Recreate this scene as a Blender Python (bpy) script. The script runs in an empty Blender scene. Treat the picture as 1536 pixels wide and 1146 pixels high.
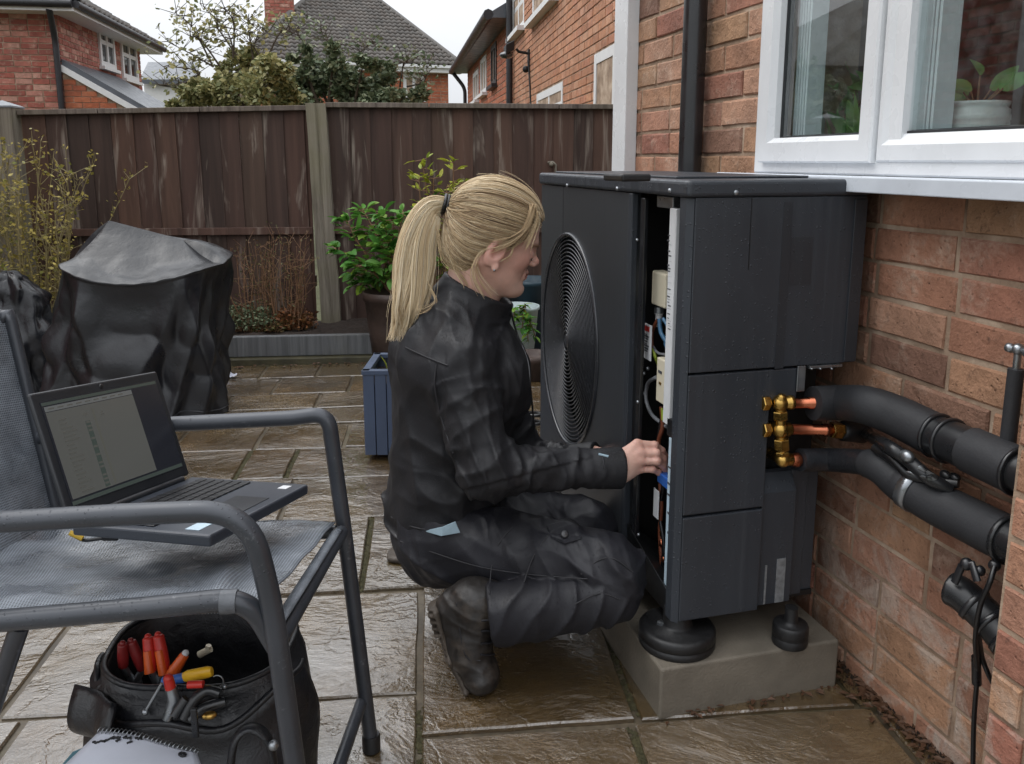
import bpy, bmesh, math, random
import numpy as np
from mathutils import Vector, Matrix, Quaternion

random.seed(7); np.random.seed(7)
S = bpy.context.scene
COL = S.collection

# ------------------------------------------------------------------ camera
FPX, PP, HCAM = 1250.0, 473.75, 1.15
TH = math.atan(0.187); PSI = math.radians(14.885)
cam_d = bpy.data.cameras.new("camera"); cam = bpy.data.objects.new("camera", cam_d); COL.objects.link(cam)
cam.location = (0, 0, HCAM); cam.rotation_euler = (math.pi/2 - TH, 0, -PSI)
cam_d.sensor_width = 36; cam_d.lens = FPX/1536*36
cam_d.shift_y = -(573 - PP)/1536
cam_d.clip_start = 0.05; cam_d.clip_end = 600
S.camera = cam

# ------------------------------------------------------------------ sky and sun
SUN_EL, SUN_AZ = math.radians(52), math.radians(-60)      # azimuth from +Y towards +X
world = bpy.data.worlds.new("World"); S.world = world; world.use_nodes = True
wn = world.node_tree.nodes; wl = world.node_tree.links; wn.clear()
def wnode(t, **kw):
    n = wn.new(t)
    for k, v in kw.items(): setattr(n, k, v)
    return n
sky = wnode('ShaderNodeTexSky', sky_type='NISHITA', sun_disc=False, sun_elevation=SUN_EL, sun_rotation=SUN_AZ,
            air_density=1.0, dust_density=6.0, ozone_density=1.0)
hsv = wnode('ShaderNodeHueSaturation'); hsv.inputs['Saturation'].default_value = 0.15
wl.new(sky.outputs[0], hsv.inputs['Color'])
tc = wnode('ShaderNodeTexCoord'); sep = wnode('ShaderNodeSeparateXYZ'); wl.new(tc.outputs['Generated'], sep.inputs[0])
# overcast cloud deck: brightest overhead, dimmer to the horizon (CIE overcast sky)
mr = wnode('ShaderNodeMapRange'); mr.inputs[1].default_value = 0.0; mr.inputs[2].default_value = 1.0
mr.inputs[3].default_value = 6.3; mr.inputs[4].default_value = 18.6
wl.new(sep.outputs[2], mr.inputs[0])
nz = wnode('ShaderNodeTexNoise'); nz.inputs['Scale'].default_value = 2.2; nz.inputs['Detail'].default_value = 5
mp = wnode('ShaderNodeMapping'); mp.inputs['Scale'].default_value = (1, 1, 2.6); wl.new(tc.outputs['Generated'], mp.inputs[0]); wl.new(mp.outputs[0], nz.inputs['Vector'])
nr = wnode('ShaderNodeMapRange'); nr.inputs[1].default_value = 0.3; nr.inputs[2].default_value = 0.7; nr.inputs[3].default_value = 0.92; nr.inputs[4].default_value = 1.08
wl.new(nz.outputs[0], nr.inputs[0])
mu = wnode('ShaderNodeMath', operation='MULTIPLY'); wl.new(mr.outputs[0], mu.inputs[0]); wl.new(nr.outputs[0], mu.inputs[1])
cl = wnode('ShaderNodeVectorMath', operation='SCALE'); cl.inputs[0].default_value = (0.955, 0.985, 1.03); wl.new(mu.outputs[0], cl.inputs['Scale'])
mixc = wnode('ShaderNodeMix', data_type='RGBA'); mixc.inputs[0].default_value = 0.88
wl.new(hsv.outputs[0], mixc.inputs[6]); wl.new(cl.outputs[0], mixc.inputs[7])
bg = wnode('ShaderNodeBackground'); bg.inputs[1].default_value = 0.1; wl.new(mixc.outputs[2], bg.inputs[0])
wo = wnode('ShaderNodeOutputWorld'); wl.new(bg.outputs[0], wo.inputs[0])
sun_d = bpy.data.lights.new("sun", 'SUN'); sun_d.energy = 1.0; sun_d.angle = math.radians(50); sun_d.color = (1.0, 0.97, 0.93)
sun = bpy.data.objects.new("sun", sun_d); COL.objects.link(sun)
sd = Vector((math.sin(SUN_AZ)*math.cos(SUN_EL), math.cos(SUN_AZ)*math.cos(SUN_EL), math.sin(SUN_EL)))
sun.rotation_euler = sd.to_track_quat('Z', 'Y').to_euler(); sun.location = (-4, 2, 8)
S.view_settings.view_transform = 'Standard'; S.view_settings.look = 'None'
S.view_settings.gamma = 1.0; S.view_settings.use_curve_mapping = False
S.view_settings.exposure = 0.46
S.cycles.max_bounces = 8; S.cycles.transparent_max_bounces = 12

# ------------------------------------------------------------------ measuring helpers
RV = Vector((math.cos(PSI), -math.sin(PSI), 0)); FV = Vector((math.sin(PSI), math.cos(PSI), 0)); UV = Vector((0, 0, 1))
CP = Vector((0, 0, HCAM))
def ray(px, py):
    a = (px-768)/FPX; b = -(py-PP)/FPX
    return RV*a + FV*(math.cos(TH)+b*math.sin(TH)) + UV*(-math.sin(TH)+b*math.cos(TH))
def W(px, py, D):
    r = ray(px, py); return CP + r*(D/r.dot(FV))
def GZ(px, py, z=0):
    r = ray(px, py); return CP + r*((z-HCAM)/r.z)
def GX(px, py, x):
    r = ray(px, py); return CP + r*(x/r.x)
def GY(px, py, y):
    r = ray(px, py); return CP + r*(y/r.y)
def project(P):
    d = Vector(P) - CP
    x = d.dot(RV); fz = d.dot(FV); u = d.z
    zc = fz*math.cos(TH) - u*math.sin(TH); yc = fz*math.sin(TH) + u*math.cos(TH)
    if zc <= 0.01: return None
    return 768 + FPX*x/zc, PP - FPX*yc/zc, zc
AL = math.radians(9.137)            # heading of the patio grid
E1 = Vector((math.cos(AL), -math.sin(AL), 0)); E2 = Vector((math.sin(AL), math.cos(AL), 0))
def G(u, v, z=0.0): return E1*u + E2*v + UV*z

# ------------------------------------------------------------------ scene-graph helpers
BASE = {}
def tag(o, label=None, cat=None, group=None, kind=None):
    if label: o['label'] = label
    if cat: o['category'] = cat
    if group: o['group'] = group
    if kind: o['kind'] = kind
    return o
def thing(name, label, cat, base=(0, 0, 0), group=None):
    o = bpy.data.objects.new(name, None); COL.objects.link(o)
    o.empty_display_size = 0.1; o.location = base; BASE[o] = Vector(base)
    return tag(o, label, cat, group)
def part_mesh(name, mesh, parent=None, matrix=None):
    """link an object that uses existing mesh data; matrix is the world matrix"""
    o = bpy.data.objects.new(name, mesh); COL.objects.link(o)
    m = matrix if matrix is not None else Matrix()
    if parent is not None:
        o.parent = parent; m = Matrix.Translation(-BASE[parent]) @ m
    BASE[o] = m.translation + (BASE[parent] if parent is not None else Vector())
    o.matrix_basis = m
    return o
def copy_thing(src, loc, rotz=0.0, label=None):
    c = src.copy(); COL.objects.link(c); c.location = loc; c.rotation_euler = (0, 0, rotz)
    if label: c['label'] = label
    for ch in list(src.children):
        d = ch.copy(); COL.objects.link(d); d.parent = c
        for g in list(ch.children):
            e = g.copy(); COL.objects.link(e); e.parent = d
    return c

class MB:
    def __init__(s): s.v = []; s.f = []; s.sm = []; s.att = []
    def add(s, vs, fs, smooth=False, att=0.0):
        n = len(s.v); s.v += [tuple(v) for v in vs]
        for f in fs: s.f.append(tuple(i+n for i in f)); s.sm.append(smooth); s.att.append(att)
        return s
    def hexa(s, c, att=0.0):       # 8 corners: bottom loop 0-3, top loop 4-7 (ccw from above)
        return s.add(c, [(3, 2, 1, 0), (4, 5, 6, 7), (0, 1, 5, 4), (1, 2, 6, 5), (2, 3, 7, 6), (3, 0, 4, 7)], att=att)
    def box(s, lo, hi, att=0.0):
        x0, y0, z0 = lo; x1, y1, z1 = hi
        return s.hexa([(x0, y0, z0), (x1, y0, z0), (x1, y1, z0), (x0, y1, z0), (x0, y0, z1), (x1, y0, z1), (x1, y1, z1), (x0, y1, z1)], att)
    def obox(s, o, ax, ay, az, att=0.0):   # oriented box: corner + 3 edge vectors (right handed)
        o = Vector(o); ax = Vector(ax); ay = Vector(ay); az = Vector(az)
        if ax.cross(ay).dot(az) < 0: ax, ay = ay, ax
        return s.hexa([o, o+ax, o+ax+ay, o+ay, o+az, o+ax+az, o+ax+ay+az, o+ay+az], att)
    def bar(s, a, b, w, h, up=(0, 0, 1), att=0.0):   # rectangular bar a->b
        a = Vector(a); b = Vector(b); d = (b-a); u = Vector(up); sd_ = d.cross(u).normalized(); u = sd_.cross(d).normalized()
        return s.obox(a - sd_*w/2 - u*h/2, d, sd_*w, u*h, att)
    def tube(s, pts, r, n=10, cap=True, att=0.0, smooth=True, flat=1.0):
        pts = [Vector(p) for p in pts]; m = len(pts)
        rs = r if isinstance(r, (list, tuple)) else [r]*m
        T = []
        for i in range(m):
            d = pts[min(i+1, m-1)] - pts[max(i-1, 0)]; T.append(d.normalized() if d.length > 1e-9 else (T[-1] if T else Vector((0, 0, 1))))
        ref = Vector((0, 0, 1)) if abs(T[0].z) < 0.9 else Vector((1, 0, 0))
        N = (ref - T[0]*ref.dot(T[0])).normalized(); base = len(s.v); vs = []; fs = []
        for i in range(m):
            N = (N - T[i]*N.dot(T[i])).normalized(); B = T[i].cross(N)
            for k in range(n):
                a = 2*math.pi*k/n; vs.append(pts[i] + N*(math.cos(a)*rs[i]) + B*(math.sin(a)*rs[i]*flat))
        for i in range(m-1):
            for k in range(n):
                k2 = (k+1) % n; fs.append((i*n+k, i*n+k2, (i+1)*n+k2, (i+1)*n+k))
        s.add(vs, fs, smooth, att)
        if cap:
            s.add([vs[k] for k in range(n)], [tuple(range(n-1, -1, -1))], False, att)
            s.add([vs[(m-1)*n+k] for k in range(n)], [tuple(range(n))], False, att)
        return s
    def lathe(s, c, axis, prof, n=24, smooth=True, att=0.0, xdir=None):   # prof: list of (t along axis, radius)
        c = Vector(c); A = Vector(axis).normalized()
        ref = Vector(xdir) if xdir is not None else (Vector((1, 0, 0)) if abs(A.x) < 0.9 else Vector((0, 1, 0)))
        X = (ref - A*ref.dot(A)).normalized(); Y = A.cross(X); vs = []; fs = []; m = len(prof)
        for t, r in prof:
            for k in range(n):
                a = 2*math.pi*k/n; vs.append(c + A*t + X*(r*math.cos(a)) + Y*(r*math.sin(a)))
        for i in range(m-1):
            for k in range(n):
                k2 = (k+1) % n; fs.append((i*n+k, i*n+k2, (i+1)*n+k2, (i+1)*n+k))
        s.add(vs, fs, smooth, att)
        if prof[0][1] > 1e-6: s.add([vs[k] for k in range(n)], [tuple(range(n-1, -1, -1))], False, att)
        if prof[-1][1] > 1e-6: s.add([vs[(m-1)*n+k] for k in range(n)], [tuple(range(n))], False, att)
        return s
    def prism(s, poly, d, att=0.0):   # poly: list of 3D points in a plane, d: extrusion vector
        poly = [Vector(p) for p in poly]; d = Vector(d); n = len(poly)
        nrm = Vector()
        for i in range(n): nrm += poly[i].cross(poly[(i+1) % n])
        if nrm.dot(d) > 0: poly = poly[::-1]
        vs = poly + [p+d for p in poly]
        fs = [tuple(range(n)), tuple(range(2*n-1, n-1, -1))] + [((i+1) % n, i, i+n, (i+1) % n+n) for i in range(n)]
        return s.add(vs, fs, att=att)
    def ball(s, c, r, n=12, m=8, att=0.0):
        c = Vector(c); rx, ry, rz = r if isinstance(r, (tuple, list)) else (r, r, r); vs = []; fs = []
        for i in range(m+1):
            a = math.pi*i/m
            for k in range(n):
                b = 2*math.pi*k/n; vs.append(c + Vector((rx*math.sin(a)*math.cos(b), ry*math.sin(a)*math.sin(b), -rz*math.cos(a))))
        for i in range(m):
            for k in range(n):
                k2 = (k+1) % n; fs.append((i*n+k, i*n+k2, (i+1)*n+k2, (i+1)*n+k))
        return s.add(vs, fs, True, att)
    def grid(s, fn, nu, nv, smooth=True, att=0.0, wrap=False):   # fn(u,v) -> point, u,v in 0..1
        vs = [fn(i/nu, j/nv) for j in range(nv+1) for i in range(nu+(0 if wrap else 1))]; w = nu if wrap else nu+1; fs = []
        for j in range(nv):
            for i in range(nu):
                i2 = (i+1) % w if wrap else i+1
                fs.append((j*w+i, j*w+i2, (j+1)*w+i2, (j+1)*w+i))
        return s.add(vs, fs, smooth, att)
    def mesh(s, name, mat=None, org=None, att=False):
        me = bpy.data.meshes.new(name)
        if org is not None:
            o = Vector(org); vv = [(v[0]-o.x, v[1]-o.y, v[2]-o.z) for v in s.v]
        else: vv = s.v
        me.from_pydata(vv, [], s.f)
        me.polygons.foreach_set('use_smooth', s.sm)
        if att:
            a = me.attributes.new('rnd', 'FLOAT', 'FACE'); a.data.foreach_set('value', s.att)
        for m_ in (mat if isinstance(mat, (list, tuple)) else [mat]):
            if m_: me.materials.append(m_)
        me.update(); return me
    def build(s, name, mat, parent=None, bevel=0.0, att=False, seg=2, weld=False, base=None, sub=0, auto=None):
        org = BASE[parent] if parent is not None else (Vector(base) if base is not None else Vector())
        o = bpy.data.objects.new(name, s.mesh(name, mat, org, att)); COL.objects.link(o)
        if parent is not None: o.parent = parent
        else: o.location = org
        BASE[o] = org
        if weld:
            w = o.modifiers.new('weld', 'WELD'); w.merge_threshold = 0.0001
        if sub:
            ss = o.modifiers.new('subsurf', 'SUBSURF'); ss.levels = ss.render_levels = sub
        if bevel > 0:
            b = o.modifiers.new('bevel', 'BEVEL'); b.width = bevel; b.segments = seg; b.limit_method = 'ANGLE'; b.angle_limit = math.radians(40)
            b.harden_normals = False
        return o

# catmull-rom smoothing of a polyline
def smooth_path(pts, n=6):
    P = [Vector(p) for p in pts]; out = []
    for i in range(len(P)-1):
        p0 = P[max(i-1, 0)]; p1 = P[i]; p2 = P[i+1]; p3 = P[min(i+2, len(P)-1)]
        for k in range(n):
            t = k/n
            out.append(0.5*((2*p1) + (p2-p0)*t + (2*p0-5*p1+4*p2-p3)*t*t + (3*p1-p0-3*p2+p3)*t**3))
    out.append(P[-1]); return out
def fillet(pts, r, n=6):       # polyline with rounded corners
    P = [Vector(p) for p in pts]; out = [P[0]]
    rr = r if isinstance(r, (list, tuple)) else [r]*len(P)
    for i in range(1, len(P)-1):
        a = (P[i-1]-P[i]); b = (P[i+1]-P[i]); la, lb = a.length, b.length
        a.normalize(); b.normalize(); q = min(rr[i], la*0.49, lb*0.49)
        A = P[i]+a*q; B = P[i]+b*q
        if q < 1e-5: out.append(P[i]); continue
        for k in range(n+1):
            t = k/n; out.append(A*(1-t)**2 + P[i]*2*t*(1-t) + B*t*t)
    out.append(P[-1]); return out

# ------------------------------------------------------------------ materials
def sRGB(r, g, b):
    f = lambda c: (c/255/12.92) if c/255 <= 0.04045 else ((c/255+0.055)/1.055)**2.4
    return (f(r), f(g), f(b), 1.0)
class NT:
    def __init__(s, name):
        s.m = bpy.data.materials.new(name); s.m.use_nodes = True; s.n = s.m.node_tree.nodes; s.l = s.m.node_tree.links
        s.b = s.n['Principled BSDF']; s.geo = None
    def nd(s, t, ins=None, **kw):
        n = s.n.new(t)
        for k, v in kw.items(): setattr(n, k, v)
        for k, v in (ins or {}).items(): s.put(n.inputs[k], v)
        return n
    def put(s, inp, v):
        if isinstance(v, bpy.types.NodeSocket): s.l.new(v, inp)
        else: inp.default_value = v
    def pos(s, scale=(1, 1, 1), obj=False):
        if obj:
            c = s.nd('ShaderNodeTexCoord').outputs['Object']
        else:
            if s.geo is None: s.geo = s.nd('ShaderNodeNewGeometry')
            c = s.geo.outputs['Position']
        if tuple(scale) == (1, 1, 1): return c
        return s.nd('ShaderNodeMapping', {'Vector': c, 'Scale': scale}).outputs[0]
    def noise(s, scale, detail=4, rough=0.55, vec=None, dist=0.0):
        return s.nd('ShaderNodeTexNoise', {'Vector': vec if vec is not None else s.pos(), 'Scale': scale, 'Detail': detail, 'Roughness': rough, 'Distortion': dist}).outputs[0]
    def voro(s, scale, vec=None, feature='F1', out='Distance', rnd=1.0):
        return s.nd('ShaderNodeTexVoronoi', {'Vector': vec if vec is not None else s.pos(), 'Scale': scale, 'Randomness': rnd}, feature=feature).outputs[out]
    def ramp(s, fac, stops, interp='LINEAR'):
        r = s.nd('ShaderNodeValToRGB', {'Fac': fac}); e = r.color_ramp.elements; r.color_ramp.interpolation = interp
        while len(e) < len(stops): e.new(0.5)
        for k, (p_, c) in enumerate(stops):
            e[k].position = p_; e[k].color = c if isinstance(c, (tuple, list)) else (c, c, c, 1)
        return r.outputs[0]
    def mr(s, v, a, b, c, d):
        return s.nd('ShaderNodeMapRange', {0: v, 1: a, 2: b, 3: c, 4: d}).outputs[0]
    def math(s, op, a, b=0.0, c=0.0):
        return s.nd('ShaderNodeMath', {0: a, 1: b, 2: c}, operation=op).outputs[0]
    def mix(s, fac, a, b, blend='MIX'):
        return s.nd('ShaderNodeMix', {0: fac, 6: a, 7: b}, data_type='RGBA', blend_type=blend).outputs[2]
    def hsv(s, col, h=0.5, sa=1.0, v=1.0):
        return s.nd('ShaderNodeHueSaturation', {'Color': col, 'Hue': h, 'Saturation': sa, 'Value': v}).outputs[0]
    def rnd(s, att=False):
        if att: return s.nd('ShaderNodeAttribute', attribute_name='rnd').outputs['Fac']
        return s.nd('ShaderNodeObjectInfo').outputs['Random']
    def bump(s, h, strength=0.3, dist=0.01):
        prev = s.b.inputs['Normal'].links[0].from_socket if s.b.inputs['Normal'].is_linked else None
        n = s.nd('ShaderNodeBump', {'Height': h, 'Strength': strength, 'Distance': dist})
        if prev: s.l.new(prev, n.inputs['Normal'])
        s.l.new(n.outputs[0], s.b.inputs['Normal']); s.l.new(n.outputs[0], s.b.inputs['Coat Normal']); return s
    def set(s, **kw):
        nm = {'color': 'Base Color', 'rough': 'Roughness', 'metal': 'Metallic', 'spec': 'Specular IOR Level', 'coat': 'Coat Weight', 'coatr': 'Coat Roughness',
              'trans': 'Transmission Weight', 'ior': 'IOR', 'alpha': 'Alpha', 'sheen': 'Sheen Weight', 'sss': 'Subsurface Weight', 'sssr': 'Subsurface Radius', 'ssss': 'Subsurface Scale', 'em': 'Emission Color', 'ems': 'Emission Strength', 'sheenr': 'Sheen Roughness', 'aniso': 'Anisotropic'}
        for k, v in kw.items(): s.put(s.b.inputs[nm[k]], v)
        return s
def simple(name, col, rough=0.5, metal=0.0, var=0.25, nscale=12, bump=0.0, bscale=60, bdist=0.002, rvar=0.12, stretch=(1, 1, 1), **kw):
    t = NT(name); c = col if len(col) == 4 else (*col, 1)
    n = t.noise(nscale, 5, 0.6, t.pos(stretch))
    v = t.mr(n, 0.25, 0.75, 1-var, 1+var)
    t.set(color=t.hsv(c, v=v), rough=t.mr(t.noise(nscale*1.7, 4), 0.3, 0.7, max(rough-rvar, 0.02), min(rough+rvar, 1)), metal=metal, **kw)
    if bump: t.bump(t.noise(bscale, 4), bump, bdist)
    return t.m
def drops(t, scale=260, amt=0.32, strength=0.6, dist=0.002, mask_scale=9):
    """water beads standing on a surface (bump)"""
    d = t.voro(scale); m = t.math('GREATER_THAN', t.noise(mask_scale, 3), 0.46)
    r = t.voro(scale, out='Color'); rr = t.nd('ShaderNodeSeparateColor', {0: r}).outputs[0]
    h = t.math('MAXIMUM', t.math('SUBTRACT', t.math('MULTIPLY', rr, amt), d), 0.0)
    t.bump(t.math('MULTIPLY', t.math('POWER', h, 0.5), m), strength, dist)
    return h

# ------------------------------------------------------------------ the materials of the place
def brick_mat(name, cols, att=False, weather=1.0, soot=0.0):
    t = NT(name); r = t.rnd(att)
    base = t.ramp(r, [(i/(len(cols)-1) if len(cols) > 1 else 0, c) for i, c in enumerate(cols)])
    off = t.nd('ShaderNodeVectorMath', {0: t.pos(), 1: t.nd('ShaderNodeCombineXYZ', {0: t.math('MULTIPLY', r, 37.0), 1: 0.0, 2: 0.0}).outputs[0]}, operation='ADD').outputs[0]
    n1 = t.noise(9, 6, 0.65, off); n2 = t.noise(70, 5, 0.7, off); n3 = t.noise(2.2, 3)
    c = t.hsv(base, v=t.mr(n1, 0.3, 0.7, 0.72, 1.25))
    c = t.mix(t.mr(n2, 0.56, 0.72, 0, 0.65), c, sRGB(74, 54, 46))                       # burnt specks
    c = t.mix(t.math('MULTIPLY', t.mr(t.noise(5.5, 6, 0.7, off), 0.52, 0.68, 0, 0.6*weather), t.mr(n2, 0.38, 0.58, 0.1, 1)), c, sRGB(205, 180, 160))   # lime bloom
    c = t.mix(t.mr(n3, 0.45, 0.75, 0, 0.35), c, sRGB(92, 70, 58))
    zc = t.nd('ShaderNodeSeparateXYZ', {0: t.pos()}).outputs[2]
    salt = t.math('MULTIPLY', t.mr(zc, 0.08, 0.55, 0.8, 0), t.mr(t.noise(7, 6, 0.7, dist=0.6), 0.5, 0.62, 0, 1))
    c = t.mix(salt, c, sRGB(176, 164, 152))                                              # salts from rising damp
    pit = t.voro(55, off); pit2 = t.mr(pit, 0.0, 0.16, 0, 1)
    t.set(color=c, rough=t.mr(n1, 0.3, 0.7, 0.55, 0.85), spec=0.35)
    t.bump(t.math('ADD', t.math('MULTIPLY', n2, 1.0), t.math('MULTIPLY', pit2, 0.6)), 0.9, 0.005).bump(t.noise(22, 5, 0.65, off), 0.9, 0.008)
    return t.m
BR_NEAR = [sRGB(146, 104, 84), sRGB(170, 124, 100), sRGB(160, 126, 98), sRGB(146, 98, 82), sRGB(176, 136, 112), sRGB(118, 88, 74), sRGB(160, 116, 94), sRGB(162, 126, 98)]
m_brick = brick_mat('house_brick', BR_NEAR)
m_brick_s = brick_mat('house_brick_more', BR_NEAR, True)
BR_NB = [sRGB(172, 120, 88), sRGB(184, 130, 98), sRGB(166, 112, 82), sRGB(190, 142, 112), sRGB(176, 118, 90)]
m_nbrick = brick_mat('neighbour_brick', BR_NB, False, 0.6)
m_nbrick_s = brick_mat('neighbour_brick_more', BR_NB, True, 0.6)
m_rbrick_s = brick_mat('red_brick_more', [sRGB(148, 82, 70), sRGB(162, 92, 78), sRGB(140, 76, 66), sRGB(172, 104, 90), sRGB(186, 142, 126)], True, 1.5)
m_obrick_s = brick_mat('orange_brick_more', [sRGB(166, 92, 62), sRGB(176, 104, 72), sRGB(158, 84, 58)], True, 0.4)
def mortar_mat():
    t = NT('mortar'); n = t.noise(6, 5, 0.6); n2 = t.noise(120, 4)
    c = t.ramp(n, [(0.3, sRGB(112, 92, 76)), (0.5, sRGB(150, 128, 108)), (0.68, sRGB(186, 166, 146))])
    t.set(color=c, rough=0.9).bump(n2, 0.6, 0.003).bump(t.noise(30, 4), 0.5, 0.005); return t.m
m_mortar = mortar_mat()

def slab_mat():
    t = NT('wet_flagstone'); r = t.rnd()
    off = t.nd('ShaderNodeVectorMath', {0: t.pos(), 1: t.nd('ShaderNodeCombineXYZ', {0: t.math('MULTIPLY', r, 23.0), 1: t.math('MULTIPLY', r, 11.0), 2: 0.0}).outputs[0]}, operation='ADD').outputs[0]
    base = t.ramp(r, [(0, sRGB(122, 96, 62)), (0.25, sRGB(134, 112, 82)), (0.5, sRGB(112, 88, 52)), (0.75, sRGB(140, 120, 94)), (1, sRGB(124, 100, 62))])
    n1 = t.noise(5, 6, 0.65, off); n2 = t.noise(38, 6, 0.65, off); n3 = t.noise(1.3, 4, 0.6)
    c = t.hsv(base, v=t.mr(n1, 0.3, 0.7, 0.66, 1.25))
    c = t.mix(t.mr(n3, 0.42, 0.62, 0, 0.6), c, sRGB(104, 86, 46))                      # ochre algae stain
    c = t.mix(t.mr(n2, 0.55, 0.75, 0, 0.35), c, sRGB(70, 60, 48))
    wet = t.noise(2.1, 5, 0.62); film = t.mr(wet, 0.36, 0.54, 0, 1)
    c = t.hsv(c, v=t.mr(film, 0, 1, 1.0, 0.72))
    c = t.hsv(c, v=0.62)
    t.set(color=c, rough=t.mr(t.math('ADD', t.math('MULTIPLY', wet, 0.55), t.math('MULTIPLY', n2, 0.45)), 0.38, 0.62, 0.30, 0.10), spec=1.0, coat=t.mr(film, 0, 1, 0.55, 1.0), coatr=0.03)
    t.b.inputs['Coat IOR'].default_value = 1.65; t.b.inputs['IOR'].default_value = 1.6
    st = t.nd('ShaderNodeMapping', {'Vector': off, 'Rotation': (0, 0, -AL+.5), 'Scale': (0.86, 1.2, 1)}).outputs[0]
    riv = t.noise(3.2, 9, 0.66, st, 0.5); mid = t.noise(12, 7, 0.64, off, 0.3); crk = t.mr(t.math('ABSOLUTE', t.math('SUBTRACT', t.noise(2.6, 6, 0.6, off, 0.4), 0.5)), 0.0, 0.012, 0, 1)
    t.bump(riv, 0.8, 0.04).bump(mid, 0.4, 0.010).bump(crk, 0.25, 0.004).bump(t.noise(70, 5, 0.6, off), 0.25, 0.003)
    # the water film lies smoother than the stone: it drowns the grain and keeps the larger ledges
    b1 = t.nd('ShaderNodeBump', {'Height': t.noise(3.2, 5, 0.6, st, 0.5), 'Strength': t.mr(film, 0, 1, 0.75, 0.30), 'Distance': 0.04})
    b2 = t.nd('ShaderNodeBump', {'Height': t.noise(14, 6, 0.62, off, 0.3), 'Strength': t.mr(film, 0, 1, 0.45, 0.12), 'Distance': 0.010, 'Normal': b1.outputs[0]})
    b3 = t.nd('ShaderNodeBump', {'Height': crk, 'Strength': 0.25, 'Distance': 0.004, 'Normal': b2.outputs[0]}); t.l.new(b3.outputs[0], t.b.inputs['Coat Normal']); return t.m
m_slab = slab_mat()
def joint_mat():
    t = NT('joint_mortar'); n = t.noise(4, 4); n2 = t.noise(60, 4)
    c = t.ramp(n, [(0.35, sRGB(66, 58, 46)), (0.55, sRGB(96, 86, 70)), (0.7, sRGB(62, 58, 34))])
    t.set(color=t.hsv(c, v=t.mr(n2, 0.3, 0.7, 0.7, 1.2)), rough=0.5).bump(n2, 0.5, 0.003); return t.m
m_joint = joint_mat()
m_soil = simple('soil', sRGB(46, 36, 30), 0.9, var=0.5, nscale=30, bump=0.9, bscale=80, bdist=0.01)
m_concrete = simple('wet_concrete', sRGB(110, 103, 92), 0.6, var=0.3, nscale=7, bump=0.5, bscale=180, bdist=0.003, spec=0.4)
m_moss = simple('moss', sRGB(60, 56, 32), 0.9, var=0.5, nscale=50, bump=0.8, bscale=200, bdist=0.004)
m_upvc = simple('white_upvc', sRGB(214, 216, 218), 0.3, var=0.07, nscale=5, rvar=0.1, bump=0.05, bscale=200)
m_upvc_seal = simple('black_rubber_seal', sRGB(34, 36, 38), 0.6, var=0.2)
m_sill = simple('grey_white_sill', sRGB(196, 202, 210), 0.32, var=0.12, nscale=7, bump=0.05, bscale=90)
m_blackpipe = simple('black_pvc', sRGB(26, 27, 30), 0.35, var=0.2, nscale=9, coat=0.3)
def fence_mat():
    t = NT('stained_board'); r = t.rnd()
    off = t.nd('ShaderNodeVectorMath', {0: t.pos(), 1: t.nd('ShaderNodeCombineXYZ', {0: t.math('MULTIPLY', r, 31.0), 1: 0.0, 2: t.math('MULTIPLY', r, 17.0)}).outputs[0]}, operation='ADD').outputs[0]
    st = t.nd('ShaderNodeMapping', {'Vector': off, 'Scale': (14, 14, 0.9)}).outputs[0]
    st2 = t.nd('ShaderNodeMapping', {'Vector': off, 'Scale': (60, 60, 1.6)}).outputs[0]
    base = t.ramp(r, [(0, sRGB(68, 50, 44)), (0.3, sRGB(82, 60, 51)), (0.6, sRGB(62, 50, 45)), (0.8, sRGB(90, 66, 55)), (1, sRGB(74, 58, 49))])
    n = t.noise(1, 5, 0.6, st, 0.6); g = t.noise(1, 5, 0.7, st2)
    c = t.hsv(base, v=t.mr(n, 0.3, 0.7, 0.62, 1.3))
    wear = t.math('MULTIPLY', t.mr(t.noise(1, 4, 0.6, t.nd('ShaderNodeMapping', {'Vector': off, 'Scale': (7, 7, 1.1)}).outputs[0], 1.5), 0.55, 0.66, 0, 1), t.mr(g, 0.4, 0.58, 0.1, 1))
    c = t.mix(t.math('MULTIPLY', wear, 0.75), c, sRGB(150, 138, 126))                   # worn silver patches
    c = t.mix(t.mr(g, 0.62, 0.75, 0, 0.6), c, sRGB(44, 34, 32))
    t.set(color=c, rough=0.68, spec=0.35).bump(g, 0.5, 0.003).bump(n, 0.4, 0.005); return t.m
m_fence = fence_mat()
def post_mat(name, a, b, gr):
    t = NT(name); st = t.pos((30, 30, 1.3)); n = t.noise(1, 6, 0.65, st, 1.0); n2 = t.noise(3, 4)
    c = t.ramp(n, [(0.3, sRGB(*a)), (0.7, sRGB(*b))]); c = t.mix(t.mr(n2, 0.45, 0.65, 0, 0.5), c, sRGB(*gr))
    t.set(color=c, rough=0.8).bump(n, 0.8, 0.006); return t.m
m_post = post_mat('weathered_post', (84, 76, 66), (146, 138, 124), (112, 108, 78))
m_sleeper = post_mat('grey_sleeper', (78, 80, 82), (116, 118, 120), (92, 90, 78))
m_pump = None
def pump_mat(name, a, rough=0.42):
    t = NT(name); n = t.noise(3, 5); st = t.noise(1, 4, 0.6, t.pos((60, 60, 1.2)))
    c = t.hsv(sRGB(*a), v=t.mr(n, 0.3, 0.7, 0.85, 1.15))
    c = t.mix(t.mr(st, 0.62, 0.8, 0, 0.18), c, sRGB(96, 98, 100))
    t.set(color=c, rough=t.mr(st, 0.35, 0.65, rough-0.1, rough+0.12), spec=0.5)
    t.bump(t.noise(420, 2), 0.12, 0.0006); drops(t, 130, 0.36, 0.7, 0.003, 14); return t.m
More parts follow.
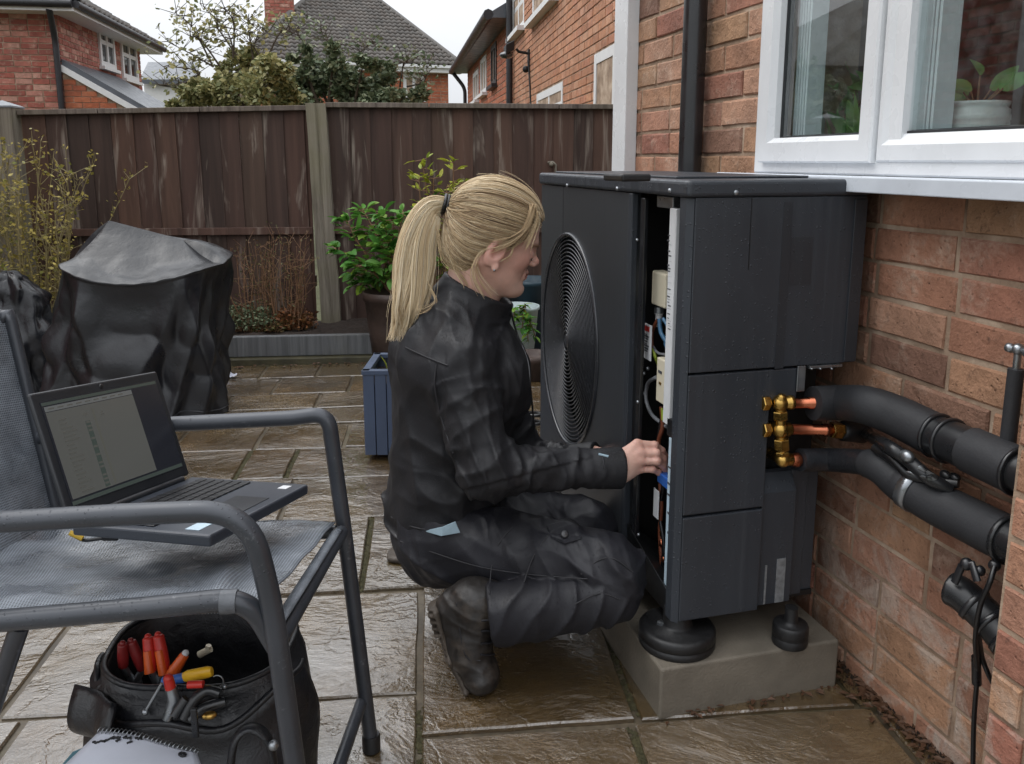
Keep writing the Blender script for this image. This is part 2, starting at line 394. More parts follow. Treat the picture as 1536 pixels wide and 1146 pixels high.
m_pump = pump_mat('anthracite_paint', (50, 54, 60))
m_pump_dk = pump_mat('darker_anthracite', (44, 47, 52))
def brushed_mat():
    t = NT('brushed_steel_panel'); st = t.noise(1, 4, 0.6, t.pos((8, 260, 0.8))); n = t.noise(2.0, 3)
    c = t.hsv(sRGB(72, 75, 79), v=t.mr(st, 0.3, 0.7, 0.9, 1.1))
    t.set(color=c, rough=t.mr(n, 0.3, 0.7, 0.3, 0.42), metal=0.45).bump(st, 0.06, 0.001); return t.m
m_brushed = brushed_mat()
m_black = simple('black_plastic', sRGB(22, 23, 25), 0.45, var=0.2)
m_inner = simple('dark_interior', sRGB(12, 12, 13), 0.6, var=0.3)
m_wire = simple('black_coated_wire', sRGB(52, 54, 58), 0.2, var=0.15, spec=0.7)
m_rubber = simple('black_rubber', sRGB(24, 24, 25), 0.5, var=0.3, nscale=40, bump=0.3, bscale=150)
m_foam = simple('pipe_foam', sRGB(40, 41, 44), 0.62, var=0.25, nscale=8, bump=0.35, bscale=240, bdist=0.0015)
m_foamwrap = simple('wrapped_foam', sRGB(36, 38, 42), 0.5, var=0.25, nscale=10, bump=0.8, bscale=90, bdist=0.003, stretch=(1, 1, 1))
m_tape = simple('black_tape', sRGB(30, 31, 33), 0.3, var=0.2)
m_copper = simple('copper', sRGB(196, 118, 88), 0.3, 1.0, var=0.25, nscale=20)
m_brass = simple('brass', sRGB(186, 150, 82), 0.3, 1.0, var=0.3, nscale=25)
m_steel = simple('galvanised_steel', sRGB(150, 154, 158), 0.35, 0.9, var=0.25, nscale=20)
m_cream = simple('cream_plastic', sRGB(202, 194, 172), 0.5, var=0.1, nscale=8)
m_label = simple('label_white', sRGB(206, 208, 210), 0.5, var=0.06)
m_label_blue = simple('label_pale_blue', sRGB(176, 196, 208), 0.45, var=0.12, nscale=30)
m_ink = simple('ink_grey', sRGB(70, 72, 78), 0.6, var=0.1)
m_red = simple('red_plastic', sRGB(176, 40, 34), 0.4, var=0.15)
m_blue = simple('blue_plastic', sRGB(44, 92, 168), 0.35, var=0.15)
m_cable = simple('black_cable', sRGB(20, 20, 22), 0.35, var=0.1)
m_cable_g = simple('grey_cable', sRGB(120, 122, 126), 0.35, var=0.1)
m_cable_gy = simple('green_yellow_cable', sRGB(150, 168, 60), 0.4, var=0.2)
m_cable_b = simple('blue_cable', sRGB(60, 100, 130), 0.4, var=0.2)
m_cable_br = simple('brown_cable', sRGB(110, 60, 40), 0.4, var=0.2)
def frame_mat():
    t = NT('gunmetal_tube'); n = t.noise(8, 5); s_ = t.noise(45, 5, 0.7)
    c = t.hsv(sRGB(62, 65, 71), v=t.mr(n, 0.3, 0.7, 0.8, 1.15)); c = t.mix(t.mr(s_, 0.62, 0.74, 0, 0.5), c, sRGB(140, 142, 146))
    t.set(color=c, rough=t.mr(n, 0.3, 0.7, 0.28, 0.45), metal=0.25, spec=0.6); drops(t, 210, 0.34, 0.7, 0.002, 5); return t.m
m_frame = frame_mat()
def mesh_mat():
    t = NT('woven_textilene')
    co = t.nd('ShaderNodeTexCoord').outputs['UV']
    w1 = t.nd('ShaderNodeTexWave', {'Vector': co, 'Scale': 36.0, 'Distortion': 0.4, 'Detail': 1.0}, bands_direction='X').outputs[1]
    w2 = t.nd('ShaderNodeTexWave', {'Vector': co, 'Scale': 36.0, 'Distortion': 0.4, 'Detail': 1.0}, bands_direction='Y').outputs[1]
    w = t.math('MAXIMUM', w1, w2); n = t.noise(5, 5, 0.65); lo = t.noise(24, 5, 0.6, t.pos((1, 1, 1)))
    c = t.ramp(t.math('MULTIPLY', w, t.mr(lo, 0.3, 0.7, 0.7, 1.1)), [(0.15, sRGB(40, 43, 48)), (0.6, sRGB(98, 104, 112)), (1, sRGB(138, 144, 152))])
    c = t.hsv(c, v=t.mr(n, 0.3, 0.7, 0.75, 1.2))
    wetm = t.mr(t.noise(7, 4, 0.6), 0.44, 0.56, 0, 1)
    t.set(color=c, rough=t.mr(wetm, 0, 1, 0.62, 0.16), spec=0.6, coat=t.math('MULTIPLY', wetm, 0.9), coatr=0.08)
    t.bump(w, 0.35, 0.0012).bump(t.noise(60, 4), 0.4, 0.004)
    cb_ = t.nd('ShaderNodeBump', {'Height': t.noise(34, 5, 0.65), 'Strength': 0.45, 'Distance': 0.006}); t.l.new(cb_.outputs[0], t.b.inputs['Coat Normal']); return t.m
m_mesh = mesh_mat()
def leather_cover():
    t = NT('black_vinyl'); n = t.noise(4, 5); f = t.noise(9, 4, 0.55)
    t.set(color=t.hsv(sRGB(24, 25, 29), v=t.mr(n, 0.3, 0.7, 0.8, 1.25)), rough=t.mr(f, 0.3, 0.7, 0.25, 0.46), spec=0.5)
    t.bump(f, 0.22, 0.018).bump(t.noise(26, 5, .6), .3, .006).bump(t.noise(190, 2), 0.15, 0.001); drops(t, 170, 0.3, 0.5, 0.002); return t.m
m_cover = leather_cover()
def leaf_mat(name, cols, trans=0.25, att=False):
    t = NT(name); r = t.rnd(att); c = t.ramp(r, [(i/(len(cols)-1), sRGB(*k)) for i, k in enumerate(cols)])
    n = t.noise(30, 3); t.set(color=t.hsv(c, v=t.mr(n, 0.3, 0.7, 0.8, 1.2)), rough=0.5, spec=0.35)
    if trans:
        tr = t.nd('ShaderNodeBsdfTranslucent', {'Color': c}); mx = t.nd('ShaderNodeMixShader', {0: trans, 1: t.b.outputs[0], 2: tr.outputs[0]})
        t.l.new(mx.outputs[0], t.n['Material Output'].inputs[0])
    return t.m
m_leaf_shrub = leaf_mat('shrub_leaf', [(62, 112, 44), (84, 136, 56), (106, 156, 66), (72, 124, 52), (140, 168, 60)])
m_leaf_lime = leaf_mat('young_leaf', [(150, 160, 50), (168, 168, 60), (128, 150, 56)])
m_leaf_tree = leaf_mat('tree_leaf', [(96, 104, 66), (128, 132, 88), (158, 156, 110), (176, 168, 116), (112, 112, 74)], 0.2, True)
m_leaf_ever = leaf_mat('evergreen_leaf', [(74, 88, 64), (98, 112, 84), (122, 134, 104), (142, 144, 116)], 0.15, True)
m_leaf_heath = leaf_mat('heather', [(70, 76, 42), (96, 94, 50), (84, 60, 44), (110, 84, 52)], 0.1, True)
m_leaf_willow = leaf_mat('yellow_bud', [(170, 152, 80), (186, 170, 96), (140, 128, 62), (120, 124, 60)], 0.25, True)
m_stem_y = simple('yellow_stem', sRGB(132, 120, 82), 0.6, var=0.3, nscale=15)
m_stem_br = simple('brown_stem', sRGB(128, 96, 70), 0.7, var=0.3, nscale=15)
m_bark = simple('bark', sRGB(74, 64, 52), 0.85, var=0.35, nscale=14, bump=0.6, bscale=60, bdist=0.01)
def tile_mat():
    t = NT('roof_tile'); r = t.rnd(True); n = t.noise(1.2, 5); n2 = t.noise(9, 5, 0.7)
    c = t.ramp(r, [(0, sRGB(84, 80, 76)), (0.5, sRGB(100, 95, 90)), (1, sRGB(92, 84, 78))]); c = t.hsv(c, v=t.mr(n, 0.3, 0.7, 0.8, 1.2))
    c = t.mix(t.mr(n2, 0.6, 0.72, 0, 0.5), c, sRGB(128, 122, 104)); t.set(color=c, rough=0.6).bump(n2, 0.3, 0.01); return t.m
m_tile = tile_mat()
m_slate = simple('slate', sRGB(84, 88, 94), 0.4, var=0.2, nscale=5)
m_lead = simple('lead_flashing', sRGB(128, 134, 140), 0.5, var=0.15)
m_gutter = simple('black_gutter', sRGB(38, 38, 42), 0.45, var=0.15)
m_white_far = simple('white_fascia', sRGB(214, 214, 214), 0.5, var=0.06)
def glass_mat(name='window_glass', tint=(0.9, 0.95, 0.95, 1)):
    t = NT(name)
    gl = t.nd('ShaderNodeBsdfGlossy', {'Color': (1, 1, 1, 1), 'Roughness': 0.015}); tp = t.nd('ShaderNodeBsdfTransparent', {'Color': tint})
    fr = t.nd('ShaderNodeFresnel', {'IOR': 1.75}); 
    di = t.nd('ShaderNodeBsdfDiffuse', {'Color': (0.5, 0.55, 0.58, 1)})
    mx0 = t.nd('ShaderNodeMixShader', {0: t.mr(t.noise(30, 5), 0.4, 0.8, 0.0, 0.05), 1: tp.outputs[0], 2: di.outputs[0]})
    mx = t.nd('ShaderNodeMixShader', {0: t.math('MINIMUM', t.math('MULTIPLY', fr.outputs[0], 1.5), 0.9), 1: mx0.outputs[0], 2: gl.outputs[0]})
    gb = t.nd('ShaderNodeNewGeometry').outputs['Backfacing']; t.put(mx.inputs[0], t.math('MULTIPLY', t.math('MINIMUM', t.math('MULTIPLY', fr.outputs[0], 1.5), 0.9), t.math('SUBTRACT', 1.0, gb)))
    t.l.new(mx.outputs[0], t.n['Material Output'].inputs[0]); return t.m
m_glass = glass_mat()
def farglass():
    t = NT('dull_window_glass'); t.set(color=(0.03, 0.035, 0.04, 1), rough=0.06, spec=1.0); return t.m
m_glass_far = farglass()
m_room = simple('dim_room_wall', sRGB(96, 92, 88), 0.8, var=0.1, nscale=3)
m_curtain = simple('pale_curtain', sRGB(200, 200, 196), 0.8, var=0.08)
m_ceramic = simple('grey_glazed_pot', sRGB(186, 184, 180), 0.3, var=0.12, nscale=20, bump=0.2, bscale=70)
m_jar = simple('pale_jar', sRGB(176, 196, 190), 0.25, var=0.08)
m_bluebox = simple('blue_painted_wood', sRGB(62, 74, 96), 0.5, var=0.25, nscale=10, stretch=(1, 1, 0.2))
m_pot_br = simple('brown_clay_pot', sRGB(66, 52, 46), 0.6, var=0.3, nscale=14)
m_bucket = simple('pale_bucket', sRGB(176, 190, 190), 0.35, var=0.15, nscale=10)
m_dkteal = simple('dark_teal_plastic', sRGB(34, 56, 68), 0.45, var=0.2)

# =================================================================== THE SETTING
# ------------------------------------------------------------------ ground and patio
m_ground = simple('earth_and_grass', sRGB(70, 72, 46), 0.95, var=0.4, nscale=3, bump=0.6, bscale=20, bdist=0.02)
tag(MB().add([(-300, -300, -0.09), (300, -300, -0.09), (300, 300, -0.09), (-300, 300, -0.09)], [(0, 1, 2, 3)]).build('ground', m_ground), kind='structure')
patio = MB().add([G(-3.4, -0.6, -0.011), G(1.9, -0.6, -0.011), G(1.9, 5.38, -0.011), G(-3.4, 5.38, -0.011),
                  G(-3.4, -0.6, -0.085), G(1.9, -0.6, -0.085), G(1.9, 5.38, -0.085), G(-3.4, 5.38, -0.085)],
                 [(0, 1, 2, 3), (4, 5, 1, 0), (5, 6, 2, 1), (6, 7, 3, 2), (7, 4, 0, 3), (7, 6, 5, 4)]).build('patio', m_joint)
tag(patio, kind='structure')
def slab(u0, u1, v0, v1, k):
    rnd = random.Random(k*31+5); g = 0.006
    u0 += g; u1 -= g; v0 += g; v1 -= g
    w, d = u1-u0, v1-v0; n = 5
    # an uneven hewn outline with a worn arris
    def rim(ins, z):
        pts = []
        for (a, b, c, e) in ((u0, v0, u1, v0), (u1, v0, u1, v1), (u1, v1, u0, v1), (u0, v1, u0, v0)):
            for i in range(n):
                t = i/n; x = a+(c-a)*t; y = b+(e-b)*t
                pts.append((x, y))
        out = []
        for i, (x, y) in enumerate(pts):
            j = jit[i]; cx, cy = (u0+u1)/2, (v0+v1)/2
            dx = 1 if x < cx else -1; dy = 1 if y < cy else -1
            ex = abs(x-u0) < 1e-6 or abs(x-u1) < 1e-6; ey = abs(y-v0) < 1e-6 or abs(y-v1) < 1e-6
            out.append(G(x + (dx*(ins+j) if ex else 0), y + (dy*(ins+j) if ey else 0), z(x, y)))
        return out
    jit = [rnd.uniform(0, 0.004) for _ in range(4*n)]
    tx, ty, h0 = rnd.uniform(-.004, .004), rnd.uniform(-.004, .004), rnd.uniform(-.003, .001)
    top = lambda x, y: h0 + tx*(x-u0)/w + ty*(y-v0)/d
    r0 = rim(0, lambda x, y: -0.04); r1 = rim(0, lambda x, y: top(x, y)-0.004); r2 = rim(0.003, top)
    m = MB(); N = 4*n; fs = []
    for i in range(N):
        j = (i+1) % N; fs += [(i, j, N+j, N+i), (N+i, N+j, 2*N+j, 2*N+i)]
    fs.append(tuple(range(2*N, 3*N)))
    m.add(r0+r1+r2, fs)
    return m.build('paving_slab', m_slab, patio)
rows = [  # (v0, v1, [u joints])
    (-0.55, 0.1, [-2.2, -1.5, -0.9, -0.2, 0.4, 1.0, 1.6]), (0.1, 0.62, [-2.4, -1.8, -1.2, -0.75, -0.15, 0.3, 0.9, 1.5]),
    (0.62, 1.08, [-2.3, -1.7, -1.25, -0.7, -0.3, 0.15, 0.7, 1.4])]
k = 0
def lay(v0, v1, us):
    global k
    for a, b in zip(us, us[1:]): k += 1; slab(a, b, v0, v1, k)
for v0, v1, us in rows: lay(v0, v1, us)
lay(1.08, 1.66, [-2.3, -1.72, -1.25, -0.86, -0.4, -0.037])
lay(1.08, 1.52, [-0.037, 0.40, 0.93, 1.5])
lay(1.66, 2.12, [-2.4, -1.8, -1.36, -0.92, -0.5, -0.037]); lay(1.52, 2.12, [-0.037, 0.42, 0.9, 1.5])
lay(2.12, 2.60, [-2.3, -1.75, -1.3, -0.74, -0.20, 0.24, 0.75, 1.4])
lay(2.60, 2.97, [-2.4, -1.85, -1.4, -0.95, -0.50, -0.06, 0.45, 1.0, 1.5])
lay(2.97, 3.30, [-2.3, -1.65, -1.2, -0.725, -0.54, -0.13, 0.3, 0.7, 1.4])
lay(3.30, 3.62, [-2.4, -1.8, -1.3, -1.05, -0.72, -0.36, 0.05, 0.5, 1.1, 1.6])
lay(3.62, 3.86, [-2.2, -1.6, -1.18, -0.87, -0.57, -0.12, 0.3, 0.85, 1.5])
lay(3.86, 4.12, [-2.3, -1.7, -1.22, -0.98, -0.55, -0.3, 0.2, 0.62, 1.1, 1.6])
lay(4.12, 4.45, [-2.2, -1.6, -1.12, -0.8, -0.42, -0.02, 0.42, 1.0, 1.6])
lay(4.45, 4.74, [-2.3, -1.75, -1.3, -0.92, -0.62, -0.2, 0.3, 0.8, 1.4])
lay(4.74, 5.30, [-0.25, 0.25, 0.7, 1.2, 1.7])

# ------------------------------------------------------------------ brickwork
def brick_mesh(name, L, Hh, dp, seed, mat):
    """one brick lying along +x, outer face towards -y, worn arrises"""
    r = random.Random(seed); b = 0.0035; vs = []
    j = lambda s=0.0016: r.uniform(-s, s)
    def ring(ins, y):
        return [(-L/2+ins+j(), y+j(0.0008), -Hh/2+ins+j()), (0+j(.02), y+j(0.001), -Hh/2+ins+j()), (L/2-ins+j(), y+j(0.0008), -Hh/2+ins+j()),
                (L/2-ins+j(), y+j(0.0008), Hh/2-ins+j()), (0+j(.02), y+j(0.001), Hh/2-ins+j()), (-L/2+ins+j(), y+j(0.0008), Hh/2-ins+j())]
    vs = ring(0, dp) + ring(0, b) + ring(b, 0); fs = []
    for q in (0, 6):
        for i in range(6):
            i2 = (i+1) % 6; fs.append((q+i, q+i2, q+6+i2, q+6+i))
    fs.append((12, 13, 14, 15, 16, 17))
    me = bpy.data.meshes.new(name); me.from_pydata(vs, [], fs); me.materials.append(mat); me.update(); return me
def brickwork(parent, O, U, N, length, height, mat, mat_s, course=0.075, bl=0.225, jt=0.010, holes=(), keep=None, limit=300,
              proud=0.005, dp=0.03, single=True, headers=0.12, seed=1):
    """bricks on a wall face: O lower corner, U along, N outward. Visible bricks are parts; the rest one joined part"""
    O = Vector(O); U = Vector(U).normalized(); N = Vector(N).normalized(); rnd = random.Random(seed)
    L, Hh = bl-jt, course-jt; protos = [brick_mesh('brick', L, Hh, dp, seed*10+i, mat) for i in range(5)] if single else None
    hp = [brick_mesh('brick', (bl/2)-jt, Hh, dp, seed*10+7+i, mat) for i in range(2)] if single else None
    todo = []
    for c in range(int(height/course+0.999)):
        z = c*course; x = -bl*(0.5 if c % 2 else 0.0) + rnd.uniform(-.012, .012)
        while x < length:
            w = bl if rnd.random() > headers else bl/2
            a, b = max(x, 0), min(x+w, length); x += w
            segs = [(a, b)]
            for (h0, h1, z0, z1) in holes:
                if z+course-0.01 > z0 and z+0.01 < z1:
                    s2 = []
                    for (p, q) in segs:
                        if q <= h0 or p >= h1: s2.append((p, q)); continue
                        if p < h0: s2.append((p, h0))
                        if q > h1: s2.append((h1, q))
                    segs = s2
            for p, q in segs:
                if q-p > 0.03: todo.append((p, q, z))
    vis, rest = [], []
    for (p, q, z) in todo:
        ctr = O + U*((p+q)/2) + UV*(z+course/2)
        pr = project(ctr); ok = pr is not None and -40 < pr[0] < 1576 and -40 < pr[1] < 1186 and (keep is None or keep(pr, ctr))
        (vis if ok and single else rest).append((pr[2] if pr else 99, p, q, z, ctr))
    vis.sort(); rest += vis[limit:]; vis = vis[:limit]
    bas = Matrix((U, -N, UV)).transposed().to_4x4()
    for d, p, q, z, ctr in vis:
        w = q-p
        me = rnd.choice(hp) if w < bl*0.6 else rnd.choice(protos); full = (bl/2 if w < bl*0.6 else bl)-jt
        m = Matrix.Translation(ctr + N*(proud+rnd.uniform(-.002, .002))) @ bas @ Matrix.Rotation(rnd.uniform(-.006, .006), 4, 'Y') @ Matrix.Diagonal(((w-jt)/full, 1, 1, 1))
        part_mesh('brick', me, parent, m)
    if rest:
        mb = MB()
        for d, p, q, z, ctr in rest:
            hw, hh = (q-p-jt)/2, Hh/2; b = 0.004; pr_ = proud+rnd.uniform(-.002, .002)
            A = [ctr + U*sx*hw + UV*sz*hh for sx, sz in ((-1, -1), (1, -1), (1, 1), (-1, 1))]
            B = [ctr + N*pr_ + U*sx*(hw-b) + UV*sz*(hh-b) for sx, sz in ((-1, -1), (1, -1), (1, 1), (-1, 1))]
            A = [a - N*0.004 for a in A]
            if U.cross(UV).dot(N) > 0: fs = [(4, 5, 6, 7)]+[(i, (i+1) % 4, 4+(i+1) % 4, 4+i) for i in range(4)]
            else: fs = [(7, 6, 5, 4)]+[((i+1) % 4, i, 4+i, 4+(i+1) % 4) for i in range(4)]
            mb.add(A+B, fs, att=rnd.random())
        tag(mb.build('brickwork', mat_s, parent, att=True), kind='stuff')

# ------------------------------------------------------------------ the near house
XW = 1.195; YE = 3.0
house = thing('brick_house', 'brown brick house wall on the right, with the white window and sill above the pipes', 'house', (XW, 1.6, 0))
WY0, WY1 = 0.25, GX(1134, 200, 1.18).y
WZ0, WZ1 = GX(1134, 259, 1.18).z, 2.35
mb = MB()
TW = 0.28
mb.box((XW, -0.6, -0.08), (XW+TW, YE, WZ0-0.015)); mb.box((XW, WY1+0.003, WZ0-0.015), (XW+TW, YE, 2.7))
mb.box((XW, -0.6, WZ1), (XW+TW, WY1+0.003, 2.7)); mb.box((XW, -0.6, WZ0-0.015), (XW+TW, WY0, WZ1))
mb.build('wall', m_mortar, house)
brickwork(house, (XW, -0.3, -0.035), (0, 1, 0), (-1, 0, 0), YE+0.3, 2.7, m_brick, m_brick_s,
          holes=[(WY0+0.3-0.02, WY1+0.3+0.004, WZ0-0.0, WZ1)], limit=290, seed=3,
          keep=lambda pr, c: not (c.z < 1.05 and 1.75 < c.y < 2.5))
# pier at the right edge of the picture
pier = thing('brick_pier', 'brick pier at the right edge of the photo, hiding the pipe ends', 'pier', (1.06, 0.75, 0))
PX_, PY1 = 1.065, GX(1513, 800, 1.065).y; PZ = GX(1526, 462, 1.065).z
MB().box((PX_, 0.45, -0.08), (XW-0.006, PY1, PZ)).build('pier_core', m_mortar, pier)
brickwork(pier, (PX_, 0.455, -0.03), (0, 1, 0), (-1, 0, 0), PY1-0.455, PZ+0.02, m_brick, m_brick_s, seed=9, headers=0.3)
brickwork(pier, (PX_+0.003, 0.45, -0.03), (1, 0, 0), (0, -1, 0), XW-PX_-0.01, PZ+0.02, m_brick, m_brick_s, seed=10, single=False)
# window
win = MB()
FX = 1.178; FD = 0.06
def fr(y0, y1, z0, z1, x0=FX, x1=FX+FD): return MB().box((x0, min(y0, y1), min(z0, z1)), (x1, max(y0, y1), max(z0, z1)))
gz0 = GX(1240, 204, 1.18).z
yA = GX(1151, 100, FX).y; yB = GX(1172, 100, FX).y; yC = GX(1303, 100, FX).y; yD = GX(1316, 100, FX).y; yE_ = GX(1345, 100, FX).y
def mitred(mb, y0, y1, z0, z1, w, wb, x0, x1, cham=0.012):
    """a mitred frame, chamfered towards the glass: outer rect y0..y1,z0..z1, member width w (bottom wb)"""
    def loop(iy, ib, x): return [(x, y0+iy, z0+ib), (x, y1-iy, z0+ib), (x, y1-iy, z1-iy), (x, y0+iy, z1-iy)]
    Ls = [loop(0, 0, x1), loop(0, 0, x0+0.004), loop(0.004, 0.004, x0), loop(w-cham, wb-cham, x0), loop(w, wb, x0+0.014), loop(w, wb, x1)]
    vs = sum(Ls, []); fs = []
    for q in range(len(Ls)-1):
        for i in range(4):
            i2 = (i+1) % 4; fs.append((q*4+i2, q*4+i, q*4+4+i, q*4+4+i2))
    fs += [(5*4+i2, 5*4+i, i, i2) for i, i2 in ((0, 1), (1, 2), (2, 3), (3, 0))]
    mb.add(vs, fs)
wfr = MB(); mitred(wfr, WY0, WY1, WZ0, WZ1, 0.052, 0.045, FX, FX+FD)
wfr.box((FX+0.001, yE_-0.028, WZ0+0.046), (FX+FD-0.004, yD-0.004, WZ1-0.05))
window = wfr.build('window', m_upvc, house)
cs = MB(); mitred(cs, yC-0.044, yA-0.002, WZ0+0.026, WZ1-0.03, 0.050, gz0-WZ0-0.026, FX-0.016, FX+0.03); cs.build('casement', m_upvc, window)
bd = MB(); mitred(bd, WY0+0.03, yE_+0.036, WZ0+0.028, WZ1-0.03, 0.038, gz0-WZ0-0.03, FX-0.006, FX+0.03, 0.022); bd.build('glazing_bead', m_upvc, window)
for (a, b) in ((yC-0.002, yA-0.042), (WY0+0.06, yE_+0.006)):
    MB().box((FX+0.018, a, gz0-0.012), (FX+0.024, b, WZ1-0.06)).build('pane', m_glass, window)
    q = MB(); mitred(q, a+0.004, b-0.004, gz0-0.006, WZ1-0.07, 0.012, 0.012, FX+0.014, FX+0.03, 0.003); q.build('seal', m_upvc_seal, window)
    hd = MB()
    for i in range(5): hd.box((FX+0.05, b-0.016-i*0.011, gz0-0.01), (FX+0.056+0.01*i, b-0.009-i*0.011, WZ1-0.07))
    hd.build('reveal_trim', m_upvc, window)
# projecting sill
SZ = GX(1320, 265, 1.09).z
sl = MB(); sx0 = 1.085
prof = [(sx0, SZ-0.032), (sx0, SZ-0.002), (sx0+0.006, SZ), (FX+0.04, WZ0-0.002), (FX+0.04, WZ0-0.016), (sx0+0.02, SZ-0.012), (sx0+0.014, SZ-0.032)]
sl.prism([(x, WY1+0.03, z) for x, z in prof], (0, WY0-WY1-0.1, 0)); sl.build('sill', m_sill, house, bevel=0.002)
# the room behind the glass
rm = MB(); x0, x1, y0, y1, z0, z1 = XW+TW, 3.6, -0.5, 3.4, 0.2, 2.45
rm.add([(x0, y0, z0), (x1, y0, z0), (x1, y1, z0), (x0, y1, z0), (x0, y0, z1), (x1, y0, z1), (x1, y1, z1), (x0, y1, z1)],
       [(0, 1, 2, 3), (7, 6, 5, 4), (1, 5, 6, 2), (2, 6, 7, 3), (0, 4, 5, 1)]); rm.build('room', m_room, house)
MB().box((FX+FD+0.002, WY0-0.1, WZ0+0.02), (XW+TW+0.12, WY1+0.08, WZ0+0.075)).build('inner_sill', m_upvc, house, bevel=0.004)
IZ = WZ0+0.075

# black downpipe and white corner post
py_ = GX(1040, 130, 1.15).y
dp_ = thing('downpipe', 'black round downpipe on the brick wall behind the heat pump', 'downpipe', (1.148, py_, 0))
MB().tube([(1.148, py_, 0.02), (1.148, py_, 2.7)], 0.034, 20).build('pipe', m_blackpipe, dp_)
for z in (0.6, 1.9): MB().lathe((1.148, py_, z), (0, 0, 1), [(0, 0.037), (0.002, 0.04), (0.03, 0.04), (0.032, 0.037)], 20).build('pipe_clip', m_blackpipe, dp_)
MB().box((1.166, py_-0.012, 0.6), (XW-0.001, py_+0.012, 0.63)).box((1.166, py_-0.012, 1.9), (XW-0.001, py_+0.012, 1.93)).build('bracket', m_blackpipe, dp_)
cy0 = GX(939, 120, 1.146).y; cy1 = GX(920, 120, 1.146).y
cp_ = thing('corner_post', 'white square post at the far corner of the house wall', 'post', (1.146, cy0, 0))
MB().box((1.146, cy0, 0.0), (1.146+0.045, cy1, 2.7)).build('post', m_upvc, cp_, bevel=0.003)
MB().box((1.142, cy0-0.004, 0.0), (1.190, cy1+0.004, 0.08)).build('post_shoe', m_upvc, cp_, bevel=0.003)

# ------------------------------------------------------------------ fence
VF = 5.40
fence = thing('wooden_fence', 'dark brown stained board fence across the back of the patio', 'fence', G(-0.6, VF, 0))
def zat(px, py, u): 
    # height of the picture point on the fence plane
    r = ray(px, py); s = (VF - CP.dot(E2))/r.dot(E2); return (CP+r*s)
u_post = zat(481, 300, 0).dot(E1); u_lp = zat(23, 300, 0).dot(E1)
zR = zat(700, 160, 0).z; zL0 = zat(40, 170, 0).z; zL1 = zat(462, 163, 0).z; zM = zat(300, 346, 0).z
rnd = random.Random(5)
bprot = []
for q in range(6):
    m = MB(); nn = 8; w, th = 0.138, 0.02
    jl = [rnd.uniform(-.002, .002) for _ in range(nn+1)]
    for i in range(nn):
        z0, z1 = i/nn, (i+1)/nn
        m.hexa([(0+jl[i], -th*0.4, z0), (w+jl[i], -th, z0), (w+jl[i], 0, z0), (0+jl[i], 0, z0), (0+jl[i+1], -th*0.4, z1), (w+jl[i+1], -th, z1), (w+jl[i+1], 0, z1), (0+jl[i+1], 0, z1)])
    bprot.append(m.mesh('board', m_fence))
def boards(ua, ub, ztop, zbot=0.02):
    u = ua; i = 0
    while u < ub-0.02:
        pitch = rnd.uniform(0.118, 0.134); h = ztop((u+0.06)) - zbot
        bas = Matrix((E1, E2, UV)).transposed().to_4x4()
        m = Matrix.Translation(G(u, VF+rnd.uniform(-.002, .004), zbot)) @ bas @ Matrix.Rotation(rnd.uniform(-.004, .004), 4, 'Y') @ Matrix.Diagonal((min(1, (ub-u)/0.138), 1, h+rnd.uniform(-.006, .0), 1))
        part_mesh('board', rnd.choice(bprot), fence, m); u += pitch; i += 1
zl = lambda u: zL0 + (zL1-zL0)*(u-(u_lp+0.1))/((u_post-0.06)-(u_lp+0.1))
boards(u_lp+0.085, u_post-0.055, zl); boards(u_post+0.06, 1.72, lambda u: zR)
boards(-4.6, u_lp-0.085, lambda u: zL0)
def gbar(name, u0, z0, u1, z1, v0, v1, h, mat=None, n=6):
    m = MB()
    m.hexa([G(u0, v0, z0), G(u1, v0, z1), G(u1, v1, z1), G(u0, v1, z0), G(u0, v0, z0+h), G(u1, v0, z1+h), G(u1, v1, z1+h), G(u0, v1, z0+h)])
    return m.build(name, mat or m_fence, fence, bevel=0.003)
m_cap = post_mat('worn_capping', (70, 60, 54), (128, 116, 106), (96, 88, 72))
for a, b, z in ((u_lp+0.085, u_post-0.05, zl), (u_post+0.06, 1.72, lambda u: zR), (-4.6, u_lp-0.085, lambda u: zL0)):
    c1 = a+(b-a)*0.27; c2 = a+(b-a)*0.62
    for p, q in ((a, c1), (c1+0.004, c2), (c2+0.004, b)):
        gbar('capping', p, z(p)-0.012, q, z(q)-0.012, VF-0.055, VF+0.02, 0.03, m_cap)
    gbar('rail', a, zM-0.025-0.0*(a), b, zM-0.025, VF-0.05, VF-0.0205, 0.045)
    gbar('back_rail', a, 0.35, b, 0.35, VF+0.006, VF+0.05, 0.07)
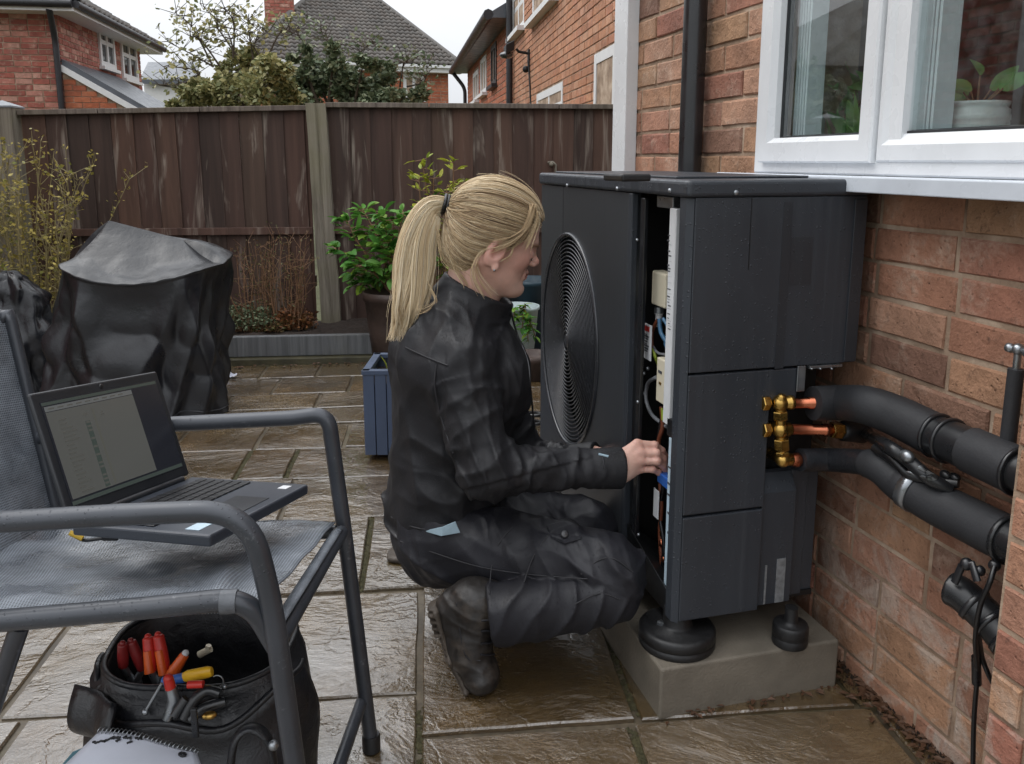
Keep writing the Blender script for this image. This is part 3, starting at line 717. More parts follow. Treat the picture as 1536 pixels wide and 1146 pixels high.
def fpost(u, w, ztop, pointed=False, lean=0.0, v=VF):
    m = MB(); n = 10; r = random.Random(int(u*100)+9)
    vs = []; fs = []
    for i in range(n+1):
        t = i/n; z = -0.05 + (ztop+0.05)*t; o = r.uniform(-.003, .003) - lean*(1-t)
        for a, b in ((-1, -1), (-0.12, -1.0), (0.02, -0.9), (0.15, -1.0), (1, -1), (1, 1), (-1, 1)): vs.append(G(u+o-a*-w/2, v-0.03+b*w/2, z))
    for i in range(n):
        for k in range(7): fs.append((i*7+k, i*7+(k+1) % 7, i*7+7+(k+1) % 7, i*7+7+k))
    fs.append(tuple(n*7+k for k in range(7))); m.add(vs, fs)
    p = m.build('fence_post', m_post, fence)
    if pointed:
        c = MB(); z = ztop; h = w/2+0.006
        c.add([G(u-h, v-0.03-h, z-0.01), G(u+h, v-0.03-h, z-0.01), G(u+h, v-0.03+h, z-0.01), G(u-h, v-0.03+h, z-0.01), G(u-h, v-0.03-h, z), G(u+h, v-0.03-h, z), G(u+h, v-0.03+h, z), G(u-h, v-0.03+h, z), G(u, v-0.03, z+0.035)],
              [(0, 1, 5, 4), (1, 2, 6, 5), (2, 3, 7, 6), (3, 0, 4, 7), (4, 5, 8), (5, 6, 8), (6, 7, 8), (7, 4, 8), (3, 2, 1, 0)])
        c.build('post_cap', m_lead, p)
fpost(u_post, 0.118, zat(481, 156, 0).z, lean=-0.05); fpost(u_lp, 0.16, zat(22, 160, 0).z, True)
# hook on the fence
hk = zat(828, 246, 0)
hook = thing('fence_hook', 'small pale hook fixed to the right hand fence panel', 'hook', hk)
MB().tube([hk + E2*-0.02 + UV*0.01 - E1*0.03, hk - E2*0.035 + UV*0.012, hk - E2*0.03 - UV*0.005 + E1*0.02, hk - E2*0.025 - UV*0.05 + E1*0.02], 0.008, 8).ball(hk - E2*0.03 - E1*0.01, 0.016, 10, 6).build('hook_arm', m_post, hook)

# ------------------------------------------------------------------ raised bed
ub1 = GZ(560, 545).dot(E1); vb = 4.80; zb = W(450, 503, 4.72).z
bed = thing('raised_bed', 'grey timber raised bed edging at the foot of the fence', 'flower bed', G(-1.2, vb, 0))
MB().hexa([G(-3.0, vb, 0.035), G(ub1, vb, 0.035), G(ub1, vb+0.05, 0.035), G(-3.0, vb+0.05, 0.035), G(-3.0, vb, zb), G(ub1, vb, zb), G(ub1, vb+0.05, zb), G(-3.0, vb+0.05, zb)]).build('front_board', m_sleeper, bed, bevel=0.004)
MB().hexa([G(ub1+.002, vb-0.01, 0.0), G(ub1+0.06, vb-0.01, 0.0), G(ub1+0.06, VF-0.06, 0.0), G(ub1+.002, VF-0.06, 0.0), G(ub1+.002, vb-0.01, zb+0.03), G(ub1+0.06, vb-0.01, zb+0.03), G(ub1+0.06, VF-0.06, zb+0.03), G(ub1+.002, VF-0.06, zb+0.03)]).build('end_board', m_sleeper, bed, bevel=0.004)
MB().hexa([G(-3.0, vb-0.05, -0.01), G(ub1+0.02, vb-0.05, -0.01), G(ub1+0.02, vb+0.05, -0.01), G(-3.0, vb+0.05, -0.01), G(-3.0, vb-0.045, 0.033), G(ub1+0.02, vb-0.045, 0.033), G(ub1+0.02, vb+0.05, 0.033), G(-3.0, vb+0.05, 0.033)]).build('footing', simple('mossy_stone', sRGB(62, 58, 38), .6, var=.5, nscale=14, bump=.5, bscale=60, bdist=.006), bed, bevel=0.006)
so = MB(); rr = random.Random(3)
so.grid(lambda a, b: G(-3.0+(ub1+3.0)*a, vb+0.05+(VF-0.03-vb-0.05)*b, zb-0.02+rr.uniform(-.012, .02)), 60, 10); tag(so.build('soil', m_soil, bed), kind='stuff')

# ------------------------------------------------------------------ houses behind
def PV(px, py, A, B):     # picture point on the vertical plane through A and B
    n = (B-A).cross(UV).normalized(); r = ray(px, py); return CP + r*((A-CP).dot(n)/r.dot(n))
def uz(P, A, B): return (P-A).dot((B-A).normalized()), P.z
def far_window(parent, A, B, N, x0, y0, x1, y1, bars=(1, 1), frame=0.07, off=0.03, sill=False, name='window'):
    p0 = PV(x0, y0, A, B); p1 = PV(x1, y1, A, B); U = (B-A).normalized()
    u0, _ = uz(p0, A, B); u1, _ = uz(p1, A, B); zt, zb_ = p0.z, p1.z
    if u0 > u1: u0, u1 = u1, u0
    return far_window_uz(parent, A, U, N, u0, u1, zb_, zt, bars, frame, off, sill, name)
def far_window_uz(parent, A, U, N, u0, u1, z0, z1, bars=(1, 1), frame=0.07, off=0.03, sill=False, name='window', mat=None):
    A0 = Vector((A.x, A.y, 0)); m = MB(); bx = lambda a, b, c, d, t: m.obox(A0+U*a+UV*c+N*(off-0.06), U*(b-a), UV*(d-c), N*t)
    bx(u0, u0+frame, z0, z1, 0.06); bx(u1-frame, u1, z0, z1, 0.06); bx(u0+frame, u1-frame, z0, z0+frame, 0.058); bx(u0+frame, u1-frame, z1-frame, z1, 0.058)
    for i in range(bars[0]):
        uc = u0+(u1-u0)*(i+1)/(bars[0]+1); bx(uc-frame*.45, uc+frame*.45, z0+frame, z1-frame, 0.054)
    for i in range(bars[1]):
        zc = z0+(z1-z0)*(i+1)/(bars[1]+1)+0.12*(z1-z0); bx(u0+frame, u1-frame, zc-frame*.4, zc+frame*.4, 0.05)
    w = m.build(name, mat or m_white_far, parent)
    MB().obox(A0+U*(u0+.01)+UV*(z0+.01)+N*(off-0.05), U*(u1-u0-.02), UV*(z1-z0-.02), N*0.012).build('pane', m_glass_far, w)
    if sill: MB().obox(A0+U*(u0-.06)+UV*(z0-.07)+N*(-0.02), U*(u1-u0+.12), UV*0.068, N*0.14).build('sill', mat or m_white_far, w)
    return w
def pantiles(parent, A, B, C, D_, ncol, nrow, mat, amp=0.03, name='roof_tiles'):
    """overlapping tiles on the slope A-B (eave) to D_-C (top)"""
    A, B, C, D_ = map(Vector, (A, B, C, D_)); n = (B-A).cross(D_-A).normalized(); m = MB(); r = random.Random(4)
    ex = (B-A); 
    if n.z < 0: n = -n
    up = (D_-A) - ex.normalized()*((D_-A).dot(ex.normalized())); hgt = up.length; up.normalize(); e = ex.normalized(); W_ = ex.length; tw = W_/ncol
    la = (D_-A).dot(e); lb = (C-A).dot(e)
    for j in range(nrow):
        t0, t1 = j/nrow, (j+1)/nrow; lo = la*(t0+t1)/2; hi = W_ + (lb-W_)*(t0+t1)/2
        for i in range(ncol):
            x0, x1 = i*tw, (i+1)*tw
            if x1 < lo or x0 > hi: continue
            x0 = max(x0, lo); x1 = min(x1, hi)
            if x1-x0 < 0.02: continue
            vs = []; jz = r.uniform(-.004, .004)
            for (tt, lift) in ((t0-0.15/nrow, amp*0.9), (t1, 0.0)):
                for q in range(5):
                    f = q/4; w_ = math.sin(f*math.pi*2)*amp*0.5 + amp*0.5
                    vs.append(A + e*(x0+(x1-x0)*f) + up*(hgt*tt) + n*(0.02+lift+w_+jz))
            for q in range(5):       # butt edge
                vs.append(vs[q] - n*amp*0.9)
            fs = [(q, q+1, 5+q+1, 5+q) for q in range(4)] + [(10+q, 10+q+1, q+1, q) for q in range(4)]
            m.add(vs, fs, True, r.random())
    tag(m.build(name, mat, parent, att=True), kind='stuff')

# --- left red brick house
P3 = lambda lx, D, z=0.0: RV*lx + FV*D + UV*z
LD = 16.0
C0 = P3((116-768)/FPX*LD, LD); C1 = P3((231-768)/FPX*21.4, 21.4)
sdir = (C1-C0).normalized(); fdir = Vector((-sdir.y, sdir.x, 0))      # fdir: to the left along the front
zEv = W(118, 22, LD).z; C2 = C0 + fdir*5.0
lh = thing('red_brick_house', 'red brick house at the far left with two white sash windows in its side', 'house', C0)
wl_ = MB(); nS = Vector((sdir.y, -sdir.x, 0)); nF = -sdir
wl_.hexa([C2, C0, C1, C2+(C1-C0), C2+UV*zEv, C0+UV*zEv, C1+UV*zEv, C2+(C1-C0)+UV*zEv]); wl_.build('wall', m_mortar, lh)
brickwork(lh, C2, -fdir, nF, 5.0, zEv, m_nbrick, m_rbrick_s, course=0.105, bl=0.30, jt=0.014, single=False, proud=0.012, seed=21)
w1 = [(144, 37, 172, 106), (178, 57, 206, 124)]; hol = []
for (a, b, c, d) in w1:
    p0 = PV(a, b, C0, C1); p1 = PV(c, d, C0, C1); hol.append((uz(p0, C0, C1)[0], uz(p1, C0, C1)[0], (PV(c, d, C0, C1).z), (PV(a, b, C0, C1).z)))
brickwork(lh, C0, sdir, nS, (C1-C0).length, zEv, m_nbrick, m_rbrick_s, course=0.105, bl=0.30, jt=0.014, single=False, proud=0.012, seed=22, holes=hol)
for h in hol: far_window_uz(lh, C0, sdir, nS, h[0], h[1], h[2], h[3], (1, 1), 0.11, 0.05, True)
ov = 0.45; e0 = C0 + nS*ov + nF*ov; e1 = C1 + nS*ov - nF*ov; e2 = C2 + nF*ov + fdir*0.5; e3 = C2+(C1-C0) + fdir*0.5 - nF*ov
zr = zEv + 2.0; mid = (C1-C0).length/2+0.4
r0 = C0 + sdir*(mid-.4) + fdir*2.6; r1 = C2 + sdir*(mid-.4)
def at_z(p, z): return Vector((p.x, p.y, z))
sf = MB()
sf.hexa([at_z(e2, zEv), at_z(e0, zEv), at_z(e1, zEv), at_z(e3, zEv), at_z(e2, zEv+.16), at_z(e0, zEv+.16), at_z(e1, zEv+.16), at_z(e3, zEv+.16)]); sf.build('soffit', m_white_far, lh)
rf = MB(); za = zEv+0.165
E0, E1_, E2_, E3 = (at_z(p, za) for p in (e0, e1, e2, e3)); R0, R1 = at_z(r0, zr), at_z(r1, zr)
rf.add([E0, E1_, E2_, E3, R0, R1], [(2, 0, 4, 5), (0, 1, 4), (1, 3, 5, 4), (3, 2, 5)]); roof_l = rf.build('roof', m_tile, lh)
pantiles(lh, E0, E1_, R0, R0, 22, 10, m_tile, 0.05); pantiles(lh, E2_, E0, R0, R1, 22, 10, m_tile, 0.05)
gt = MB(); gt.tube([e0+UV*(zEv+.12-e0.z)+nS*.05, e1+UV*(zEv+.12-e1.z)+nS*.05], 0.07, 8).tube([e0+UV*(zEv+.12)+nF*.05, e2+UV*(zEv+.12)+nF*.05], 0.07, 8); gt.build('gutter', m_gutter, lh)
dq = C0 + nF*0.09 - fdir*0.02 + fdir*0.06
MB().tube(fillet([e0+UV*(zEv+0.02)+fdir*.4, C0+nF*.1+UV*(zEv-.45)+fdir*.02, C0+nF*.1+fdir*.02], 0.15), 0.055, 8).build('rainwater_pipe', m_gutter, lh)
# lean-to on its right side
PA = PV(130, 108, C0, C0+nS*5); PB = PV(232, 166, C0, C0+nS*5); 
lt = MB(); lw = (PB-PA).dot(nS); q0 = C0+nS*0.02
lt.prism([q0, q0+nS*lw, at_z(q0+nS*lw, PB.z), at_z(q0, PA.z)], sdir*3.4); lto = lt.build('lean_to', m_mortar, lh)
lb = MB(); rq = random.Random(8)
for c in range(int(PA.z/0.105)):
    z = c*0.105; x = -0.15*(c % 2)
    while x < lw:
        a, b = max(x, 0.0), min(x+0.3, lw); x += 0.3
        lim = lw*(PA.z-(z+.105))/(PA.z-PB.z); b = min(b, lim)
        if b-a > 0.05: lb.obox(q0+nS*(a+.007)+UV*(z+.007)-sdir*0.012, nS*(b-a-.014), UV*0.091, sdir*0.03, att=rq.random())
tag(lb.build('brickwork', m_obrick_s, lto, att=True), kind='stuff')
up_ = UV*0.12
MB().prism([at_z(q0-nS*0.0, PA.z), at_z(q0+nS*(lw+.3), PB.z-(PA.z-PB.z)/lw*.3), at_z(q0+nS*(lw+.3), PB.z-(PA.z-PB.z)/lw*.3)+up_, at_z(q0, PA.z)+up_], sdir*-0.06).build('verge_board', m_white_far, lto)
MB().prism([at_z(q0, PA.z)+up_*1.02, at_z(q0+nS*(lw+.35), PB.z-(PA.z-PB.z)/lw*.35)+up_*1.02, at_z(q0+nS*(lw+.35), PB.z-(PA.z-PB.z)/lw*.35)+up_*1.9, at_z(q0, PA.z)+up_*1.9], sdir*3.5).build('lean_to_roof', m_slate, lto)

# --- small grey roof between the houses
sr = thing('distant_house', 'small grey roofed house just visible between the left house and the trees', 'house', W(256, 240, 30) - UV*HCAM)
a, b = W(215, 118, 30), W(300, 118, 30); c, d = W(222, 93, 33), W(300, 93, 33)
MB().prism([at_z(a, 0), at_z(b, 0), at_z(b, a.z), a], FV*5).build('wall', m_white_far, sr)
MB().add([a-UV*.05-FV*.3, b-UV*.05-FV*.3, d, c, a-UV*.2-FV*.3, b-UV*.2-FV*.3], [(0, 1, 2, 3), (4, 5, 1, 0)]).build('roof', m_slate, sr)

# --- centre house with hipped tiled roof
A = W(358, 86, 30.0); zE = A.z; B = W(693, 0, 32.6); B.z = zE
ch = thing('tiled_roof_house', 'orange brick house behind the trees with a big hipped tiled roof and chimney', 'house', (A+B)/2 - UV*zE)
U_ = (B-A).normalized(); Nf = Vector((U_.y, -U_.x, 0)); L_ = (B-A).length
Aw = A + U_*0.45 - Nf*0.45; Bw = B - U_*0.45 - Nf*0.45
w = MB(); w.hexa([at_z(Aw, 0), at_z(Bw, 0), at_z(Bw-Nf*7, 0), at_z(Aw-Nf*7, 0), at_z(Aw, zE), at_z(Bw, zE), at_z(Bw-Nf*7, zE), at_z(Aw-Nf*7, zE)]); w.build('wall', m_mortar, ch)
p0 = PV(604, 92, Aw, Bw); p1 = PV(637, 150, Aw, Bw)
hw = [(uz(p0, Aw, Bw)[0], uz(p1, Aw, Bw)[0], p1.z, p0.z)]
brickwork(ch, at_z(Aw, 0), U_, Nf, (Bw-Aw).length, zE, m_nbrick, m_obrick_s, course=0.12, bl=0.36, jt=0.02, single=False, proud=0.012, seed=31, holes=hw)
far_window_uz(ch, Aw, U_, Nf, hw[0][0], hw[0][1], hw[0][2], hw[0][3], (1, 1), 0.12, 0.03, True)
R0 = W(496, -32, 35.4); R1 = W(528, -32, 35.8); R1.z = R0.z
bk0 = A - Nf*7.9; bk1 = B - Nf*7.9
rb = MB(); rb.add([A, B, bk1, bk0, R0, R1], [(0, 1, 5, 4), (1, 2, 5), (2, 3, 4, 5), (3, 0, 4)]); rb.build('roof', m_tile, ch)
pantiles(ch, A, B, R1, R0, 40, 24, m_tile, 0.06)
MB().tube([A, R0], 0.13, 8).tube([B, R1], 0.13, 8).tube([R0, R1], 0.13, 8).build('hip_tiles', m_tile, ch)
MB().obox(at_z(A, zE-.28), U_*L_, UV*0.16, -Nf*0.42).build('soffit', m_white_far, ch)
MB().obox(at_z(A, zE-.12)+Nf*0.0, U_*L_, UV*0.1, Nf*0.12).build('gutter', m_white_far, ch)
cc = W(421, 50, 33.2); cw = 0.52
cm = MB().box((cc.x-cw, cc.y-cw, cc.z-1.5), (cc.x+cw, cc.y+cw, cc.z+4.5)).build('chimney', m_mortar, ch)
cb = MB()
for cz in range(40):
    for s in range(4):
        n_ = [Vector((0, -1, 0)), Vector((1, 0, 0)), Vector((0, 1, 0)), Vector((-1, 0, 0))][s]; u_ = Vector((-n_.y, n_.x, 0)); x = -cw-(.18 if cz % 2 else 0)
        while x < cw:
            a_, b_ = max(x, -cw), min(x+.36, cw); x += .36
            if b_-a_ > .05: cb.obox(Vector((cc.x, cc.y, cc.z-1.4+cz*.12)) + n_*cw + u_*(a_+.01), u_*(b_-a_-.02), UV*.1, n_*0.02, att=rq.random())
tag(cb.build('brickwork', m_rbrick_s, cm, att=True), kind='stuff')
MB().add([cc+Vector((-.9, -.7, -1.0)), cc+Vector((.9, -.7, -0.5)), cc+Vector((.9, -.62, 0.5)), cc+Vector((-.3, -.62, 0.0))], [(0, 1, 2, 3)]).build('flashing', m_lead, cm)

# --- neighbour's houses on the right
NA = P3(0.88, 7.2); NB = P3((770-768)/FPX*14.3, 14.3); ND = (NB-NA).normalized(); NN = Vector((-ND.y, ND.x, 0))
nb = thing('neighbour_house', 'orange brick house wall beyond the fence with a floodlight on it', 'house', NA)
NA0 = NA - ND*1.2; HN = 6.5
w = MB(); w.hexa([NA0, NB, NB-NN*4, NA0-NN*4][::-1] + [p+UV*HN for p in [NA0, NB, NB-NN*4, NA0-NN*4][::-1]]); w.build('wall', m_mortar, nb)
nw = [(806, 122, 845, 162, 1, 0), (893, 70, 925, 190, 0, 0), (800, -60, 838, 34, 1, 0), (770, -30, 787, 58, 1, 1)]
hol = []
for (a, b, c, d, bx_, by_) in nw:
    xm = c if a < 840 else a
    # heights are read at the near jamb, where the head is highest
    zt = PV(c, b-0, NA, NB).z if a != 893 else PV(897, 80, NA, NB).z
    z_b = PV(a, d, NA, NB).z; ua, uc = uz(PV(a, b, NA, NB), NA0, NB)[0], uz(PV(c, b, NA, NB), NA0, NB)[0]
    hol.append((min(ua, uc), max(ua, uc), min(z_b, zt-0.3), zt))
brickwork(nb, NA0, ND, NN, (NB-NA0).length, HN, m_nbrick, m_nbrick_s, course=0.085, bl=0.255, jt=0.012, limit=280, seed=41, holes=hol, proud=0.008,
          keep=lambda pr, c: 740 < pr[0] < 935 and pr[1] < 175)
for h, q in zip(hol, nw):
    far_window_uz(nb, NA0, ND, NN, h[0], h[1], h[2], h[3], (q[4], q[5]), 0.09, 0.01, q[0] in (800, 770))
# gutter pipe at its far corner
c_ = NB + NN*0.08 - ND*0.12
MB().tube([c_, c_+UV*6], 0.055, 8).build('rainwater_pipe', m_gutter, nb)
# further house
FE = P3((704-768)/FPX*23.0, 23.0); FS = NB + ND*0.02
FDi = (FE-FS).normalized(); FN = Vector((-FDi.y, FDi.x, 0)); zF = PV(704, 106, FS, FE).z
fh = thing('further_house', 'farthest brick house on the right, with black gutter and dark window frames', 'house', FE)
w = MB(); w.hexa([FS, FE, FE-FN*5, FS-FN*5][::-1] + [p+UV*zF for p in [FS, FE, FE-FN*5, FS-FN*5][::-1]]); w.build('wall', m_mortar, fh)
fw = [(711, 107, 719, 152), (722, 86, 731, 141), (738, 66, 746, 128)]; hol = []
for (a, b, c, d) in fw:
    u0, u1 = uz(PV(a, b, FS, FE), FS, FE)[0], uz(PV(c, d, FS, FE), FS, FE)[0]; hol.append((min(u0, u1), max(u0, u1), PV((a+c)/2, d, FS, FE).z, PV((a+c)/2, b, FS, FE).z))
brickwork(fh, FS, FDi, FN, (FE-FS).length, zF, m_nbrick, m_obrick_s, course=0.11, bl=0.32, jt=0.016, single=False, proud=0.01, seed=51, holes=hol)
for i, h in enumerate(hol): far_window_uz(fh, FS, FDi, FN, h[0], h[1], h[2], h[3], (1, 0), 0.1, 0.03, True, mat=m_gutter if i == 2 else None)
ea, eb = FS + FN*0.35 - FDi*0.0, FE + FN*0.35 + FDi*0.3
rfm = MB(); rfm.add([at_z(ea, zF+.1), at_z(eb, zF+.1), at_z(eb-FN*3.2, zF+2.0), at_z(ea-FN*3.2, zF+2.0), at_z(ea, zF), at_z(eb, zF), at_z(eb-FN*3.2, zF), at_z(ea-FN*3.2, zF)], [(0, 3, 2, 1), (4, 5, 6, 7), (0, 1, 5, 4), (1, 2, 6, 5), (3, 0, 4, 7)]); rfm.build('roof', m_slate, fh)
MB().tube([at_z(ea, zF+.05)+FN*.06, at_z(eb, zF+.05)+FN*.06], 0.085, 8).build('gutter', m_gutter, fh)
MB().tube(fillet([at_z(eb, zF)+FN*.04-FDi*.2, at_z(FE, zF-.4)+FN*.08, at_z(FE, 0)+FN*.08], 0.15), 0.05, 8).build('rainwater_pipe', m_gutter, fh)
# floodlight
fl = PV(795, 80, NA, NB)
flo = thing('floodlight', 'black floodlight with a hanging cable on the orange brick wall', 'floodlight', fl)
MB().obox(fl - ND*0.05 - UV*0.25, ND*0.1, UV*0.3, NN*0.03).build('mounting_plate', m_black, flo)
MB().tube([fl+NN*0.03, fl+NN*0.16+UV*0.02, fl+NN*0.2+UV*0.06], 0.02, 8).build('arm', m_black, flo)
hd = fl + NN*0.24 + UV*0.07
MB().prism([hd - ND*0.16 + UV*0.09, hd + ND*0.16 + UV*0.09, hd + ND*0.14 - UV*0.04, hd - ND*0.14 - UV*0.04], NN*0.12 - UV*0.06).build('lamp_head', m_black, flo, bevel=0.01)
MB().ball(hd+NN*0.1-UV*0.1, (0.1, 0.1, 0.05), 10, 6).build('lamp_glass', m_glass_far, flo)
MB().ball(fl+NN*0.06-UV*0.22, 0.05, 10, 6).build('sensor', m_black, flo)
MB().tube(smooth_path([fl+NN*0.03-UV*.1, fl+NN*0.02-UV*0.5-ND*0.15, fl+NN*0.012-UV*1.6-ND*0.4]), 0.012, 6).build('cable', m_cable, flo)

# ------------------------------------------------------------------ trees behind the fence
def leafy(mb, c, r, n, size, rnd, flat=0.8):
    for _ in range(n):
        d = Vector((rnd.gauss(0, 1), rnd.gauss(0, 1), rnd.gauss(0, 1))); d.normalize(); p = c + Vector((d.x*r, d.y*r, d.z*r*flat))*(rnd.random()**0.4)
        a = Vector((rnd.gauss(0, 1), rnd.gauss(0, 1), rnd.gauss(0, 0.6))).normalized(); b = a.cross(Vector((rnd.gauss(0, 1), rnd.gauss(0, 1), rnd.gauss(0, 1)))).normalized()
        s = size*rnd.uniform(0.6, 1.3)
        mb.add([p, p+a*s*0.5+b*s*0.3, p+a*s, p+a*s*0.5-b*s*0.3], [(0, 1, 2, 3)], False, rnd.random())
def branchy(mb, p, d, L, r, depth, rnd, ends, spread=0.6, up=0.15, fork=(2, 3)):
    pts = [p]; dd = d.copy(); n = 4
    for i in range(n):
        dd = (dd + Vector((rnd.gauss(0, .13), rnd.gauss(0, .13), rnd.gauss(0, .08)+up*0.3))).normalized(); pts.append(pts[-1] + dd*L/n)
    mb.tube(pts, [r*(1-0.45*i/n) for i in range(n+1)], 5 if depth < 2 else 8, False)
    if depth == 0: ends.append(pts[-1]); ends.append(pts[-2]); return
    for k in range(rnd.randint(*fork)):
        nd = (dd + Vector((rnd.gauss(0, spread), rnd.gauss(0, spread), rnd.gauss(0, spread*0.6)+up))).normalized()
        branchy(mb, pts[-1 - (k % 2)], nd, L*rnd.uniform(0.6, 0.85), r*0.55, depth-1, rnd, ends, spread, up, fork)
def tree(name, label, D, blobs, trunk_px, mat, leaf, dens, seed, sparse=(), group=None):
    """blobs: (px, py, radius in px) of the crown's leaf masses, at distance D"""
    r = random.Random(seed); base = W(trunk_px, 240, D); base.z = 0
    t = thing(name, label, 'tree', base, group or 'trees behind the fence'); tr = MB(); cr = MB(); k = D/FPX
    z0 = min(W(px, py+rad*0.5, D).z for px, py, rad in blobs)
    top = Vector((base.x, base.y, z0*0.8)); tr.tube([base - UV*.1, base*0.5+top*0.5+RV*.05, top], [0.11, 0.09, 0.075], 8, False)
    for px, py, rad in blobs:
        c = W(px, py, D+r.uniform(-.6, .6)); mid_ = (top+c)/2 + Vector((r.uniform(-.1, .1), r.uniform(-.1, .1), -0.1))
        tr.tube([top, mid_, c], [0.05, 0.03, 0.01], 6, False)
        R = rad*k
        for q in range(max(3, int(rad/7))):
            d = Vector((r.gauss(0, 1), r.gauss(0, 1), r.gauss(0, 1))).normalized(); cc_ = c + d*R*r.uniform(0.3, 0.85); tr.tube([c, cc_], [0.012, 0.004], 4, False)
            leafy(cr, cc_, R*r.uniform(0.3, 0.55), int(dens*rad*0.16), leaf, r)
    for (px, py, qx, qy) in sparse:     # long thin twigs with few leaves
        a, b = W(px, py, D), W(qx, qy, D+r.uniform(-.4, .4)); m_ = (a+b)/2 + Vector((r.uniform(-.15, .15), 0, r.uniform(-.1, .2)))
        pts = smooth_path([a, m_, b], 5); tr.tube(pts, [0.016*(1-0.8*i/(len(pts)-1)) for i in range(len(pts))], 5, False)
        for p in pts[3:]:
            for q in range(3):
                e = p + Vector((r.uniform(-.25, .25), r.uniform(-.25, .25), r.uniform(-.1, .25))); tr.tube([p, e], [0.006, 0.003], 4, False); leafy(cr, e, 0.1, 3, leaf*0.9, r)
    tr.build('trunk', m_bark, t); tag(cr.build('crown', mat, t, att=True), kind='stuff'); return t
tree('shrubby_tree', 'pale green straggly tree with thin bare twigs behind the left fence panel', 12.0,
     [(300, 130, 34), (345, 110, 34), (385, 120, 36), (275, 145, 24), (410, 95, 26), (330, 150, 34), (430, 138, 32), (372, 150, 32), (400, 130, 36), (300, 152, 26), (415, 112, 30), (365, 92, 24)], 345, m_leaf_tree, 0.085, 42, 11,
     [(320, 100, 262, 20), (320, 100, 250, 62), (350, 90, 300, 5), (350, 90, 335, 12), (380, 90, 372, 30), (390, 85, 405, 45), (300, 120, 245, 100), (330, 100, 285, 55), (300, 110, 240, 128), (400, 90, 440, 50), (360, 90, 325, 40)])
tree('evergreen_tree', 'dense dark green tree in front of the tiled roof house', 13.0,
     [(450, 110, 34), (490, 115, 38), (470, 140, 36), (530, 120, 36), (560, 135, 34), (510, 145, 34), (600, 145, 28), (435, 145, 30), (545, 95, 22), (500, 88, 24), (632, 148, 22), (450, 85, 22), (580, 120, 26), (475, 115, 34), (525, 140, 34), (570, 150, 30)], 505, m_leaf_ever, 0.09, 46, 12,
     [(500, 90, 480, 45), (540, 95, 560, 62), (470, 90, 440, 50), (610, 130, 640, 100), (600, 130, 612, 95)])

# ------------------------------------------------------------------ the house and hedge opposite, mirrored in the window glass
oh = thing('opposite_house', 'dark brick house across the garden, seen mirrored in the right window pane', 'house', (-3.6, 5, 0))
oa, ob = Vector((-3.55, 7.0, 0)), Vector((-3.55, 2.6, 0)); nO = Vector((1, 0, 0))
w = MB(); w.box((-7.5, 2.6, 0), (-3.55, 7.0, 4.6)); w.build('wall', m_mortar, oh)
brickwork(oh, oa, Vector((0, -1, 0)), nO, 4.4, 4.6, m_nbrick, m_rbrick_s, course=.085, bl=.255, jt=.012, single=False, seed=61, holes=[(1.1, 2.3, 1.2, 2.7)])
far_window_uz(oh, oa, Vector((0, -1, 0)), nO, 1.1, 2.3, 1.2, 2.7, (1, 0), .08, .02, True)
MB().add([(-3.25, 2.3, 4.6), (-3.25, 7.3, 4.6), (-5.5, 7.3, 6.4), (-5.5, 2.3, 6.4), (-7.8, 2.3, 4.6), (-7.8, 7.3, 4.6)], [(0, 1, 2, 3), (3, 2, 5, 4), (0, 3, 4), (1, 5, 2)]).build('roof', m_tile, oh)
oh2 = thing('opposite_bungalow', 'low tiled roof beyond the hedge, seen mirrored in the left window pane', 'house', (-4.5, 11, 0))
MB().box((-9.5, 9.2, 0), (-3.9, 12.5, 2.3)).build('wall', m_mortar, oh2)
MB().add([(-3.6, 8.9, 2.25), (-3.6, 12.8, 2.25), (-6.2, 11.6, 3.6), (-6.2, 10.2, 3.6), (-9.8, 8.9, 2.25), (-9.8, 12.8, 2.25)], [(0, 1, 2, 3), (0, 3, 4), (1, 5, 2), (3, 2, 5, 4)]).build('roof', m_tile, oh2)
def bush(name, label, x, y, blobs, seed, mat):
    r = random.Random(seed); t = thing(name, label, 'hedge', (x, y, 0), 'bushes across the garden'); tr = MB(); cr = MB()
    for (dx, dy, z, rad) in blobs:
        c = Vector((x+dx, y+dy, z)); tr.tube([(x+dx*.3, y+dy*.3, -.05), (x+dx*.7, y+dy*.7, z*.5), c], [.05, .035, .012], 6, False)
        for q in range(9):
            d = Vector((r.gauss(0, 1), r.gauss(0, 1), r.gauss(0, 1))).normalized(); leafy(cr, c+d*rad*r.uniform(.3, .85), rad*.5, 110, .08, r)
    tr.build('trunk', m_bark, t); tag(cr.build('crown', mat, t, att=True), kind='stuff')
bush('hedge_bush', 'tall dark bush across the garden, mirrored in the left window pane', -2.9, 8.0, [(0, 0, .7, .55), (-.3, .5, 1.3, .5), (.1, -.3, 1.5, .45), (-.2, .2, 1.9, .4), (.3, .6, .9, .5)], 91, m_leaf_ever)
bush('hedge_bush', 'round dark bush by the opposite house, mirrored low in the right window pane', -2.7, 6.2, [(0, 0, .6, .5), (-.2, -.5, .9, .5), (0, -.9, .7, .45), (.1, .5, 1.0, .45)], 92, m_leaf_ever)

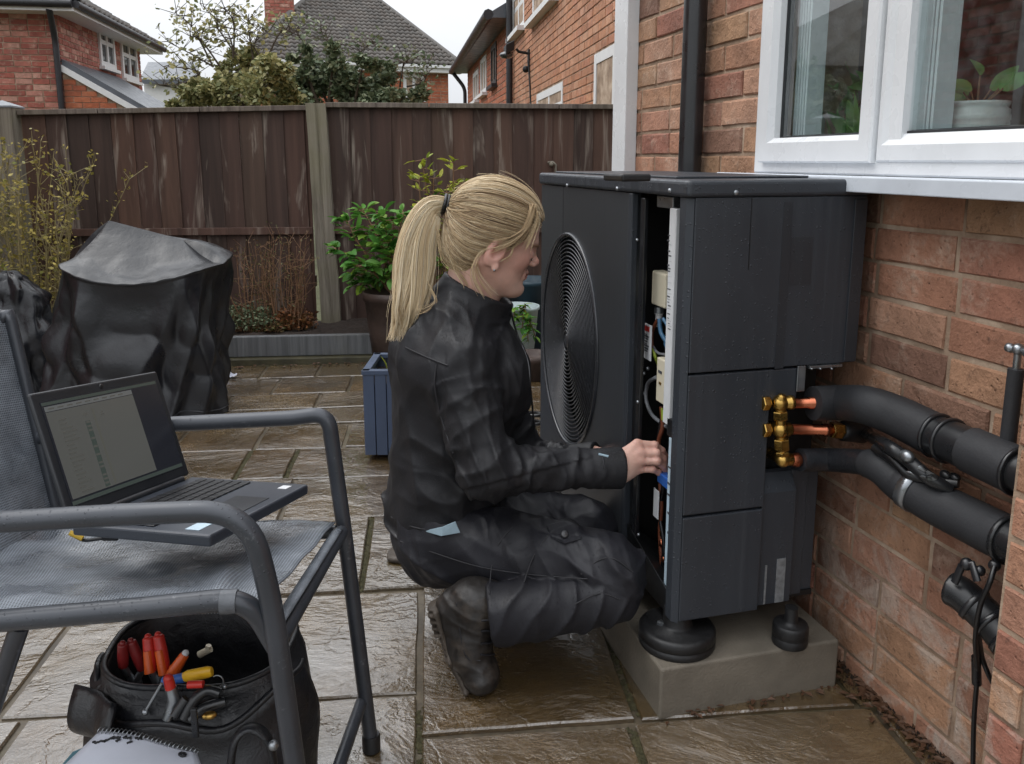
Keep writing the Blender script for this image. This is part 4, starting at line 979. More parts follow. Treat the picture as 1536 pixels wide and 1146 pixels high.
# =================================================================== HEAT PUMP
PX0, PYN, PYF = 0.745, 1.475, 2.45          # front plane (faces the patio), near side plane, far end
ZB, ZT = 0.185, 1.112
ZP = 0.111
plinth = thing('concrete_plinth', 'low wet concrete block under the heat pump', 'plinth', (0.92, 1.95, 0))
MB().box((0.700, 1.432, -0.01), (1.128, 2.52, ZP)).build('block', m_concrete, plinth, bevel=0.006, seg=3)
pump = thing('heat_pump', 'anthracite heat pump on a concrete block, its front service panel open', 'heat pump', (0.92, 1.95, ZP))
gx = lambda px, y=PYN: GY(px, 500, y).x
xR = gx(1284); xm = gx(1160); xm2 = gx(1200); xs = gx(1209, PYN+0.012); xe = 1.102
zs1 = GY(1100, 557, PYN).z; zs2 = GY(1100, 767, PYN).z; zcut = GY(1180, 600, PYN).z; zbot = GY(1035, 930, PYN).z
# lid
lid = MB().box((PX0-0.008, PYN-0.01, 1.079), (xR+0.004, PYF+0.008, ZT)).build('lid', m_pump, pump, bevel=0.008, seg=3)
MB().box((PX0+0.03, PYN+0.12, ZT), (xR-0.03, PYF-0.04, ZT+0.005)).build('lid_ridge', m_pump, lid, bevel=0.004)
hq = GZ(940, 262, ZT+0.01); MB().box((hq.x-.03, hq.y-.05, ZT-.002), (hq.x+.03, hq.y+.05, ZT+0.012)).build('lid_clip', m_black, lid, bevel=0.004)
def screw(p, n, r=0.005, par=None, name='screw', mat=None): return MB().lathe(p, n, [(-0.001, r), (0.001, r), (0.003, r*0.8), (0.004, r*0.3), (0.004, 0.0)], 10).build(name, mat or m_steel, par)
for q in (GY(1104, 289, PYN-0.01),): screw(q, (0, -1, 0), 0.0055, lid)
for q in (GX(1005, 286, PX0-0.008), GX(926, 283, PX0-0.008), GX(851, 278, PX0-0.008)): screw(q, (-1, 0, 0), 0.005, lid)
# upper side cover
c = MB(); c.box((PX0+0.012, PYN-0.004, zs1+0.003), (xR, PYN+0.03, 1.0785)); c.box((xR-0.004, PYN+0.0305, zs1+0.003), (xR, PYF-0.1, 1.078))
up = c.build('upper_cover', m_pump, pump, bevel=0.006, seg=3)
MB().box((xR-0.03, PYN-0.0075, zs1+0.006), (xR-0.001, PYN-0.0045, 1.072)).build('edge_flange', m_pump_dk, up, bevel=0.0012)
MB().box((gx(1116)-.0012, PYN-0.0048, GY(1116, 405, PYN).z), (gx(1116)+.0006, PYN-0.0041, 1.078)).build('panel_seam', m_black, up)
zz = lambda py: GY(1180, py, PYN-.004).z
MB().box((gx(1163), PYN-0.0046, zz(552)), (gx(1176), PYN-0.0041, zz(303))).box((gx(1176)+.0002, PYN-0.0046, zz(428)), (gx(1209), PYN-0.0041, zz(356))).build('removed_label_mark', m_pump_dk, up)
br = MB().box((gx(1213), PYN-0.012, zs1-0.004), (gx(1262), PYN+0.01, zs1+0.002)); br.build('bracket', m_steel, up, bevel=0.001)
MB().box((gx(1197), PYN-0.008, zz(588)), (gx(1209), PYN-0.005, zs1+0.003)).build('latch_plate', m_steel, up, bevel=0.001)
for px in (1217, 1230, 1247): screw(GY(px, 553, PYN-0.012), (0, -1, 0), 0.0025, up)
# middle and lower covers
mb = MB().prism([(PX0+0.012, PYN-0.002, zs2+0.003), (xm, PYN-0.002, zs2+0.003), (xm, PYN-0.002, zcut), (xm2, PYN-0.002, zcut), (xm2, PYN-0.002, zs1-0.002), (PX0+0.012, PYN-0.002, zs1-0.002)], (0, 0.03, 0))
mb.build('middle_cover', m_pump, pump, bevel=0.003)
MB().box((PX0+0.012, PYN-0.002, zbot), (xm, PYN+0.028, zs2-0.002)).build('lower_cover', m_pump, pump, bevel=0.003)
zsh = GY(1185, 735, PYN+.012).z; zsh2 = GY(1185, 705, PYN+.03).z
st = MB().prism([(xm+.002, PYN+.008, zbot+.004), (xm+.002, PYN+.008, zsh), (xm+.002, PYN+.03, zsh2), (xm+.002, PYN+.05, zsh2), (xm+.002, PYN+.05, zbot+.004)], (xs-xm-.002, 0, 0)).build('corner_strip', m_pump, pump, bevel=0.002)
MB().box((gx(1190), PYN+0.0066, zbot+.006), (gx(1204), PYN+0.0079, GY(1190, 838, PYN).z)).box((gx(1172), PYN+0.0066, zbot+.006), (gx(1175), PYN+0.0079, GY(1190, 845, PYN).z)).build('scuffed_tape', simple('scuffed_tape', sRGB(112, 114, 116), 0.5, var=0.5, nscale=60), st)
MB().box((xs+.001, PYN+0.03, zbot+.004), (xe-.03, PYN+0.06, zsh2+0.0)).box((xe-.029, PYN+0.036, zbot+.004), (xe, PYN+0.066, zsh2)).build('rear_side_panel', m_pump, pump, bevel=0.003)
MB().box((xm-.02, PYN+0.07, zsh2-.03), (xe, PYN+0.075, zs1)).build('connection_recess', m_inner, pump)
# corner strip at the opening
yS = GX(1009, 600, PX0).y
MB().prism([(PX0+0.011, PYN-0.002, zbot-.004), (PX0, PYN+0.012, zbot-.004), (PX0, yS, zbot-.004), (PX0+0.02, yS, zbot-.004), (PX0+0.011, PYN+.03, zbot-.004)], (0, 0, 1.078-zbot+.004)).build('corner_post', m_pump, pump, bevel=0.0015)
# chassis shell
ch_ = MB()
ch_.box((PX0+.02, PYN+.031, ZB), (xe-.001, PYF-.01, ZB+.012)); ch_.box((xe-.012, PYN+.08, ZB+.013), (xe-.002, PYF-.01, 1.07)); ch_.box((PX0+.004, PYF-.012, ZB+.013), (xe-.013, PYF, 1.077))
ch_.box((PX0+0.13, PYN+.08, ZB+.013), (PX0+0.14, 1.80, 1.07)); ch_.box((PX0+.03, PYN+.032, ZB+.013), (xm-.021, PYN+.036, 1.07)); ch_.box((PX0+.02, 1.80, ZB+.013), (PX0+.14, 1.806, 1.07))
ch_.build('chassis', m_inner, pump)
# front panel with the round fan opening
yP0 = GX(944, 500, PX0).y; yP1 = PYF; fz, fy, rz_, ry_ = 0.648, GX(852, 510, PX0).y, 0.300, 0.238
ry_ = min(ry_, yP1-fy-0.012)
def ell(a, k=1.0): return (fy + ry_*k*math.cos(a), fz + rz_*k*math.sin(a))
pz0, pz1 = ZB-0.01, 1.077
angs = sorted([2*math.pi*i/72 for i in range(72)] + [math.atan2(z-fz, y-fy) % (2*math.pi) for y in (yP0, yP1) for z in (pz0, pz1)])
def rectp(a):
    dy, dz = math.cos(a), math.sin(a); t = 1e9
    if dy > 1e-9: t = min(t, (yP1-fy)/dy)
    if dy < -1e-9: t = min(t, (yP0-fy)/dy)
    if dz > 1e-9: t = min(t, (pz1-fz)/dz)
    if dz < -1e-9: t = min(t, (pz0-fz)/dz)
    return (fy+dy*t, fz+dz*t)
N = len(angs); fp = MB(); vs = []
def ellang(a):    # point of the ellipse in direction a
    dy, dz = math.cos(a), math.sin(a); t = 1/math.sqrt((dy/ry_)**2 + (dz/rz_)**2); return (fy+dy*t, fz+dz*t)
R_ = [rectp(a) for a in angs]; Ei = [ellang(a) for a in angs]
lp = [[(PX0+.02, *p) for p in R_], [(PX0, *p) for p in R_], [(PX0, *p) for p in Ei], [(PX0+0.006, fy+(p[0]-fy)*.985, fz+(p[1]-fz)*.985) for p in Ei], [(PX0+0.055, fy+(p[0]-fy)*.97, fz+(p[1]-fz)*.97) for p in Ei]]
fs = []
for q in range(4):
    for i in range(N):
        j = (i+1) % N; fs.append((q*N+j, q*N+i, q*N+N+i, q*N+N+j))
fp.add(sum(lp, []), fs)
front = fp.build('fan_panel', m_brushed, pump)
MB().box((PX0-.0005, GX(845, 300, PX0).y-.001, GX(845, 352, PX0).z), (PX0+.001, GX(845, 300, PX0).y+.001, 1.077)).build('panel_seam', m_black, front)
MB().box((PX0-.004, yP0-.006, pz0), (PX0+.012, yP0+.014, pz1)).build('panel_edge', m_pump, front, bevel=0.002)
# grille: concentric wires carried by spokes
gr = MB(); NR = 25
for i in range(NR):
    k = 0.10 + 0.88*i/(NR-1); dome = -0.010*(1-k*k)
    pts = [(PX0+0.004+dome, *ell(2*math.pi*j/64, k)) for j in range(65)]; gr.tube(pts, 0.0022, 5, False)
grille = gr.build('fan_grille', m_wire, pump)
sp = MB()
for i in range(8):
    a = math.pi*(i/4)+0.35; sp.tube([(PX0+0.007-0.010*(1-k*k), *ell(a, k)) for k in (0.04, 0.3, 0.6, 0.85, 1.0)], 0.0019, 5, False)
sp.build('spokes', m_wire, grille)
rimm = MB(); rimm.tube([(PX0-0.001, *ell(2*math.pi*j/72, 1.0)) for j in range(73)], 0.006, 6, False); rimm.build('grille_rim', m_wire, grille)
MB().lathe((PX0-0.006, fy, fz), (1, 0, 0), [(0, 0.0), (0, 0.018), (0.006, 0.022), (0.01, 0.022)], 20).build('hub', m_wire, grille)
fan = MB(); rf_ = ry_*0.93
for b in range(3):
    def blade(u, v, b=b):
        r_ = 0.05 + (rf_-0.05)*v; a = b*2*math.pi/3 + (u-0.5)*1.5 + v*0.5; return Vector((PX0+0.075 + (u-.5)*0.06, fy+r_*math.cos(a), fz+r_*math.sin(a)))
    fan.grid(blade, 12, 6)
fan.lathe((PX0+0.045, fy, fz), (1, 0, 0), [(0, 0.0), (0.0, 0.03), (0.012, 0.05), (0.05, 0.052)], 20); fan.build('fan', m_black, pump)
MB().box((PX0+0.125, yP0+.06, fz-rz_), (PX0+0.13, PYF-.02, fz+rz_)).build('coil', simple('dark_coil', sRGB(30, 31, 33), 0.5, 0.4, var=0.4, nscale=2, stretch=(1, 60, 1)), pump)
# inside the open service bay
XI = PX0+0.045
gi = lambda px, py, x=XI: GX(px, py, x)
def ibox(px0, py0, px1, py1, x, dep, name, mat, bevel=0.002, par=pump):
    pm = (py0+py1)/2; a, b = GX(px0, pm, x), GX(px1, pm, x); cc = GX((px0+px1)/2, py0, x).z; dd = GX((px0+px1)/2, py1, x).z
    return MB().box((x, min(a.y, b.y), dd), (x+dep, max(a.y, b.y), cc)).build(name, mat, par, bevel=bevel)
rl = ibox(953, 296, 959, 880, PX0+.008, 0.01, 'bay_rail', m_blackpipe)
screw(GX(956, 360, PX0+.008), (-1, 0, 0), 0.004, pump); screw(GX(957, 603, PX0+.008), (-1, 0, 0), 0.004, pump); screw(GX(958, 802, PX0+.008), (-1, 0, 0), 0.004, pump)
ibox(985, 294, 1009, 312, PX0+.02, 0.04, 'top_bracket', m_steel)
flg = ibox(999, 312, 1009, 640, PX0+.012, 0.02, 'electric_tray', m_label)
fl2 = ibox(1000, 628, 1009, 655, PX0+.012, 0.02, 'display_module', m_black); 
fl3 = ibox(999, 656, 1009, 885, PX0+.012, 0.02, 'wiring_tray', m_label_blue)
# printed rating sheet on the tray: columns of lines
pt = MB(); rq = random.Random(17); py = 352
while py < 495:
    L0 = 1001+rq.choice((0, 0, 1)); L1 = rq.uniform(1003.5, 1007.5)
    a, b = GX(L0, py, PX0+.0118), GX(L1, py+rq.choice((1.6, 2.2, 3.2)), PX0+.0118)
    pt.box((PX0+.0114, min(a.y, b.y), min(a.z, b.z)), (PX0+.0119, max(a.y, b.y), max(a.z, b.z))); py += rq.choice((4, 5, 7, 9))
for py in (700, 725, 742, 770, 800, 835, 850):
    a, b = GX(1001, py, PX0+.0118), GX(1007, py+2, PX0+.0118); pt.box((PX0+.0114, min(a.y, b.y), min(a.z, b.z)), (PX0+.0119, max(a.y, b.y), max(a.z, b.z)))
pt.build('printed_text', m_ink, flg)
ibox(977, 408, 998, 460, XI, 0.03, 'relay_cover', m_cream, 0.004)
pq = GX(989, 461, XI+.012); MB().lathe(pq, (0, 0, -1), [(0, .011), (.014, .011), (.016, .008), (.03, .0085), (.045, .006), (.046, 0)], 12).build('plug', m_label, pump)
MB().lathe(pq, (0, 0, -1), [(-.001, .0115), (.013, .0115)], 12).build('plug_collar', m_steel, pump)
lb_ = ibox(960.5, 485, 976, 538, PX0+.03, 0.003, 'warning_label', m_label, 0.0005)
ibox(962.5, 488, 974, 496, PX0+.0293, 0.0006, 'red_symbol', m_red, 0, lb_)
lt_ = MB()
for i in range(8):
    a, b = GX(963+ (i % 3)*.6, 499+i*3.6, PX0+.0293), GX(970+(i*7 % 4), 501+i*3.6, PX0+.0293); lt_.box((PX0+.0293, min(a.y, b.y), min(a.z, b.z)), (PX0+.0298, max(a.y, b.y), max(a.z, b.z)))
lt_.build('printed_text', m_ink, lb_)
tb = ibox(984, 541, 1009, 609, PX0+.03, 0.04, 'terminal_box', m_cream, 0.003)
for (a, b, c, d, m__) in ((987, 556, 992, 560, m_ink), (999, 553, 1004, 559, m_ink), (1000, 563, 1005, 568, m_ink), (1004, 571, 1007, 576, m_ink), (988, 573, 991, 577, m_brass)):
    ibox(a, b, c, d, PX0+.0285, 0.0012, 'terminal_mark', m__, 0, tb)
screw(GX(1003, 596, PX0+.029), (-1, 0, 0), 0.007, tb, 'button', m_red); screw(GX(1007, 590, PX0+.029), (-1, 0, 0), 0.006, tb, 'knob', m_brass)
wr = lambda pts, r, m_, name='wire': MB().tube(smooth_path(pts, 6), r, 7).build(name, m_, pump)
wr([gi(984, 566, PX0+.04), gi(972, 575), gi(969, 598), gi(978, 622), gi(1000, 640, PX0+.05)], 0.0045, m_cable_g)
wr([gi(989, 478), gi(992, 500), gi(1003, 520), gi(1002, 545, PX0+.06)], 0.005, m_cable_b)
wr([gi(995, 478), gi(1003, 495), gi(998, 515), gi(1006, 530)], 0.004, m_cable_b)
wr([gi(986, 480), gi(978, 500), gi(980, 526), gi(990, 545, PX0+.06)], 0.004, m_cable_br)
wr([gi(980, 520), gi(988, 530), gi(1006, 532)], 0.003, m_cable_g)
wr([gi(979, 520), gi(983, 535), gi(988, 548, PX0+.06)], 0.004, m_cable_gy)
wr([gi(992, 610), gi(994, 640), gi(988, 662), gi(990, 690)], 0.005, m_cable_br); wr([gi(997, 610), gi(990, 640), gi(986, 675), gi(993, 700)], 0.004, m_cable)
wr([gi(995, 612), gi(996, 630)], 0.006, m_cable_gy)
wr([gi(990, 725), gi(992, 760), gi(990, 800), gi(993, 850), gi(996, 885)], 0.005, m_cable_br); wr([gi(996, 725), gi(990, 770), gi(996, 820), gi(990, 880)], 0.005, m_cable)
ibox(985, 712, 1001, 729, PX0+.035, .02, 'blue_connector', m_blue, 0.003); ibox(980, 734, 987.5, 777, PX0+.032, .002, 'tag', m_label, 0.0005)
for i, (px, py, mm) in enumerate(((993, 800, m_brass), (992, 815, m_copper), (995, 838, m_copper), (990, 852, m_brass), (994, 866, m_steel))): MB().ball(gi(px, py), (.006, .008, .01), 8, 6).build('valve_fitting', mm, pump)
for px, py in ((966, 560), (972, 553), (967, 590)): MB().ball(gi(px, py), .005, 8, 6).build('fixing', m_steel, pump)
MB().hexa([(PX0+.01, yS, ZB-.01), (PX0+.12, yS, ZB-.01), (PX0+.12, yP0, ZB-.01), (PX0+.01, yP0, ZB-.01), (PX0+.004, yS, ZB+.05), (PX0+.12, yS, ZB+.02), (PX0+.12, yP0, ZB+.02), (PX0+.004, yP0, ZB+.11)]).build('drip_tray', m_black, pump, bevel=0.003)
# feet
for (px, py, r, h, nm) in ((1022, 952, 0.083, 0.042, 'foot'), (1185, 945, 0.038, 0.048, 'foot')):
    q = GZ(px, py+6, ZP+0.02); q.z = ZP
    q.y += .022 if r > .05 else .0
    f_ = MB().lathe(q, (0, 0, 1), [(0, r*0.97), (0.004, r), (h*.35, r), (h*.38, r*.975), (h*.43, r*.975), (h*.46, r), (h*0.86, r), (h*0.97, r*0.95), (h, r*0.88), (h, r*.42), (h+.006, r*.38), (ZB-ZP+.01, r*.36)], 36).build(nm, m_rubber, pump)
    if r > .05:
        b_ = GZ(991, 936, ZP+h); b_.z = ZP+h*0.85; MB().lathe(b_, (0, 0, 1), [(0, .013), (.003, .013), (.0035, .009), (.012, .009), (.013, .004), (.013, 0)], 6, False).build('foot_bolt', m_steel, f_)
for yy in (2.1, 2.4): MB().lathe((0.80, yy-.05, ZP), (0, 0, 1), [(0, .05), (.045, .05), (.05, .03), (ZB-ZP+.01, .03)], 20).build('foot', m_rubber, pump)
pump['category'] = 'heat pump'

# ------------------------------------------------------------------ pipework
yV = PYN-0.012
vg = thing('brass_valve_set', 'brass and copper valve manifold on the side of the heat pump', 'valve', GY(1172, 650, yV))
gv = lambda px, py, dy=0.0: GY(px, py, yV+dy)
br = MB()
def hexnut(mb, a, b, r, n=6): mb.lathe(a, Vector(b)-Vector(a), [(0, r*.93), (.002, r), ((Vector(b)-Vector(a)).length-.002, r), ((Vector(b)-Vector(a)).length, r*.93)], n, False)
V1, V2, V3 = gv(1170, 605), gv(1171, 645), gv(1174, 690)
br.tube([V1, V2, V3], 0.0115, 14); br.ball(V1, .017, 14, 10).ball(V2, .018, 14, 10).ball(V3, .0155, 14, 10)
hexnut(br, V1*.72+V2*.28, V1*.4+V2*.6, .0155); hexnut(br, V2*.72+V3*.28, V2*.36+V3*.64, .0165); hexnut(br, V2*.3+V3*.7, V2*.18+V3*.82, .0145)
for v in (V1, V2): br.tube([v, v+Vector((-.012, .05, 0))], 0.012, 12); hexnut(br, v+Vector((-.02, .012, 0)), v+Vector((-.036, .012, 0)), .016)
br.tube([V3, V3+Vector((0, .05, 0))], .012, 12)
br.lathe(V1, (1, 0, 0), [(0, .013), (.018, .013), (.019, .015), (.028, .015), (.029, .012)], 14); br.lathe(V2, (1, 0, 0), [(0, .015), (.02, .015), (.024, .012)], 14); br.lathe(V3, (1, 0, 0), [(0, .013), (.02, .0135), (.022, .012)], 14)
br.lathe(V1, (0, -.3, 1), [(0, .012), (.014, .012), (.018, .008), (.02, .008), (.021, 0)], 8)
br.build('valve_body', m_brass, vg)
cp = MB()
E_1 = gv(1228, 604); E_2 = gv(1246, 645); E_3 = gv(1201, 690)
cp.lathe(gv(1190, 605), E_1-gv(1190, 605), [(0, .0105), (.035, .0105), (.036, .0125), ((E_1-gv(1190, 605)).length-.006, .0125), ((E_1-gv(1190, 605)).length-.004, .017), ((E_1-gv(1190, 605)).length+.004, .0175)], 16)
l2 = (E_2-gv(1186, 644)).length; cp.lathe(gv(1186, 644), E_2-gv(1186, 644), [(0, .0115), (l2-.02, .0115), (l2-.019, .0135), (l2-.006, .0135), (l2-.005, .0115), (l2+.01, .0115)], 16)
cp.lathe(gv(1187, 690), E_3-gv(1187, 690), [(0, .0125), (.008, .015), (.016, .015), (.02, .012)], 16); cp.build('copper_pipe', m_copper, vg)
cap = MB(); E_4 = gv(1263, 646); hexnut(cap, E_2, E_4, .017); cap.build('compression_nut', m_brass, vg)
XPp = 1.125
# upper insulated pipe
P1 = [gv(1219, 605), gv(1262, 604, -.01), GX(1300, 608, 1.09), GX(1345, 624, 1.11), GX(1398, 650, 1.122), GX(1450, 672, XPp), GX(1510, 699, XPp), GX(1580, 730, XPp)]
p1 = thing('insulated_pipe', 'upper thick black foam lagged pipe curving from the brass valve to the pier', 'pipe', P1[3], 'lagged pipes along the brick wall')
sm = smooth_path(P1, 8); n_ = len(sm)
MB().tube(sm[:34], [0.036+0.0045*min(1, i/30) for i in range(34)], 24).build('lagging', m_foam, p1)
MB().tube(sm[33:42], 0.0375, 24).build('pipe_joint', m_tape, p1)
MB().tube(sm[41:51], 0.0405, 24).build('lagging', m_foam, p1)
MB().tube(sm[50:], 0.034, 24).build('end_sleeve', m_tape, p1)
for i in (33, 36, 50):
    d = (sm[i+1]-sm[i]).normalized(); MB().lathe(sm[i]-d*.003, d, [(0, .040), (.001, .0425), (.006, .0425), (.007, .040)], 24).build('band', m_blackpipe, p1)
# lower insulated pipe
P2 = [gv(1200, 690), gv(1250, 690, -.01), GX(1310, 697, 1.085), GX(1352, 722, 1.105), GX(1400, 752, 1.118), GX(1450, 778, XPp), GX(1510, 808, XPp), GX(1580, 842, XPp)]
p2 = thing('insulated_pipe', 'lower thick black foam lagged pipe held by a grey clip', 'pipe', P2[3], 'lagged pipes along the brick wall')
sm = smooth_path(P2, 8)
MB().tube(sm[:17], [.024+.002*i/16 for i in range(17)], 24).build('wrapped_lagging', m_foamwrap, p2)
MB().tube(sm[15:49], [.029+.011*min(1, i/10) for i in range(34)], 24).build('lagging', m_foam, p2)
MB().tube(sm[48:], 0.037, 24).build('end_sleeve', m_tape, p2)
d = (sm[49]-sm[47]).normalized(); MB().lathe(sm[48], d, [(0, .041), (.002, .043), (.008, .043), (.01, .041)], 24).build('band', m_tape, p2)
d = (sm[27]-sm[26]).normalized(); kx = MB().lathe(sm[27]-d*.008, d, [(0, .0415), (0, .0435), (.022, .0435), (.022, .0415)], 24)
u1_ = GX(1398, 716, 1.085); u2_ = GX(1382, 700, 1.08); kx.tube([sm[27]+Vector((-.02, 0, .038)), u1_, u2_], 0.006, 8, flat=2.0); kx.build('pipe_clip', m_steel, p2)
# drain hose with its black cap and loose ties
hz = thing('rubber_hose', 'thin black hose with a ribbed cap between the two lagged pipes', 'hose', gv(1285, 650))
H0 = gv(1262, 646); H1 = gv(1298, 650)
MB().lathe(H0, H1-H0, [(0, .018), (.003, .022), ((H1-H0).length-.006, .022), ((H1-H0).length, .016), ((H1-H0).length+.01, .013)], 16).build('cap', m_rubber, hz)
MB().tube(smooth_path([H1, GX(1330, 668, 1.07), GX(1362, 690, 1.078), GX(1392, 716, 1.09), GX(1425, 735, 1.12)], 6), 0.0125, 12).build('hose', m_tape, hz)
MB().tube(smooth_path([GX(1312, 672, 1.075), GX(1340, 690, 1.075), GX(1370, 715, 1.09), GX(1438, 725, 1.13)], 6), 0.009, 10).build('cable', m_cable, hz)
for q, r in ((GX(1360, 684, 1.07), .016), (GX(1418, 712, 1.12), .012), (GX(1432, 716, 1.13), .012)): MB().ball(q, (r*.7, r, r*.7), 10, 8).build('tie', m_steel if r > .013 else m_tape, hz)
# short capped pipe with cable
P3_ = [GX(1424, 882, 1.10), GX(1445, 893, 1.108), GX(1480, 925, 1.12), GX(1512, 962, 1.125), GX(1560, 1015, 1.125)]
p3 = thing('capped_pipe', 'short black capped pipe low on the wall with a cable hanging from it', 'pipe', P3_[1])
sm = smooth_path(P3_, 8)
MB().tube(sm, [.026, .029] + [.030]*(len(sm)-2), 22).build('pipe', m_tape, p3)
for i in (11, 17, 23):
    d = (sm[i+1]-sm[i]).normalized(); MB().lathe(sm[i], d, [(0, .030), (.001, .0325), (.010, .0325), (.011, .030)], 22).build('band', m_blackpipe, p3)
q = GX(1450, 846, 1.09)
MB().tube([GX(1432, 874, 1.08), GX(1442, 850, 1.085), GX(1458, 846, 1.09), GX(1466, 872, 1.09)], .0048, 8, flat=1.6).ball(q, .011, 10, 8).ball(GX(1492, 848, 1.10), .010, 10, 8).ball(GX(1470, 856, 1.10), .009, 10, 8).build('clamp', m_blackpipe, p3)
MB().tube(smooth_path([GX(1492, 850, 1.09), GX(1484, 875, 1.075), GX(1470, 910, 1.075), GX(1463, 960, 1.10), GX(1466, 1010, 1.14), GX(1461, 1080, 1.16), GX(1459, 1180, 1.165)], 6), .0045, 8).build('cable', m_cable, p3)
MB().tube(smooth_path([GX(1468, 950, 1.10), GX(1473, 985, 1.14), GX(1482, 1010, 1.15), GX(1489, 1024, 1.16)], 6), .0045, 8).build('cable', m_cable, p3)
MB().tube([GX(1464, 985, 1.135), GX(1465, 1026, 1.142)], .008, 8).build('cable_sleeve', m_cable, p3)
# upright lagged pipe with a valve on top
uq = GX(1519, 600, 1.14)
p4 = thing('upright_pipe', 'upright thin grey lagged pipe with a small steel valve at its top', 'pipe', uq)
a_, b_ = GX(1519, 552, 1.14), GX(1519, 660, 1.14); a_.y = b_.y = uq.y; MB().tube([b_-UV*.05, a_], .0125, 16).build('lagging', m_foam, p4)
v_ = MB(); v_.tube([a_, a_+UV*.035], .006, 12); v_.lathe(a_+UV*.032+Vector((.0, .022, 0)), (0, -1, 0), [(0, .006), (.001, .008), (.01, .008), (.011, .005), (.035, .005), (.036, .008), (.044, .008)], 12); v_.ball(a_+UV*.033, .010, 10, 8)
v_.build('valve', m_steel, p4)

# =================================================================== GARDEN CHAIR, LAPTOP, TOOL BAG
# chair: faces right; near side at about 1.12 m, far side about 1.6 m from the camera
cb = W(330, 240, 1.36); cb.z = 0
chair = thing('garden_chair', 'wet grey metal garden chair with woven mesh seat, holding the open laptop', 'chair', cb)
RT = 0.0142
nA = [W(-190, 792, 1.00), W(0, 783, 1.00), W(180, 772, 1.00), W(352, 766, 1.00), W(408, 905, 1.005), W(452, 1146, 1.02)]
g_ = W(500, 1400, 1.025); g_ = W(480, 1400, 1.03); nA[-1] = g_
nA[-1].z = 0.012
f_end = GZ(557, 1117, 0.012)
fA = [W(60, 655, 1.465), W(262, 636, 1.465), W(440, 627, 1.465), W(478, 627, 1.465), W(517, 800, 1.455), f_end]
def arm(path, rads): return fillet(path, rads, 8)
MB().tube(fillet(nA[:3]+[W(372, 764, 1.00), nA[4], nA[5]], [0, 0, 0, .075, .05, 0], 10), RT, 16).build('arm_frame', m_frame, chair)
MB().tube(fillet(fA[:3]+[W(492, 620, 1.465), fA[4], fA[5]], [0, 0, 0, .075, .05, 0], 10), RT, 16).build('arm_frame', m_frame, chair)
# seat frame: near rail, front rail, far rail
S0 = W(-160, 945, 1.00); S1 = W(392, 915, 0.996); S2 = W(512, 798, 1.43); S3 = W(-30, 812, 1.465)
S1b = W(405, 946, 1.012)
MB().tube(fillet([S0, W(200, 914, 0.998), W(372, 896, 1.00), W(414, 968, 1.025)], [0, .1, .05, 0], 8), 0.0145, 14).build('seat_rail', m_frame, chair)
MB().tube([W(416, 964, 1.025), S2], 0.0125, 14).build('seat_rail', m_frame, chair)
MB().tube([S2 - RV*.01, S3], 0.0125, 14).build('seat_rail', m_frame, chair)
# rear near leg, stretcher
lgb = W(-25, 1130, 1.2)
MB().tube([W(30, 938, 1.005), W(-28, 1110, 1.03), W(-110, 1400, 1.12)], 0.0125, 14).build('rear_leg', m_frame, chair)
MB().tube([W(-40, 800, 1.45), W(-120, 1000, 1.55), GZ(-150, 1060, 0.01)], 0.0125, 14).build('rear_leg', m_frame, chair)
MB().tube([W(546, 1042, 1.485), W(470, 1260, 1.06)], 0.0115, 14).build('stretcher', m_frame, chair)
for q in (f_end, nA[-1]): MB().lathe(q+UV*-0.01, (0, 0, 1), [(0, .018), (.03, .018), (.034, .0165)], 14).build('foot_cap', m_rubber, chair)
# worn clear tape at the near corner of the seat rail
m_clear = simple('frosted_tape', sRGB(84, 87, 92), 0.35, var=0.3, nscale=40, bump=0.4, bscale=120)
q0, q1 = W(332, 903, 0.998), W(356, 902, 1.00); MB().tube([q0, q1], 0.0160, 14).build('tape_wrap', m_clear, chair)
# woven seat
def uvgrid(name, fn, nu, nv, mat, parent, thick=0.003):
    m = MB().grid(fn, nu, nv); o = m.build(name, mat, parent); uv = o.data.uv_layers.new(name='UVMap')
    co = [(i/nu, j/nv) for j in range(nv+1) for i in range(nu+1)]
    for l in o.data.loops: uv.data[l.index].uv = co[l.vertex_index]
    so_ = o.modifiers.new('solid', 'SOLIDIFY'); so_.thickness = thick; so_.offset = -1; return o
NB0, NB1 = W(-150, 940, 1.00), W(398, 914, 1.012); FB0, FB1 = W(-20, 790, 1.45), W(503, 792, 1.43)
rs_ = random.Random(4)
def seat(u, v):
    a = NB0.lerp(FB0, v); b = NB1.lerp(FB1, v); p = a.lerp(b, u)
    sag = -0.012*math.sin(math.pi*v)*math.sin(math.pi*min(1, u*1.05)); 
    x = u - 0.80 + 0.10*(v-0.5); crease = 0.020*math.exp(-(x/0.028)**2)*max(0, 1-(v/0.45)**2) - 0.008*math.exp(-((x-.06)/0.03)**2)*max(0, 1-v*1.45)
    w_ = 0.004*math.sin(u*19+v*7)*math.sin(v*11+1.0)
    return p + UV*(0.014*min(1, v*7) + sag + (crease*.7 + w_)*min(1, v*5))
uvgrid('seat', seat, 60, 40, m_mesh, chair)
# wrapped front hem
def hem(u, v):
    p = W(414, 956, 1.025).lerp(S2, u); a = -0.5 + 4.0*v; d = (S2-W(414, 956, 1.025)).normalized(); s_ = d.cross(UV).normalized(); return p + (UV*math.cos(a) + s_*-math.sin(a))*0.0165
uvgrid('seat_hem', lambda u, v: hem(0.04+0.92*u, v), 24, 12, m_mesh, chair)
